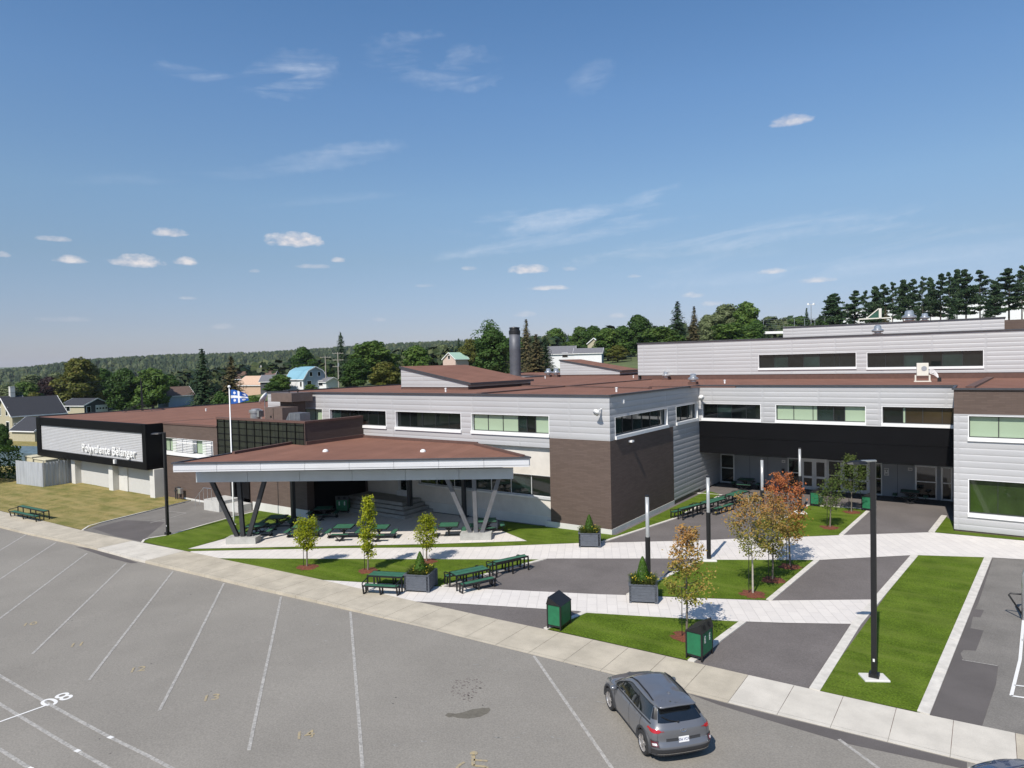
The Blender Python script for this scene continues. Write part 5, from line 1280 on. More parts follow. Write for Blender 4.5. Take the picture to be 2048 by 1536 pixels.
# ------------------------------------------------------------------ young trees
def young(px, py_top, base, mat_, label, seed, shape, h_px=None, size=.11, nl=1500, bark=M_BARK, stake=True, w=1.0, lowf=.3, lean=(0, 0), split=None):
    """base = ground point; crown = list of (height fraction, radius)"""
    r = random.Random(seed); g = base
    # height from the photo: the top seen at py_top above the base
    dist = sqrt(g.x**2+g.y**2); tp = at(px, py_top, dist); h = tp.z - g.z
    t = thing('young_tree', label, 'tree', g, 0, 'young trees staked in the lawns')
    off = Vector((tp.x-g.x, tp.y-g.y, 0))
    m = MB(); spine = [Vector((0, 0, -.05)), Vector((0, 0, .03)), off*.15+Vector((.02, 0, h*.3)), off*.5+Vector((-.03, .02, h*.62)), off+Vector((0, 0, h*.97))]
    m.tube(spine, [.055, .05, .038, .022, .006], 7); lv = Leaves(seed)
    def sp(f):
        f = min(f, .97)
        return Vector((off.x*f*f, off.y*f*f, h*f))
    nb = 16+int(w*10)
    for i in range(nb):
        f = lowf + (.98-lowf)*(i+.5)/nb; rad = lerp(shape, f)*w*r.uniform(.75, 1.12); a = i*2.4+r.uniform(-.4, .4)
        s = sp(f-.1*(1 if f > .2 else 0)); e = sp(f) + Vector((rad*cos(a), rad*sin(a), r.uniform(-.05, .15)))
        md = s.lerp(e, .5)+Vector((0, 0, -.04)); m.tube([s, md, e], [.013, .009, .003], 4, cap=False)
        n = int(nl*1.35/nb)
        for j in range(n):
            k = r.random()**.6; p = s.lerp(e, .25+.8*k) + Vector((r.gauss(0, .11), r.gauss(0, .11), r.gauss(0, .085)))*(.75+rad)
            ta = None
            if split: ta = min(1, max(0, (p.z/h-split)*1.6+.5+r.gauss(0, .2)+.35*noise.noise(p*1.7)))
            lv.leaf(p, Vector((r.gauss(0, .7), r.gauss(0, .7)-.2, .8)), size*r.uniform(.6, 1.25), .62, a=ta)
    m.build('trunk', bark, t, smooth=True); lv.build('crown', mat_, t)
    if stake:
        m = MB(); s = Vector((-.16, -.1, 0)); m.tube([s+Vector((0, 0, -.1)), s+Vector((.02, 0, h*.45))], .018, 5); m.build('stake', M_BLK, t)
    m = MB(); n = 22; rr = [r.uniform(.72, 1.12) for _ in range(n)]
    rg = [(.62*rr[k]*cos(2*pi*k/n), .62*rr[k]*sin(2*pi*k/n), .02) for k in range(n)]; inn = [(.3*x, .3*y, .075) for x, y, z in rg]
    m.add(rg+inn, [(k, (k+1) % n, n+(k+1) % n, n+k) for k in range(n)]+[tuple(range(n, 2*n))])
    mo = m.build('mulch_bed', M_MULCH, None, loc=g); mo['kind'] = 'structure'
    if r.random() < 2:      # loose chips
        k = MB(); 
        for q in range(60):
            a = r.uniform(0, 6.28); d = abs(r.gauss(.5, .18)); x, y = d*cos(a), d*sin(a); b = r.uniform(0, 3); L = r.uniform(.02, .05)
            k.add([(x-L*cos(b), y-L*sin(b), .05), (x+.012*sin(b), y-.012*cos(b), .055), (x+L*cos(b), y+L*sin(b), .05), (x-.012*sin(b), y+.012*cos(b), .05)], [(0, 1, 2, 3)])
        c = k.build('mulch_chips', M_MULCH, mo)
    return t
oval = [(0, .0), (.30, .42), (.55, .60), (.75, .5), (.9, .28), (1, .08)]
col_ = [(0, .0), (.2, .3), (.4, .36), (.6, .40), (.8, .30), (1, .06)]
young(614, 1034, G(614, 1134.5), LT1, 'small round yellow-green tree, leftmost in the lower lawn', 1, [(0,0),(.42,.38),(.6,.62),(.8,.6),(.95,.42),(1,.2)], lowf=.40, nl=2000, size=.12, w=.95)
young(737, 987, G(736, 1142), LT1, 'tall slim yellow-green tree left of the big planter', 2, col_, lowf=.24, nl=2300, size=.12, w=.95)
young(854, 1027, G(853, 1124), LT1, 'open yellow-green tree right behind the planter cedar', 3, [(0,0),(.35,.3),(.5,.62),(.75,.5),(1,.12)], lowf=.33, nl=1700, size=.12)
young(1374, 1050, G(1373.5, 1275), LO1, 'orange-brown tree behind the bin nearest the grey car', 4, [(0,0),(.35,.55),(.5,.95),(.6,.75),(.78,.55),(.92,.35),(1,.12)], lowf=.36, nl=2000, size=.12, w=1.05, split=.55)
young(1497, 985, G(1505.8, 1188.5), LO1, 'orange tree with a bare pale trunk, front one of three', 5, [(0,0),(.4,.5),(.6,1.0),(.8,.95),(.93,.6),(1,.25)], lowf=.44, nl=1900, size=.12, w=1.1, bark=mat('pale_bark', (.42,.38,.32), var=.15, vscale=9), split=.6)
young(1548, 985, G(1545, 1160.5), LO1, 'thin orange tree, middle one of three', 6, [(0,0),(.3,.4),(.55,.85),(.8,.8),(1,.2)], lowf=.32, nl=1700, size=.12, w=1.0, split=.5)
young(1562, 944, G(1580.5, 1134), LO2, 'reddest tree, rearmost of three beside the upper path', 7, [(0,0),(.3,.6),(.5,.8),(.7,1.0),(.85,.9),(1,.15)], lowf=.34, nl=2600, size=.13, w=1.05, split=.52)
young(1664, 955, G(1660, 1055.5), LG1, 'thin dark green tree in the far lawn, left one', 8, [(0,0),(.45,.6),(.7,.7),(1,.15)], lowf=.42, nl=900, size=.13, w=1.1)
young(1700, 908, G(1703, 1025), LG1, 'small grey-green tree near the entrance doors', 9, [(0,0),(.4,.5),(.6,1.0),(.75,.9),(.9,.4),(1,.12)], lowf=.42, nl=1600, size=.14, w=1.1)

# cedars and flowers in the planters
def cedar(x, y, h, w, seed, label):
    t = thing('cedar_shrub', label, 'shrub', (x, y, zg(x)+.7), 0, 'pointed cedars in the planters'); lv = Leaves(seed); r = lv.r
    for i in range(2200):
        f = r.random()**1.25; a = r.uniform(0, 6.28); rad = w*(1-f)**.75*(.75+.25*r.random())*(1+.18*noise.noise(Vector((cos(a)*2, sin(a)*2, f*5+seed)))) + .02
        lv.leaf(Vector((rad*cos(a), rad*sin(a), f*h)), Vector((cos(a), sin(a), .35+r.gauss(0, .4))), r.uniform(.05, .1), .5)
    lv.build('sprays', LCED, t)
    m = MB(); m.tube([(0, 0, -.1), (0, 0, h*.8)], [.035, .01], 5); m.build('stem', M_BARKD, t)
LGR = leaf_mat('grass_blades', [(.05, .085, .012), (.095, .130, .022), (.20, .19, .05)], .3)
LFL = leaf_mat('yellow_petals', [(.55, .40, .03), (.65, .50, .05)], .2)
def flowers(x, y, a, w, seed, label):
    t = thing('flower_clump', label, 'plants', (x, y, zg(x)+.7), radians(a), 'grassy flowers in the planters'); r = random.Random(seed)
    v = []; f = []; at_ = []
    for i in range(760):
        cx, cy = r.uniform(-w, w), r.uniform(-w, w)
        if max(abs(cx), abs(cy)) < w*.35: continue
        a_ = r.uniform(0, 6.28) if r.random() < .4 else atan2(cy, cx)+r.gauss(0, .5); L_ = r.uniform(.25, .5); sp_ = r.uniform(.1, .3); b = len(v)
        px_, py_ = cos(a_), sin(a_); q = .012
        pts = [(0, 0, 0), (sp_*.45, 0, L_*.75), (sp_*1.1, 0, L_*.85)]
        for d, _, z in pts:
            v.append((cx+px_*d-py_*q, cy+py_*d+px_*q, z)); v.append((cx+px_*d+py_*q, cy+py_*d-px_*q, z))
        f += [(b, b+1, b+3, b+2), (b+2, b+3, b+5, b+4)]; k = r.random(); at_ += [k, k]
    me = bpy.data.meshes.new('blades'); me.from_pydata(v, [], f); me.materials.append(LGR); q = me.attributes.new('leaf', 'FLOAT', 'FACE'); q.data.foreach_set('value', at_)
    o = bpy.data.objects.new('blades', me); COL.objects.link(o); o.parent = t
    lv = Leaves(seed+50)
    for i in range(24):
        cx, cy = r.uniform(-w, w), r.uniform(-w, w)
        c = Vector((cx*1.1, cy*1.1, r.uniform(.22, .5)))
        for k in range(3): lv.leaf(c+Vector((r.gauss(0, .012),)*3), Vector((r.gauss(0, .5), -.4, 1)), .05, .9)
    lv.build('petals', LFL, t)
for i, (x, y, a, lab) in enumerate(planters):
    wh = ('in the planter between the bench tables', 'in the planter by the brick corner', 'in the planter behind the orange tree', 'in the planter behind the red trees')[i]
    cedar(x, y, (1.15, 1.15, 1.3, 1.0)[i], .42, i+1, 'pointed bright green cedar '+wh); flowers(x, y, a, .5, i+11, 'grassy clump with small yellow flowers '+wh)

# ------------------------------------------------------------------ lamps and columns
def street_lamp(base, h, side, label, slab=True):
    t = thing('street_lamp', label, 'street lamp', base, 0, 'tall black square-pole lamps')
    m = MB(); m.box(-.085, -.085, 0, .085, .085, h); m.build('pole', M_BLK, t)
    m = MB(); m.box(-.16, -.16, 0, .16, .16, .2); m.build('base_cover', M_BLK, t)
    if slab: m = MB(); m.box(-.42, -.3, -.1, .42, .3, .07); m.build('concrete_pad', M_FOUND, t, rz=radians(30), bevel=.03)
    dv = RT.copy(); dv.z = 0; dv.normalize(); dv *= side
    m = MB(); m.bar(Vector((0, 0, h+.02))-dv*.1, Vector((0, 0, h+.02))+dv*.42, .1, .06); m.build('arm', M_STEEL if side < 0 and h > 7.3 else M_BLK, t)
    m = MB(); c = dv*.55+Vector((0, 0, h-.02)); s = Vector((-dv.y, dv.x, 0))
    prof = [(-.34, .05, .10), (-.2, .15, .12), (0, .20, .13), (.2, .18, .11), (.36, .08, .05)]
    vs = []; 
    for d, wy, hz in prof:
        for u, z in ((-1, 0), (-.6, hz*.7), (0, hz), (.6, hz*.7), (1, 0)): vs.append(c+dv*(-d)*-1*1+s*(wy*u)+Vector((0, 0, z-.05)))
    fs = []
    for i in range(4):
        for k in range(4): fs.append((i*5+k, i*5+k+1, (i+1)*5+k+1, (i+1)*5+k))
        fs.append((i*5+4, i*5, (i+1)*5, (i+1)*5+4))
    fs += [(0, 1, 2, 3, 4), (24, 23, 22, 21, 20)]
    m.add(vs, fs); m.build('lamp_head', M_BLK, t)
    m = MB(); m.box(-.03, -.09, .62, .03, -.086, .72); m.build('label_plate', M_SIGNW, t); return t
street_lamp(G(1748.5, 1357), 7.55, -1, 'tall black street lamp on a pale pad in the long lawn at right')
street_lamp(G(335.8, 1070), 7.2, -1, 'tall black street lamp beside the driveway, in front of the brick wall', slab=False)
# slim light columns: black lower part, pale glass upper part
def column(x, y, label, first=[None]):
    if first[0] is None:
        t = thing('light_column', label, 'light column', (0, 0, 0), 0, 'slim light columns')
        m = MB(); m.lathe((0, 0, 0), [(.12, 0), (.12, 2.62), (.115, 2.66)], 16); m.build('post', M_BLK, t, smooth=False)
        g = mat('frosted_tube', (.40, .41, .41), rough=.25, var=.06, vscale=2, metal=.2)
        m = MB(); m.lathe((0, 0, 0), [(.09, 2.66), (.09, 4.62)], 16); m.build('light_tube', g, t, smooth=True)
        m = MB(); m.lathe((0, 0, 0), [(.10, 4.62), (.10, 4.68)], 16); m.build('cap', M_BLK, t)
        m = MB(); m.box(-.38, -.38, -.08, .38, .38, .07); m.build('concrete_pad', M_FOUND, t, rz=radians(30), bevel=.04)
        first[0] = t; o = t
    else: o = clone(first[0], label=label)
    o.location = (x, y, .02)
column(-13.46, 30.35, 'slim light column behind the planter and orange tree, nearest'); column(-12.75, 36.94, 'slim light column on the edge of the upper pale path')
column(-11.93, 44.84, 'slim light column behind the orange trees'); column(-11.05, 51.4, 'slim light column nearest the glazed entrance doors')

# flagpole and flag
g = G(468, 1050.4); fp = thing('flagpole', 'tall white flagpole in the left lawn', 'flagpole', g)
hp = at(463.3, 776, sqrt(g.x**2+g.y**2)).z - g.z
m = MB(); m.tube([(0, 0, -.1), (0, 0, 1), (0, 0, hp)], [.062, .06, .036], 10); m.build('pole', M_WHITE, fp, smooth=True)
m = MB(); m.lathe((0, 0, hp-.02), [(.02, 0), (.09, .06), (.11, .12), (.09, .19), (.02, .23)], 12); m.build('finial', M_WHITE, fp, smooth=True)
m = MB(); m.lathe((0, 0, 0), [(.16, 0), (.16, .05), (.08, .12)], 12); m.build('base_collar', M_WHITE, fp)
def flag():
    M_FB = mat('flag_blue', (.010, .095, .40), rough=.75, var=.05); M_FW = mat('flag_white', (.75, .75, .76), rough=.75, var=.02)
    m = MB(); nx, ny = 60, 42; Wd, Hd = 1.55, 1.05; dv = RT.copy(); dv.z = 0; dv.normalize(); nv = Vector((-dv.y, dv.x, 0))
    def P(u, v):        # gathers and droops towards the fly
        x = .09+Wd*(u*.80); fold = .16*sin(u*7.5+v*1.4)*u**.7 + .06*sin(u*15+v*3)*u; dz = -.30*u*u*(v) + .10*u - .22*u**2.2*(1-v)*0 + (-.06*u*(1-v))
        sq = 1-.42*u**1.6
        return dv*x + nv*fold + Vector((0, 0, -(1-v)*Hd*sq + dz*.9 - .28*u**1.5*.9 + .0))
    def fl(u, v, cx, cy, s):   # stylised lily: centre petal, two side petals, band
        x, y = (u-cx)*1.5/s, (v-cy)/s
        if (x/.16)**2 + ((y-.05)/.5)**2 < 1: return True
        if ((abs(x)-.30)/.17)**2 + ((y-.05)/.26)**2 < 1 and y > -.2: return True
        return abs(y+.18) < .07 and abs(x) < .38
    for j in range(ny+1):
        for i in range(nx+1): m.v.append(tuple(P(i/nx, j/ny)))
    for j in range(ny):
        for i in range(nx):
            u, v = (i+.5)/nx, (j+.5)/ny
            w = abs(v-.5) < .10 or abs(u-.5) < .065 or any(fl(u, v, cx, cy, .25) for cx in (.22, .78) for cy in (.23, .77))
            m.f.append((j*(nx+1)+i, j*(nx+1)+i+1, (j+1)*(nx+1)+i+1, (j+1)*(nx+1)+i)); m.m.append(1 if w else 0)
    o = m.build('flag', [M_FB, M_FW], smooth=True); o.location = Vector((g.x, g.y, g.z+hp-.12)); tag(o, 'blue flag with a white cross and white lilies blowing from the white pole', 'flag')
flag()

# ------------------------------------------------------------------ things on the roofs
def roof_vent(x, y, z, s, label):
    t = thing('roof_vent', label, 'vent', (x, y, z), 0, 'round metal roof vents')
    m = MB(); m.box(-.42*s, -.42*s, 0, .42*s, .42*s, .3*s); m.build('curb_box', M_CURBR, t)
    m = MB(); m.lathe((0, 0, 0), [(.3*s,.3*s),(.3*s,.42*s),(.5*s,.46*s),(.56*s,.52*s),(.56*s,.66*s),(.34*s,.78*s),(.32*s,1.06*s),(.2*s,1.14*s),(.02,1.16*s)], 18); m.build('hood', M_STEEL, t, smooth=False); return t
for px, py, s, zr, lab in ((1097,754,1.15,8.9,'left one of the paired roof vents beside the right roof monitor'),(1112.5,754,1.15,8.9,'right one of the paired roof vents beside the right roof monitor'),
                        (1332,759.5,.85,8.9,'small round vent in front of the upper storey cladding'),(1386.5,769,.85,8.9,'larger round vent at the inner roof corner')):
    q = onZ(px, py, zr); roof_vent(q.x, q.y, zr, s, lab)
for px, py, s, lab, yy in ((1755.5,667,1.0,'low squat vent peeping over the upper storey roof edge',78),(1818.5,641,1.5,'tall silver vent at the highest roof',99),(1849.5,640,1.0,'smaller silver vent right of the tall one at the highest roof',99)):
    q = onY(px, py, yy); roof_vent(q.x, q.y, q.z-.3*s, s, lab)
def chimney():
    q = onZ(1031, 751, 8.9); t = thing('chimney_stack', 'tall dark grey round chimney stack rising behind the roof', 'chimney', (q.x, q.y, 8.9))
    d = Vector((q.x, q.y, 0)).dot(Vector((-r0.y, r0.x, 0))); r = 11.0*d/FPX; top = at(1029, 655, sqrt(q.x**2+q.y**2)).z-8.9
    mt = mat('sooty_steel', (.12, .126, .145), rough=.55, metal=.3, var=.12, vscale=.7)
    m = MB(); m.lathe((0, 0, 0), [(r, -9), (r, top*.25), (r*1.004, top*.26), (r, top*.52), (r*1.004, top*.53), (r, top*.86)], 24); m.build('shaft', mt, t, smooth=True)
    m = MB(); m.lathe((0, 0, 0), [(r*1.05, top*.86), (r*1.05, top*.93), (r*.9, top*.95), (r*.9, top*.985)], 24); m.build('collar', M_BLK, t)
    m = MB(); m.lathe((0, 0, 0), [(r*1.0, top*.985), (r*.95, top*1.0), (.05, top*1.015)], 24); m.build('rain_cap', M_BLK, t)
chimney()
def aircon():
    q = onZ(1845, 763.5, 8.9); t = thing('air_conditioner', 'cream heat pump on a stand on the brown roof with white hoses', 'air conditioner', (q.x, q.y, 8.9), radians(8))
    cm = mat('cream_metal', (.66, .64, .57), rough=.5, var=.03)
    m = MB(); m.box(-.42, -.2, .5, .42, .22, 1.55); m.build('cabinet', cm, t, bevel=.02)
    m = MB()
    for x in (-.5, .5):
        for y in (-.25, .25): m.box(x-.04, y-.04, 0, x+.04, y+.04, .56)
    m.box(-.6, -.3, 0, .6, -.2, .08); m.box(-.6, .2, 0, .6, .3, .08); m.build('stand', cm, t)
    m = MB()
    for k in range(4): m.tube([(.5, -.1, 1.0-k*.1), (.8, -.1, .95-k*.12), (1.05, -.1, .6-k*.08), (1.15, -.1, .1)], .035, 6)
    m.build('hoses', M_WHITE, t); m = MB(); m.box(1.05, -.25, 0, 1.3, .05, .35); m.build('roof_inlet', M_BLK, t)
    m = MB(); m.lathe((0, 0, 0), [(.0, 0), (.2, 0), (.2, .02)], 16); o = m.build('fan_grille', M_GREYP, t); o.rotation_euler = (pi/2, 0, 0); o.location = (.1, -.205, 1.1)
aircon()
def roof_can(px, py, Y, s, lab):
    pass
# plant on the brown box
def on_box(px, py): q = onZ(px, py, 6.3); return q
def drum():
    q = onY(512, 834, 36.3); t = thing('fan_drum', 'silver round exhaust fan on the roof behind the dark solar wall', 'vent', (q.x, q.y, 6.3)); z = onY(512, 821, 36.3).z-6.3
    m = MB(); m.lathe((0, 0, 0), [(.48, 0), (.48, z*.85), (.58, z*.86), (.58, z*1.04), (.4, z*1.05), (.4, z*1.12), (.02, z*1.14)], 24); m.build('drum', M_STEEL, t)
    m = MB(); m.box(.5, -.25, z*.55, .8, .25, z*1.0); m.build('motor_box', M_STEEL, t)
drum()
def bx_thing(name, label, cat, px0, px1, pyt, Y, dep, zb, material, **k):
    a, b = onY(px0, pyt, Y), onY(px1, pyt, Y); t = thing(name, label, cat, ((a.x+b.x)/2, Y, zb)); w = (b.x-a.x)/2; h = (a.z+b.z)/2-zb
    m = MB(); m.box(-w, 0, 0, w, dep, h); m.build('casing', material, t, bevel=.02); return t, w, h
M_BRN = mat('brown_painted_metal', (.145, .105, .088), rough=.55, var=.1)
t, w, h = bx_thing('air_handler', 'brown sheet metal air handler behind the dark solar wall', 'air handler', 529, 564, 815, 35.6, 1.6, 6.3, M_BRN)
m = MB(); m.box(-.02, -.02, .1, .02, 0, h-.05); m.box(-w*.35, -.03, h*.45, -w*.2, 0, h*.55); m.build('door_seam', M_BLK, t)
t, w, h = bx_thing('brick_flue', 'dark brown flue with a wide overhanging cap behind the solar wall', 'flue', 560, 588, 803, 37.2, 1.2, 6.3, M_BRICKD)
m = MB(); m.box(-w-.55, -.5, h, w+.35, 1.7, h+.75); m.build('cap', M_BRN, t)
m = MB(); m.tube([(-w*.2, .4, h+.7), (-w*.2, .4, h+1.0)], .05, 6); m.tube([(w*.9, .5, h+.7), (w*.9, .5, h+1.05)], .06, 6); m.build('vent_pipe', M_BLK, t)
def scoop():
    a, b = onY(567, 836, 35.0), onY(600, 836, 35.0); t = thing('duct_hood', 'galvanised slanted duct hood right of the brown air handler', 'duct', ((a.x+b.x)/2, 35.0, 6.3)); w = (b.x-a.x)/2; h = onY(585, 826, 35).z-6.3
    m = MB(); Q = [(-w, 0, h*.2), (-w*.3, 0, h), (w, 0, h), (w, 0, 0), (-w, 0, 0)]; m.add([(x, 0, z) for x, _, z in Q]+[(x, 1.0, z) for x, _, z in Q], [(0,1,2,3,4)[::-1],(5,6,7,8,9),(0,5,6,1),(1,6,7,2),(2,7,8,3)]); m.build('hood', mat('dull_zinc', (.26, .275, .30), rough=.45, metal=.6, var=.1), t)
    m = MB(); m.box(-w*.28, -.012, h*.08, -w*.22, 0, h*.98); m.box(w*.3, -.012, .02, w*.35, 0, h*.98); m.build('seams', M_STEEL, t)
scoop()
def dish():
    q = onY(533, 798, 41); t = thing('satellite_dish', 'white satellite dish at the left end of the main roof edge', 'satellite dish', (q.x-.3, q.y, 6.3)); z = q.z-6.3
    m = MB(); m.lathe((0, 0, 0), [(.02, .0), (.35, .05), (.62, .18), (.64, .18), (.36, .03), (.02, -.03)], 20); o = m.build('dish', M_WHITE, t, smooth=True); o.location = (0, 0, z); o.rotation_euler = (radians(60), 0, radians(-60))
    m = MB(); m.tube([(0, 0, 0), (0, 0, z)], .05, 6); m.build('mast', M_STEEL, t)
dish()
def antenna():
    q = onZ(284, 822, 6.3); h = at(281.5, 756, sqrt(q.x**2+q.y**2)).z - 6.3; t = thing('roof_antenna', 'thin black antenna mast with guy legs on the left wing roof', 'antenna', (q.x, q.y, 6.3))
    m = MB(); m.tube([(0, 0, 0), (0, 0, h)], .07, 5); m.tube([(.3, 0, 0), (.15, 0, h*.8)], .05, 5); m.build('mast', M_BLK, t)
    m = MB()
    for k in range(5): a = k*1.256; m.tube([(0, 0, .9), (2.6*cos(a), 2.6*sin(a), .03)], .03, 4); m.tube([(2.6*cos(a), 2.6*sin(a), .03), (2.6*cos(a+1.256), 2.6*sin(a+1.256), .03)], .04, 4)
    m.build('legs', M_BLK, t)
antenna()
# small pipe vents
for i, (px, py, lab) in enumerate(((891.5,784,'tiny white pipe vent in front of the left roof monitor'),(1090.5,757,'short white pipe beside the paired roof vents'),(1267,756,'white pipe vent at the foot of the upper storey'),(1233,784,'white pipe vent near the brick block roof corner'),(1449.5,767,'white pipe vent with a cap near the inner roof corner'),(412,823,'low white pipe vent on the left wing roof'))):
    q = onZ(px, py, 8.9 if px > 600 else 6.3); o = MB(); o.lathe((0, 0, 0), [(.07, 0), (.07, .24), (.1, .26), (.1, .32), (.02, .35)], 10)
    z = o.build('pipe_vent', M_WHITE, None, loc=(q.x, q.y, q.z)); tag(z, lab, 'vent', 'white pipe vents')
# floodlights / horn speakers on the walls
def horn(p, d, lab):
    t = thing('wall_speaker', lab, 'speaker', p); d = Vector(d).normalized()
    m = MB(); m.tube([(0, 0, 0), d*.15, d*.32, d*.42], [.07, .08, .17, .24], 14); m.build('horn', M_WHITE, t, smooth=True)
    m = MB(); m.tube([(0, 0, 0), d*-.2], .04, 6); m.build('bracket', M_WHITE, t)
p = onY(1199.5, 820, YA-.25); horn((p.x, p.y, p.z), (-.1, -1, -.35), 'white horn speaker high on the front wall near the roof corner')
p = onY(1401, 793, YC-.3); horn((p.x, p.y, p.z), (.55, -1, -.2), 'white horn speaker in the inner corner under the roof edge')
p = onX(1262.5, 882.5, XB+.12); m = MB(); m.box(-.12, -.16, -.06, .14, .16, .07); z = m.build('wall_light', M_WHITE, None, loc=(p.x, p.y, p.z)); tag(z, 'small white wall light on the shaded brick wall', 'wall light')
p = onX(1247, 803, XB+.06); m = MB(); m.box(-.06, -.05, -.12, .06, .05, .12); z = m.build('wall_sensor', M_WHITE, None, loc=(p.x, p.y, p.z)); tag(z, 'tiny white sensor on the silver cladding above the corner window', 'sensor')
# gas meter at the brick wall
q = G(344, 1003); t = thing('gas_meter', 'grey gas meter with pipes at the foot of the left brick wall', 'gas meter', (q.x, YK-.4, -.5))
m = MB(); m.box(-.1, -.15, .55, .35, .15, 1.05); m.build('meter_box', M_STEEL, t, bevel=.03)
m = MB(); m.tube([(-.7, 0, 0), (-.7, 0, 1.0), (-.3, 0, 1.1), (.1, 0, 1.1)], .06, 6); m.tube([(-.4, 0, 0), (-.4, 0, .9), (0, 0, .9)], .05, 6); m.lathe((-.55, 0, .7), [(.02, 0), (.2, .03), (.2, .12), (.02, .15)], 12); m.build('pipes', M_STRUT, t)
# ================================================================== neighbourhood
def nd_mat(n, c, **k): return mat(n, c, **k)
M_DROOF = nd_mat('charcoal_shingles', (.035, .037, .046), rough=.9, var=.12, vscale=3, stretch=(1, 1, 4))
M_BROOF = nd_mat('brown_shingles', (.150, .095, .075), rough=.9, var=.12, vscale=3)
M_BLROOF = nd_mat('blue_metal_roof', (.20, .38, .47), rough=.5, var=.04)
M_GNROOF = nd_mat('pale_green_roof', (.36, .52, .42), rough=.7, var=.06)
M_GYROOF = nd_mat('grey_shingles', (.16, .16, .175), rough=.9, var=.1)
M_PEACH = nd_mat('peach_stucco', (.52, .36, .26), rough=.9, var=.05)
M_PINK = nd_mat('pale_pink_siding', (.55, .42, .36), rough=.85, var=.04)
M_BEIGE = nd_mat('beige_siding', (.42, .38, .27), rough=.85, var=.06)
M_WSID = nd_mat('white_siding', (.72, .73, .74), rough=.8, var=.03)
M_BSID = nd_mat('blue_grey_siding', (.34, .40, .46), rough=.8, var=.04)
M_DSID = nd_mat('dark_grey_siding', (.07, .075, .085), rough=.8, var=.06)
PYB = {'beige62': 868, 'lower80': 893, 'dark-14': 852, 'small172': 829, 'brown196': 818, 'pale352': 808, 'peach522': 783, 'long510': 772, 'grey562': 779, 'white614': 779, 'small655': 778, 'pink912': 735, 'white1124': 722, 'long1178': 718.5, 'green1191': 706}      # row of the photo where each house meets the ground
def house(px, dist, l, w, hw, hr, rot, wm, rm, label, gm=None, gambrel=False, wins=(), door=None, chim=None, lean=None, zoff=0.0, name='house'):
    """gabled house; local x = ridge. rot = angle of the ridge from the picture's right, degrees (positive = right end goes away)"""
    c = at(px, PYB[label.split(' ')[0]+str(px)] if label.split(' ')[0]+str(px) in PYB else 750, dist*sqrt(1+((px-1024)/FPX)**2)); z = c.z; a = radians(35-0)+atan2(0, 1)+radians(rot)
    t = thing(name, label, 'house' if name == 'house' else name.replace('_', ' '), (c.x, c.y, z), a)
    L_, W_ = l/2, w/2; gm = gm or wm
    m = MB(); m.quad((-L_,-W_,-4),(L_,-W_,-4),(L_,-W_,hw),(-L_,-W_,hw)); m.build('wall', wm, t); m = MB(); m.quad((L_,W_,-4),(-L_,W_,-4),(-L_,W_,hw),(L_,W_,hw)); m.build('wall', wm, t)
    pr = [(-W_, hw), (-W_*.62, hw+(hr-hw)*.66), (0, hr), (W_*.62, hw+(hr-hw)*.66), (W_, hw)] if gambrel else [(-W_, hw), (0, hr), (W_, hw)]
    m = MB()
    for s in (-1, 1):
        m = MB(); ring = [(s*L_, -W_, -4), (s*L_, W_, -4)] + [(s*L_, y, zz) for y, zz in pr[::-1]]
        m.add(ring, [tuple(range(len(ring))) if s > 0 else tuple(range(len(ring)))[::-1]])
        m.build('gable_wall', gm, t)
    m = MB(); o = .35; E_ = MB()
    n = len(pr)
    for i in range(n-1):
        (y0, z0), (y1, z1) = pr[i], pr[i+1]; k = o/max(.1, sqrt((y1-y0)**2+(z1-z0)**2))
        if i == 0: y0, z0 = y0-(y1-y0)*k, z0-(z1-z0)*k
        if i == n-2: y1, z1 = y1+(y1-y0)*k, z1+(z1-z0)*k
        A, B, C_, D_ = (-L_-o, y0, z0+.1), (L_+o, y0, z0+.1), (L_+o, y1, z1+.1), (-L_-o, y1, z1+.1)
        m.quad(A, B, C_, D_); m.quad((A[0],A[1],A[2]-.14),(D_[0],D_[1],D_[2]-.14),(C_[0],C_[1],C_[2]-.14),(B[0],B[1],B[2]-.14))
        for s in (-1, 1): E_.bar((s*(L_+o+.02), y0, z0+.02), (s*(L_+o+.02), y1, z1+.02), .05, .24)
    E_.bar((-L_-o, pr[0][0]-.32, hw-.22), (L_+o, pr[0][0]-.32, hw-.22), .08, .18)
    m.build('roof', rm, t); E_.build('trim', M_WHITE, t)
    for f, u, v, ww, hh in wins:       # f: 'f' front(-y) 'r' gable +x, 'l' gable -x
        fr = MB(); pn = MB()
        def bx(M__, u0, u1, v0, v1, d0, d1):
            if f == 'f': M__.box(u0, -W_-d1, v0, u1, -W_-d0, v1)
            elif f == 'r': M__.box(L_+d0, u0, v0, L_+d1, u1, v1)
            else: M__.box(-L_-d1, u0, v0, -L_-d0, u1, v1)
        bx(fr, u-ww/2-.12, u+ww/2+.12, v-hh/2-.12, v+hh/2+.12, 0, .05); q = fr.build('window', M_WHITE, t)
        bx(pn, u-ww/2, u+ww/2, v-hh/2, v+hh/2, .05, .07); p_ = pn.build('pane', M_GDARK); p_.parent = q
    if door:
        f, u, ww, hh, dm = door; m = MB()
        if f == 'f': m.box(u-ww/2, -W_-.06, 0, u+ww/2, -W_, hh)
        else: m.box(L_, u-ww/2, 0, L_+.06, u+ww/2, hh)
        q = m.build('garage_door', dm, t)
        if ww > 2:
            m = MB()
            for k in range(4):
                uu = u-ww/2+ww*(k+.5)/4
                if f == 'f': m.box(uu-.22, -W_-.08, hh*.55, uu+.22, -W_-.06, hh*.72)
                else: m.box(L_+.06, uu-.22, hh*.55, L_+.08, uu+.22, hh*.72)
            p_ = m.build('pane', M_GDARK); p_.parent = q
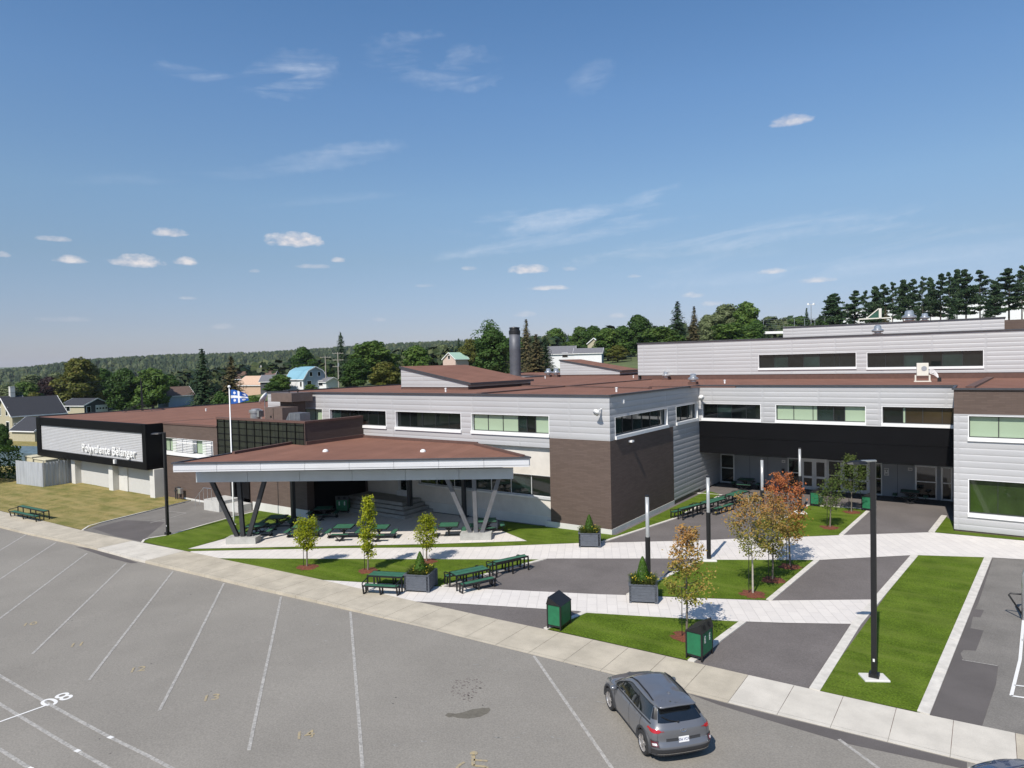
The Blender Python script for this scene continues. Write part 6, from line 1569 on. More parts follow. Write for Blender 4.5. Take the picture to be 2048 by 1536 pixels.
    if chim:
        x, y, s, top = chim; m = MB(); m.box(x-s, y-s, hw, x+s, y+s, top); m.build('chimney', M_FOUND, t)
    return t
house(62, 129, 8.8, 7.2, 3.9, 7.0, 58, M_BEIGE, M_DROOF, 'beige house with a steep charcoal roof and white gable trim at the far left', wins=(('l',-1.6,4.6,.7,1.4),('l',1.2,4.6,.7,1.4),('l',-1.8,2.0,1.1,1.4),('f',-3.5,1.8,1.2,1.2)), chim=(-2.5,.5,.3,7.0))
house(80, 121, 6.0, 5.5, 3.2, 5.2, -22, M_BEIGE, M_DROOF, 'lower beige annex with a charcoal roof beside the sign box', wins=(('r',.8,2.0,1.0,1.1),))
house(-14, 165, 12, 9, 4.0, 7.0, 55, M_DSID, M_DROOF, 'dark roofed house cut by the left edge of the photo', chim=(4.2,0,.5,9.4))
house(172, 165, 7.5, 6.6, 2.5, 3.9, -20, M_BEIGE, M_DROOF, 'small garage with a dark gable and a white overhead door', gm=M_DSID, door=('r',1.2,3.2,2.3,M_WHITE), wins=(('r',-2.2,1.2,.9,1.7),('f',-1.5,1.7,1.1,1.2)), name='garage')
house(196, 205, 11, 9, 3.0, 6.0, 20, M_WSID, M_BROOF, 'brown roofed house half hidden behind the tall yellowish tree')
house(352, 172, 6.5, 5.0, 2.3, 4.3, 55, M_BSID, M_BROOF, 'pale blue house with a brown roof right of the antenna trees', wins=(('l',0,3.2,.8,.9),))
house(522, 185, 10, 8, 2.0, 4.2, -25, M_PEACH, M_PEACH, 'peach coloured low roof beside the big conifer')
house(510, 225, 14, 9, 2.6, 4.8, 5, M_BEIGE, M_BROOF, 'long brown roofed bungalow behind the peach roof', chim=(2,0,.4,6.8))
house(562, 182, 9, 7, 2.4, 3.9, 8, M_DSID, M_GYROOF, 'grey brown roofed bungalow left of the blue roofed house', wins=(('f',1.5,1.7,1.6,1.3),))
house(614, 172, 7.0, 7.0, 2.8, 5.7, -38, M_WSID, M_BLROOF, 'white house with a light blue gambrel roof', gm=M_BSID, gambrel=True, wins=(('r',-1.2,3.9,.7,1.0),('r',1.2,3.9,.7,1.0),('f',-2.3,1.3,.6,1.3),('f',2.6,1.5,.6,1.2),('r',-1.8,1.6,1.1,1.3),('r',1.6,1.6,1.2,1.2)))
house(655, 172, 4.4, 4.0, 2.0, 2.9, -38, M_WSID, M_GYROOF, 'small grey roofed porch annex right of the blue roofed house', wins=(('f',0,1.5,1.6,1.1),))
house(912, 225, 6.4, 5.6, 2.8, 4.9, -28+80, M_PINK, M_GNROOF, 'pink house with a pale green roof left of the big dark tree', wins=(('l',0,3.4,.9,1.1),))
house(1124, 182, 7, 6, 2.0, 3.9, -8, M_WSID, M_GYROOF, 'white house with a grey shingle roof right of the chimney', wins=(('f',1,1.5,1.4,1.1),))
house(1178, 176, 7.0, 4.4, 1.7, 2.8, -14, M_WSID, M_GYROOF, 'long white garage with a grey roof', gm=M_BSID, name='garage')
house(1191, 215, 4, 4, 3.0, 4.6, 70, M_BEIGE, M_GNROOF, 'green trimmed gable peeping over the hedge')
# long white building behind the pines
def long_white():
    a = at(1686, 621.5, 292); b = at(2230, 590, 300); t = thing('warehouse', 'long low white building behind the pine row', 'warehouse', (a.x, a.y, 0)); m = MB()
    q = Vector((b.x-a.x, b.y-a.y, 0)); n = Vector((-q.y, q.x, 0)).normalized()*20; A = Vector((0, 0, 0))
    zt0, zt1 = a.z, b.z; za = H(a.x, a.y)-3; zb = H(b.x, b.y)-3
    m.add([(0,0,za),(q.x,q.y,zb),(q.x,q.y,zt1),(0,0,zt0),(n.x,n.y,za),(q.x+n.x,q.y+n.y,zb),(q.x+n.x,q.y+n.y,zt1),(n.x,n.y,zt0)], [(0,1,2,3),(1,5,6,2),(4,0,3,7),(3,2,6,7)])
    m.build('shell', M_WSID, t)
    m = MB(); m.bar((0,0,zt0+.1), (q.x,q.y,zt1+.1), .6, .3); m.build('roof_edge', M_FOUND, t)
    m = MB()
    for k in range(9):
        p = q*(k+.5)/9; zz = zt0+(zt1-zt0)*(k+.5)/9; d = q.normalized(); m.bar(p+Vector((0,0,zz-3.2))-d*2-n*.01, p+Vector((0,0,zz-3.2))+d*2-n*.01, .1, 1.0)
    m.build('window_band', M_GDARK, t)
long_white()
# utility poles and wires
poles = []
for px, pt, d, lab, arms in ((650.5,712,178,'left one of two wooden utility poles by the blue roofed house',1),(675.5,704,172,'right one of two wooden utility poles, with three crossarms',3)):
    p = at(px, pt, d); z = H(p.x, p.y); t = thing('utility_pole', lab, 'utility pole', (p.x, p.y, z), 0, 'utility poles'); h = p.z-z
    m = MB(); m.tube([(0, 0, -1), (0, 0, h)], [.17, .11], 7); m.build('pole', nd_mat('weathered_pole', (.36, .33, .29), rough=.95, var=.1), t)
    dv = RT.copy(); dv.z = 0; dv.normalize(); dv.rotate(Matrix.Rotation(radians(18), 3, 'Z'))
    for k in range(arms):
        m = MB(); zz = h-.35-k*1.6; m.bar(Vector((0, 0, zz))-dv*1.3, Vector((0, 0, zz))+dv*1.3, .12, .12)
        for s in (-1.2, -.5, .5, 1.2): m.tube([Vector((0, 0, zz))+dv*s, Vector((0, 0, zz+.25))+dv*s], .05, 5)
        m.build('crossarm', MAT['weathered_pole'], t)
    if arms == 3: m = MB(); m.lathe((.4, -.2, h-3.6), [(.02, 0), (.25, .02), (.25, .9), (.02, .95)], 10); m.build('transformer', M_STEEL, t)
    poles.append(Vector((p.x, p.y, z+h)))
def wires():
    m = MB(); ends = [(poles[0], poles[1]), (poles[0], at(330, 742, 168)), (at(330, 742, 168), at(-40, 778, 150)), (poles[1], at(760, 712, 200))]
    for a, b in ends:
        for off in (0, -.9, -1.7):
            P_ = [a.lerp(b, k/10)+Vector((0, 0, off-1.4*sin(pi*k/10)*((b-a).length/60))) for k in range(11)]; m.tube(P_, .025, 4, cap=False)
    o = m.build('power_line', M_STRUT); tag(o, 'thin dark power lines running left from the utility poles', 'power line')
wires()
# floodlight mast, ball fence
p = at(1622, 608, 222); z = H(p.x, p.y); t = thing('floodlight_mast', 'floodlight mast rising left of the first pine', 'floodlight', (p.x, p.y, z)); h = p.z-z
m = MB(); m.tube([(0, 0, -1), (0, 0, h)], [.16, .09], 7); m.build('mast', M_STEEL, t)
dv = RT.copy(); dv.z = 0; dv.normalize()
m = MB(); m.bar(Vector((0, 0, h-.2))-dv*.8, Vector((0, 0, h-.2))+dv*.8, .1, .1)
for s in (-.8, .8): m.bar(Vector((0, 0, h))+dv*s-Vector((0, 0, .3)), Vector((0, 0, h))+dv*s+Vector((0, 0, .25)), .6, .5)
m.build('lamps', M_WHITE, t)
def fence(name, pts, hgt, step, label, mt, board=None, wires_=7, cat='fence'):
    t = thing(name, label, cat, (pts[0].x, pts[0].y, 0)); o = Vector((pts[0].x, pts[0].y, 0)); m = MB()
    for a, b in zip(pts, pts[1:]):
        a, b = a-o, b-o; n = max(1, int((b-a).length/step))
        for k in range(n+1): q = a.lerp(b, k/n); p_ = MB(); p_.tube([q-Vector((0, 0, .5)), q+Vector((0, 0, hgt))], .06, 5, cap=False); p_.build('post', mt, t)
        for w_ in range(wires_+1): zz = hgt*w_/wires_; m.tube([a+Vector((0, 0, zz)), b+Vector((0, 0, zz))], .03 if w_ in (0, wires_) else .012, 4, cap=False)
    m.build('wire_mesh', mt, t)
    if board:
        m = MB()
        for a, b in zip(pts, pts[1:]): m.bar(a-o+Vector((0, 0, board/2)), b-o+Vector((0, 0, board/2)), .08, board)
        m.build('board', M_WHITE, t)
f0, f1, f2 = at(1527, 668, 205), at(1568, 667, 205), at(1650, 664, 215)
fence('ball_fence', [f0, f1, f2], 4.0, 3.0, 'tall wire ball fence with a white board below, beyond the upper roof', M_STEEL, board=.7)
g0, g1, g2 = at(1206, 717, 178), at(1262, 713, 184), at(1300, 706, 190)
for q in (g0, g1, g2): q.z = H(q.x, q.y)
fence('wire_fence', [g0, g1, g2], 1.8, 2.5, 'dark wire fence on the grassy slope beside the white garage', M_STRUT, wires_=5)
def hedge(px0, px1, pyt, d0, d1, hgt, wid, label, mt, seed, size=.3, n=2600, zb=None):
    a, b = at(px0, pyt, d0), at(px1, pyt, d1); za = H(a.x, a.y) if zb is None else zb; t = thing('hedge', label, 'hedge', (a.x, a.y, za)); lv = Leaves(seed); q = Vector((b.x-a.x, b.y-a.y, 0)); s = Vector((-q.y, q.x, 0)).normalized()
    for i in range(n):
        k = lv.r.random(); u = lv.r.uniform(-1, 1); f = lv.r.random(); top = lv.r.random() < .4
        z = hgt*(1 if top else f); w_ = wid/2*(u if top else (1 if u > 0 else -1))
        zz = (H(a.x+q.x*k, a.y+q.y*k)-za) if zb is None else 0
        lv.leaf(q*k+s*w_+Vector((0, 0, z+zz+lv.r.gauss(0, .12)))+s*lv.r.gauss(0, .12), Vector((lv.r.gauss(0, .5), lv.r.gauss(0, .5), .6))+s*(u*1.2), size*lv.r.uniform(.6, 1.3))
    lv.build('leaves', mt, t); return t
hedge(1098, 1205, 690, 196, 200, 2.6, 1.4, 'trimmed green hedge above the grey roofed garage', LM, 3, n=3500)
hedge(-70, 12, 930, 100, 92, 3.8, 3.0, 'dark clipped hedge at the left edge beside the grey enclosure', LG, 4, n=5200, size=.34, zb=-.8)
tree('dk', 4, 846, 26, 120, 'small shady tree in front of the beige house at the left edge', GF, base=-1)
tree('md', 124, 806, 24, 195, 'bright hedge tree between the beige house and the small garage', GF)
tree('md', 620, 768, 26, 150, 'small round bush in front of the blue roofed house', GF)
tree('dk', 545, 762, 34, 165, 'dark bush in front of the grey bungalow', GF)
# enclosure of grey corrugated sheets with cream tanks inside
def enclosure():
    a, b, c = G(32.4, 967.6), G(86.3, 975), G(152, 964); c = Vector((c.x, 33.0, c.z)); hgt = 2.55
    t = thing('sheet_enclosure', 'grey corrugated metal enclosure standing on the dry lawn', 'enclosure', (b.x, b.y, b.z)); mt = mat('grey_corrugated', (.42, .44, .47), rough=.6, metal=.1, var=.12, vscale=1.5, stretch=(3, 3, .3))
    for p, q in ((a, b), (b, c)):
        m = MB(); L_ = (q-p).length; n = int(L_/.17); d = (q-p).normalized(); s = Vector((d.y, -d.x, 0))
        prev = None
        for k in range(n+1):
            x = p.lerp(q, k/n)-b+s*(.03 if k % 2 else -.03); 
            if prev is not None: m.quad(prev, x, x+Vector((0, 0, hgt)), prev+Vector((0, 0, hgt)))
            prev = x
        m.build('sheet_wall', mt, t)
    m = MB(); 
    for k in (0.05, .5, .98): x = b.lerp(c, k)-b; m.tube([x+Vector((0,-.05,0)), x+Vector((0,-.05,hgt+.15))], .045, 6)
    m.build('posts', M_STEEL, t)
    cm = mat('cream_tank', (.58, .53, .38), rough=.6, var=.05)
    for px, py, w, d_, lab in ((72, 919, 1.0, .7, 'cream box rear left in the grey enclosure'), (99, 925, 1.5, .9, 'cream box nearer in the grey enclosure')):
        q = onY(px, py, 31.6); q.z = 2.1; o = thing('cream_cabinet', lab, 'cabinet', (q.x, q.y, -.6), 0, 'cream cabinets in the enclosure'); hh = onY(px, py-4, 31.6-d_).z+.5; m = MB(); m.box(-w, -d_, 0, w, d_, hh); m.build('casing', cm, o, bevel=.03)
        m = MB(); m.box(-w-.08, -d_-.08, hh, w+.08, d_+.08, hh+.12); m.build('lid', cm, o, bevel=.03)
enclosure()
def tent():
    q = at(62, 880, 108); t = thing('tarp_shelter', 'blue grey tarpaulin shelter beside the sign box', 'shelter', (q.x, q.y, H(q.x, q.y)), radians(20)); mt = mat('tarp', (.10, .15, .18), rough=.6, var=.2, vscale=1.5)
    m = MB(); L_, W_ = 3.2, 1.7; A = [(-W_, .0), (-W_, 2.0), (0, 2.7), (W_, 2.0), (W_, 0)]
    m.add([(-L_, y, z) for y, z in A]+[(L_, y, z) for y, z in A], [(0,1,6,5),(1,2,7,6),(2,3,8,7),(3,4,9,8),(0,1,2,3,4),(9,8,7,6,5)]); m.build('cover', mt, t)
    m = MB(); [m.tube([(x, -W_-.02, 0), (x, -W_-.02, 2.0)], .04, 5) for x in (-L_, 0, L_)]; m.build('frame', M_STEEL, t)
tent()
def strip_at(name, pts, w, mt, dz=.12):
    m = MB()
    for a, b in zip(pts, pts[1:]):
        n = 12
        for k in range(n):
            p, q = a.lerp(b, k/n), a.lerp(b, (k+1)/n); d = (b-a); d.z = 0; d.normalize(); s = Vector((-d.y, d.x, 0))*(w/2)
            m.quad(*[(v.x, v.y, H(v.x, v.y)+dz) for v in (p-s, q-s, q+s, p+s)])
    o = m.build(name, mt); struct(o)
strip_at('road', [at(-160, 878, 116), at(75, 872, 116), at(125, 850, 140)], 5.5, M_ASPH3, .2)
strip_at('road', [at(1030, 748, 140), at(1085, 744, 140), at(1200, 730, 150)], 4, M_CONC, .25)
# frame with a green triangle on the highest roof
def tri():
    a, b = onY(1718, 644, 97), onY(1783, 640, 97); t = thing('roof_gantry', 'cream gantry with a green triangular panel on the highest roof', 'gantry', (a.x, 97, 15.05)); w = b.x-a.x; zt = onY(1757, 617, 97).z-15.05; zb = .75
    cm = MAT['cream_metal']; m = MB(); m.bar((0, 0, zb), (w, 0, zb), .12, .14); [m.bar((x, 0, 0), (x, 0, zb), .1, .1) for x in (0, w)]; m.bar((w*.22, 0, zb), (w*.62, 0, zt), .1, .12); m.build('frame', cm, t)
    m = MB(); m.box(w*.62, -.1, zb, w*.70, .25, zt); m.build('post', cm, t)
    m = MB(); m.add([(w*.25, 0, zb+.07), (w*.62, 0, zb+.07), (w*.62, 0, zt-.2)], [(0, 1, 2)]); m.build('panel', mat('dark_green_panel', (.02, .09, .06), rough=.5), t)
tri()
# grey bent post at the right edge with an open loop of black tube low beside it
q = G(2047, 1240); t = thing('court_post', 'grey bent post at the right edge of the photo beside the court lines', 'post', q)
m = MB(); m.tube([(0, 0, -.1), (0, 0, 1.9), (.12, .02, 2.25), (.5, .1, 2.5), (1.3, .3, 2.6)], .07, 8); m.build('pipe', M_STEEL, t, smooth=True)
m = MB(); m.tube([(.0, 0, .15), (-.5, .1, .95), (-.45, .15, 1.0), (.0, .1, 1.05)], .035, 6); m.build('black_loop', M_BLK, t, smooth=True)

# ================================================================== cars
M_TYRE = mat('tyre_rubber', (.022, .022, .023), rough=.85, var=.1)
M_RIM = mat('machined_alloy', (.60, .58, .57), rough=.28, metal=.7, var=.05)
M_CLAD = mat('dark_grey_cladding', (.036, .037, .041), rough=.55, var=.05)
M_CGLASS = mat('tinted_car_glass', (.008, .010, .012), rough=.03, var=.1, spec=.9, coat=.8)
M_TAIL = mat('red_tail_lens', (.42, .008, .012), rough=.12, coat=.8, var=.1, vscale=30)
M_TAILD = mat('dark_red_lens', (.10, .006, .012), rough=.15, coat=.8, var=.1)
M_LENS = mat('clear_lens', (.62, .60, .60), rough=.1, coat=.8, var=.2, vscale=60)
M_CHR = mat('chrome', (.72, .72, .73), rough=.12, metal=.9, var=.02)
def car_net():
    ys = {0: [0]*11, 1: [0,.36,.38,.40,.40,.39,.38,.33,.34,.24,0], 2: [0,.62,.66,.69,.69,.67,.62,.49,.49,.36,0], 3: [0,.74,.80,.84,.86,.84,.765,.575,.55,.42,0]}
    rx = [(.60,.22),(.16,.24),(.05,.36),(.0,.54),(.085,.68),(.10,.90),(.17,1.05),(.55,1.40),(.38,1.485),(.60,1.53),(1.05,1.555)]
    fwdx = {0: 0, 1: .012, 2: .055, 3: .15}; fy = {0:0,1:.004,2:.02,3:.06}
    net = []
    for s in range(4):
        st = []
        for r in range(11):
            x, z = rx[r]; k = 1 if r < 7 else (.55 if r < 9 else .3); k = 0 if r == 10 else k
            st.append((x+fwdx[s]*k, ys[s][r], z-(.007*s if 6 < r < 9 else 0)))
        net.append(st)
    def side(x, dy=0, ov=None, zt=0):
        base = [(0,.20),(.78,.20),(.865,.27),(.895,.44),(.90,.68),(.885,.90),(.845,.985),(.640,1.40),(.565,1.475),(.34,1.535),(0,1.555)]
        st = [(x, y+(dy if y > .5 else 0), z+(zt if z > 1.3 else 0)) for y, z in base]
        for k, v in (ov or {}).items(): st[k] = v
        return st
    net.append(side(.48, -.015, {6:(.46,.815,1.03),7:(.68,.60,1.395),8:(.66,.545,1.475),9:(.74,.42,1.53)}))
    net.append(side(.85, .008, {3:(.85,.91,.46),4:(.85,.915,.70),7:(.92,.632,1.40),6:(.84,.84,1.02),9:(1.0,.36,1.545),10:(1.08,0,1.56)}))
    net.append(side(1.30, .0, {6:(1.3,.848,1.0),10:(1.3,0,1.565)})); net.append(side(1.75, -.005, {10:(1.75,0,1.57),9:(1.75,.36,1.55)}))
    net.append(side(2.22, -.005, {8:(2.28,.565,1.475),9:(2.34,.36,1.53),10:(2.38,0,1.545),7:(2.2,.645,1.40)}))
    net.append(side(2.72, .0, {6:(2.72,.845,.985),7:(2.70,.735,1.22),8:(2.74,.69,1.265),9:(2.86,.38,1.28),10:(2.90,0,1.285)}))
    net.append(side(3.12, .002, {5:(3.12,.885,.91),6:(3.12,.84,.97),7:(3.14,.79,1.0),8:(3.16,.74,1.01),9:(3.25,.4,1.035),10:(3.28,0,1.04)}))
    net.append(side(3.46, .006, {3:(3.46,.905,.46),4:(3.46,.91,.70),5:(3.46,.875,.87),6:(3.46,.80,.945),7:(3.46,.72,.965),8:(3.46,.64,.972),9:(3.46,.38,.985),10:(3.46,0,.99)}))
    net.append(side(3.82, -.03, {5:(3.82,.80,.80),6:(3.80,.72,.87),7:(3.8,.65,.89),8:(3.8,.57,.90),9:(3.8,.34,.915),10:(3.8,0,.92)}))
    def cap(x, y, dx=0):
        return [(3.7,0,.2),(x-.12,y*.95,.22),(x-.03,y*1.02,.34),(x,y*1.03,.50),(x-.02,y,.64),(x-.07,y*.96,.74),(x-.13,y*.9,.80),(x-.18,y*.82,.835),(x-.24,y*.74,.86),(x-.30,y*.45,.89),(3.9,0,.905)]
    net.append(cap(4.03, .76)); net.append(cap(4.125, .55)); net.append(cap(4.16, .28)); net.append(cap(4.165, 0))
    return net
NET = car_net()
def cr(p0, p1, p2, p3, t):
    return tuple(.5*((2*b)+(-a+c)*t+(2*a-5*b+4*c-d)*t*t+(-a+3*b-3*c+d)*t**3) for a, b, c, d in zip(p0, p1, p2, p3))
def surf(u, v):
    nu, nv = len(NET), 11
    def row(i, v):
        j = min(int(v), nv-2); t = v-j; P_ = NET[i]
        g = lambda k: P_[max(0, min(nv-1, k))]
        return cr(g(j-1), g(j), g(j+1), g(j+2), t)
    i = min(int(u), nu-2); t = u-i
    def rr(k):
        if k < 0: x, y, z = row(1, v); return (x, -y, z)
        if k > nu-1: x, y, z = row(nu-2, v); return (x, -y, z)
        return row(k, v)
    p = cr(rr(i-1), rr(i), rr(i+1), rr(i+2), t)
    x, y, z = p[0], max(p[1], 0), p[2]
    if v > 8 and u < 5:      # one clean sheet for the rear of the roof
        w = sst(8, 8.5, v)*sst(5, 4.2, u); k = min(.24, max(.11, .11+(x-.48)*.35)); z = z*(1-w) + w*(1.56-.14*(1.05-min(x, 1.05))**2-k*y*y)
    return Vector((x, y, z))
def snorm(u, v):
    e = .02; a = surf(min(u+e, 16), v)-surf(max(u-e, 0), v); b = surf(u, min(v+e, 10))-surf(u, max(v-e, 0)); n = b.cross(a)
    if n.length < 1e-9: n = Vector((0, 0, 1))
    n.normalize(); c = surf(u, v)-Vector((2, 0, .8)); return n if n.dot(c) > 0 else -n
def make_car(paint, label, loc, rz, plate_=True):
    t = thing('parked_car', label, 'car', loc, rz); RES = 5; nu, nv = 16*RES, 10*RES
    grid = [[surf(i/RES, j/RES) for j in range(nv+1)] for i in range(nu+1)]
    WH = (.82, 3.42); zc, rw = .335, .40
    def region(u, v):
        if 0 <= u < 2.45 and 6.15 < v < 7.0: return 'rear_window'
        if 4.15 < u < 9.55 and 6.1 < v < 7.0 and not (7.1 < u < 7.28) and not (5.05 < u < 5.2 and False) : return 'side_window'
        if 8.12 < u < 9.95 and v > 8.25: return 'windscreen'
        if v < 2.05: return 'lower_cladding'
        return 'body'
    parts = {}
    for i in range(nu):
        for j in range(nv):
            u, v = (i+.5)/RES, (j+.5)/RES; reg = region(u, v); c = (grid[i][j]+grid[i+1][j+1])/2
            if reg in ('body', 'lower_cladding') and v < 4.6 and u > 3.3 and u < 13.2 and any((c.x-w)**2+(c.z-zc)**2 < rw**2 for w in WH) and c.y > .4: continue
            Q = [grid[i][j], grid[i][j+1], grid[i+1][j+1], grid[i+1][j]]
            if reg in ('rear_window', 'side_window', 'windscreen'): n = snorm(u, v)*-.008; Q = [q+n*1 for q in Q]
            for s in (1, -1):
                key = reg if reg != 'side_window' else ('side_window', s, 0 if u < 7.2 else 1)
                parts.setdefault(key, MB()).add([(q.x, q.y*s, q.z) for q in Q], [(0, 1, 2, 3) if s > 0 else (3, 2, 1, 0)])
    def fin(m, name, mt, th=0):
        o = m.build(name, mt, t, smooth=True); bm = bmesh.new(); bm.from_mesh(o.data); bmesh.ops.remove_doubles(bm, verts=bm.verts[:], dist=.0015)
        bmesh.ops.dissolve_degenerate(bm, dist=.0005, edges=bm.edges[:]); bmesh.ops.recalc_face_normals(bm, faces=bm.faces[:]); bm.to_mesh(o.data); bm.free(); return o
    for k, m in parts.items():
        nm = k if isinstance(k, str) else 'side_window'
        o = fin(m, nm, {'body': paint, 'lower_cladding': M_CLAD}.get(nm, M_CGLASS))
    def patch(name, mt, u0, u1, v0, v1, off, both=True, n=6, shape=None, parent=t):
        for s in ((1, -1) if both else (1,)):
            m = MB()
            P_ = []
            for i in range(n+1):
                for j in range(n+1):
                    a, b = i/n, j/n
                    if shape: b0, b1 = shape(a); b = b0+(b1-b0)*b
                    u, v = u0+(u1-u0)*a, v0+(v1-v0)*b; q = surf(u, v)+snorm(u, v)*off; P_.append((q.x, q.y*s, q.z))
            F_ = [(i*(n+1)+j, i*(n+1)+j+1, (i+1)*(n+1)+j+1, (i+1)*(n+1)+j) for i in range(n) for j in range(n)]
            m.add(P_, F_); o = m.build(name, mt, parent, smooth=True)
        return o
    # arches, wheels
    for w in WH:
        for s in (1, -1):
            m = MB(); n = 22; ring = []
            for k in range(n+1):
                a = -.12+(pi+.24)*k/n
                for r_, y in ((rw-.02, .80), (rw-.01, .925), (rw+.065, .918), (rw+.07, .86)): ring.append((w+r_*cos(a), s*y, zc+r_*sin(a)))
            m.add(ring, [(k*4+j, k*4+j+1, (k+1)*4+j+1, (k+1)*4+j) for k in range(n) for j in range(3)]); m.build('wheel_arch', M_CLAD, t, smooth=True)
            o = bpy.data.objects.new('wheel', None); COL.objects.link(o); o.parent = t; o.location = (w, s*.82, zc); o.rotation_euler = (0, 0, 0 if s > 0 else pi)
            m = MB(); prof = [(.20,-.10),(.30,-.11),(.33,-.09),(.338,0),(.33,.09),(.30,.105),(.235,.10)]
            for a_, b_ in zip(prof, prof[1:]):
                pass
            n = 28; vs = []
            for r_, y in prof:
                for k in range(n): a = 2*pi*k/n; vs.append((r_*cos(a), y, r_*sin(a)))
            m.add(vs, [(i*n+k, i*n+(k+1) % n, (i+1)*n+(k+1) % n, (i+1)*n+k) for i in range(len(prof)-1) for k in range(n)]); m.build('tyre', M_TYRE, o, smooth=True)
            m = MB(); vs = []
            pr = [(.235,.10),(.225,.06),(.22,-.05)]
            for r_, y in pr:
                for k in range(n): a = 2*pi*k/n; vs.append((r_*cos(a), y, r_*sin(a)))
            m.add(vs, [(i*n+k, i*n+(k+1) % n, (i+1)*n+(k+1) % n, (i+1)*n+k) for i in range(2) for k in range(n)])
            for k in range(5):
                a = 2*pi*k/5+.3
                for da in (-.16, .16): m.bar((.05*cos(a), .07, .05*sin(a)), (.228*cos(a+da), .085, .228*sin(a+da)), .03, .022, up=(0, 1, 0))
            m.tube([(0, .05, 0), (0, .1, 0)], .06, 12); m.build('rim', M_RIM, o, smooth=False)
            m = MB(); m.tube([(0, -.06, 0), (0, -.02, 0)], .225, 20); m.build('brake_disc', M_BLK, o)
    m = MB(); 
    for w in WH: m.box(w-.42, -.74, .15, w+.42, .74, .62)
    m.box(.5, -.74, .17, 3.7, .74, .24); m.build('underbody', M_BLK, t)
    # sill cladding is the lower grid; bumper band and strips
    patch('rear_bumper', M_CLAD, 0, 3.6, 1.6, 2.75, .012, n=8)
    patch('bumper_trim', M_CHR, 0, 2.6, 1.95, 2.08, .022, n=6)
    patch('tail_light', M_TAIL, 1.6, 4.25, 5.0, 5.62, .014, shape=lambda a: ((.45, .62), (.0, 1.0), (.2, 1.1))[0 if a < .12 else (1 if a < .8 else 2)], n=9)
    patch('lower_light', M_CLAD, 2.15, 3.45, 3.05, 4.15, .014, n=6); patch('lower_light', M_TAILD, 2.3, 3.35, 3.2, 4.05, .020, n=6); patch('reversing_light', M_LENS, 2.45, 3.1, 3.35, 3.75, .026, n=5)
    patch('plate_recess', M_CLAD, 0, 1.35, 3.95, 4.35, .004, n=5)
    patch('spoiler', paint, 0, 2.75, 7.55, 8.2, .02, n=8)
    patch('pillar_trim', M_BLK, 2.5, 4.1, 6.35, 6.95, .006, n=6)
    patch('window_trim', M_BLK, 4.0, 9.7, 6.0, 6.1, .008, n=24); patch('window_trim', M_BLK, 4.1, 9.6, 7.0, 7.1, .008, n=24)
    patch('panel_gap', M_BLK, 7.18, 7.21, 2.1, 6.0, .003, n=8); patch('panel_gap', M_BLK, 5.35, 5.385, 3.6, 6.0, .003, n=8); patch('panel_gap', M_BLK, 9.55, 9.58, 2.1, 6.0, .003, n=8)
    patch('tailgate_gap', M_BLK, 2.28, 2.31, 3.4, 6.0, .003, n=8); patch('bonnet_gap', M_BLK, 10.15, 10.19, 7.0, 10, .003, n=8)
    patch('cowl', M_BLK, 9.85, 10.15, 7.6, 10, .004, n=8)
    patch('door_handle', paint, 5.6, 5.95, 5.2, 5.32, .03, n=3); patch('door_handle', paint, 7.45, 7.8, 5.2, 5.32, .03, n=3)
    patch('headlight', M_LENS, 12.2, 13.6, 4.7, 5.6, .012, n=5)
    for s in (1, -1):
        m = MB(); P_ = [surf(u, 8.15)+Vector((0, 0, .045 if 5.1 < u < 8.1 else .0)) for u in (4.9, 5.1, 5.8, 6.6, 7.4, 8.1, 8.3)]; m.tube([(p.x, p.y*s, p.z) for p in P_], .022, 6); m.build('roof_rail', M_BLK, t, smooth=True)
        m = MB(); m.lathe((0, 0, 0), [(.02,-.075),(.08,-.06),(.1,0),(.08,.06),(.02,.075)], 12); o = m.build('mirror', paint, t, smooth=True); o.location = (2.78, s*1.0, 1.02); o.scale = (1, 1.15, .9)
        m = MB(); m.bar((0, 0, 0), (0, -s*.16, -.03), .05, .04); q = m.build('mirror_arm', M_BLK); q.parent = o
    m = MB(); m.lathe((0, 0, 0), [(.045, 0), (.03, .035), (.006, .05)], 8); o = m.build('roof_antenna', paint, t); o.location = (.98, 0, 1.555)
    # wiper, emblem, plate
    m = MB(); a, b, c = [surf(u, v)+snorm(u, v)*.012 for u, v in ((.25, 6.2), (.9, 6.32), (1.75, 6.5))]; m.tube([a, b, c], .009, 5); m.tube([a, a+Vector((-.02, 0, .02))], .03, 8); m.build('wiper', M_BLK, t)
    pn = surf(0.001, 5.35); m = MB(); n = 24; nn = Vector((-1, 0, .15)).normalized(); ux = Vector((0, 1, 0)); uy = ux.cross(nn)
    ring = [pn+nn*.016+ux*(.085*cos(k*2*pi/n))+uy*(.045*sin(k*2*pi/n)) for k in range(n+1)]; m.tube(ring, .007, 5, cap=False)
    for x0, x1 in ((-.035, -.02), (.02, .035)): m.bar(pn+nn*.016+ux*x0-uy*.034, pn+nn*.016+ux*x1+uy*.034, .010, .010)
    m.bar(pn+nn*.016+ux*-.03+uy*.006, pn+nn*.016+ux*.03-uy*.006, .010, .010); m.build('emblem', M_CHR, t)
    pn = surf(0.001, 4.12); m = MB(); m.add([pn+nn*.02+ux*x+uy*y for x, y in ((-.155,-.08),(.155,-.08),(.155,.08),(-.155,.08))], [(0,1,2,3)]); o = m.build('number_plate', M_SIGNW, t)
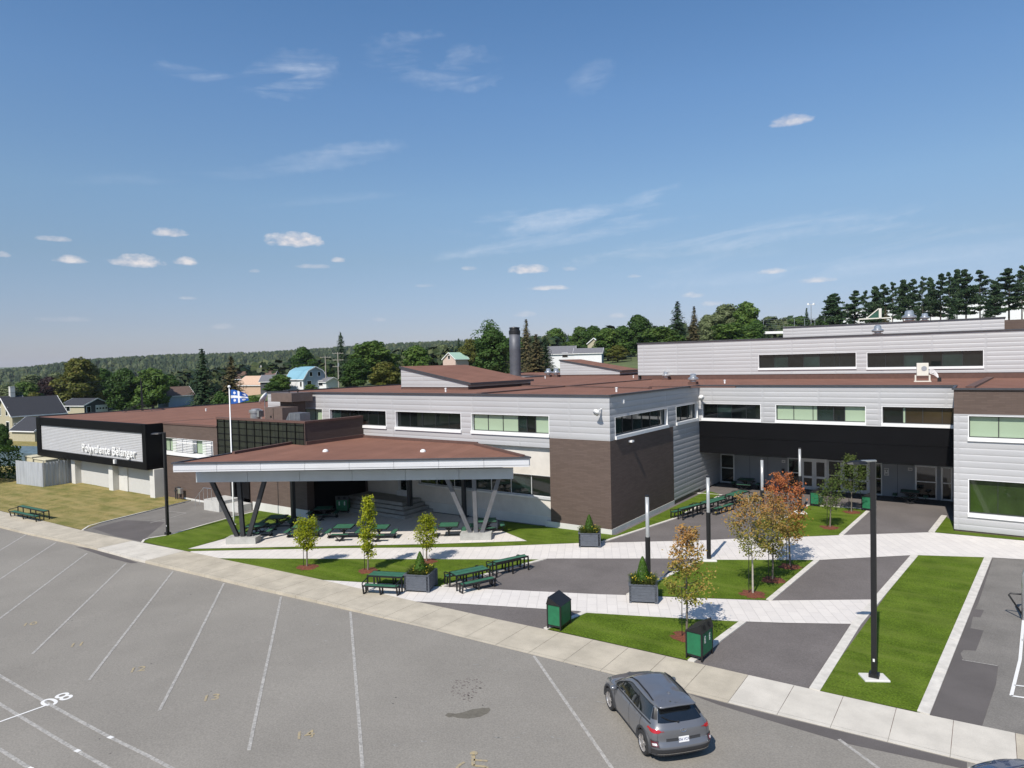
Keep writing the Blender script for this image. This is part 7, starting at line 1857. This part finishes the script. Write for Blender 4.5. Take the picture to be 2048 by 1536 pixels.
    if plate_:
        cu = bpy.data.curves.new('lettering', 'FONT'); cu.body = '056 VCX'; cu.size = .098; cu.align_x = 'CENTER'; cu.align_y = 'CENTER'; cu.offset = .0012
        tmp = bpy.data.objects.new('tmp', cu); COL.objects.link(tmp); dg = bpy.context.evaluated_depsgraph_get(); me = bpy.data.meshes.new_from_object(tmp.evaluated_get(dg)); bpy.data.objects.remove(tmp)
        for v in me.vertices: v.co = pn+nn*.024-ux*v.co.x*.85+uy*(-v.co.y if False else v.co.y)*(1 if uy.z > 0 else -1)
        me.materials.clear(); me.materials.append(mat('plate_blue', (.05, .08, .22), rough=.6)); q = bpy.data.objects.new('lettering', me); COL.objects.link(q); q.parent = o
    return t
M_PGREY = mat('grey_car_paint', (.155, .160, .175), rough=.30, metal=.35, var=.03, coat=1.0)
M_PBLUE = mat('dark_blue_car_paint', (.010, .035, .11), rough=.25, metal=.3, var=.03, coat=1.0)
def place_car(paint, label, rear_wheel, heading, **k):
    a = heading; d = Vector((cos(a), sin(a), 0)); s = Vector((-d.y, d.x, 0))      # left side = +y local
    o = Vector((rear_wheel.x, rear_wheel.y, 0)) - d*.82 - s*.90
    return make_car(paint, label, (o.x, o.y, zlot(o.x)+.002), a, **k)
rw_ = G(1286, 1507); fw_ = G(1221, 1420); hd = atan2(fw_.y-rw_.y, fw_.x-rw_.x)
car1 = place_car(M_PGREY, 'grey compact hatchback parked against the kerb in the foreground', rw_, hd)
# blue car: only its front bonnet shows at the bottom right corner
fr = G(1992, 1521, .90); d = Vector((cos(hd), sin(hd), 0)); s = Vector((-d.y, d.x, 0)); o = Vector((fr.x, fr.y, 0)) - d*3.85 + s*.0
car2 = make_car(M_PBLUE, 'dark blue car of which only the bonnet shows at the bottom right corner', (o.x, o.y, zlot(o.x)), hd, plate_=False)

# every separate piece of these parts becomes an object of its own
def split_loose(o):
    me = o.data; par = list(range(len(me.vertices)))
    def find(a):
        while par[a] != a: par[a] = par[par[a]]; a = par[a]
        return a
    for p in me.polygons:
        vs = list(p.vertices)
        for q in vs[1:]: par[find(q)] = find(vs[0])
    groups = {}
    for p in me.polygons: groups.setdefault(find(p.vertices[0]), []).append(list(p.vertices))
    if len(groups) < 2: return
    co = [tuple(v.co) for v in me.vertices]; mats = list(me.materials)
    for k, fs in enumerate(groups.values()):
        ids = sorted({i for f in fs for i in f}); mp = {i: n for n, i in enumerate(ids)}
        nm = bpy.data.meshes.new(o.name.split('.')[0]); nm.from_pydata([co[i] for i in ids], [], [[mp[i] for i in f] for f in fs])
        for m_ in mats: nm.materials.append(m_)
        if k == 0: o.data = nm
        else: c = o.copy(); c.data = nm; COL.objects.link(c)
for o in list(bpy.data.objects):
    if o.type == 'MESH' and o.name.split('.')[0] in ('roof_ridge', 'window_band', 'panel_joint', 'foundation', 'upstand', 'posts', 'lamps', 'side_wall', 'black_panel', 'pane'): split_loose(o)

# ------------------------------------------------------------------ haze: a closed box of thin air round the whole scene
def haze():
    m = MB(); m.box(-9600, -300, -60, 9600, 9600, 150)
    hm = bpy.data.materials.new('haze'); hm.use_nodes = True; nt = hm.node_tree
    for n in list(nt.nodes): nt.nodes.remove(n)
    o_ = nt.nodes.new('ShaderNodeOutputMaterial'); v = nt.nodes.new('ShaderNodeVolumePrincipled')
    v.inputs['Color'].default_value = (.80, .87, 1, 1); v.inputs['Density'].default_value = 6e-5; v.inputs['Anisotropy'].default_value = 0
    nt.links.new(v.outputs[0], o_.inputs['Volume'])
    o = m.build('haze', hm); o['kind'] = 'stuff'; o['label'] = 'thin pale haze over the distant wooded hills'; o['category'] = 'haze'
haze()
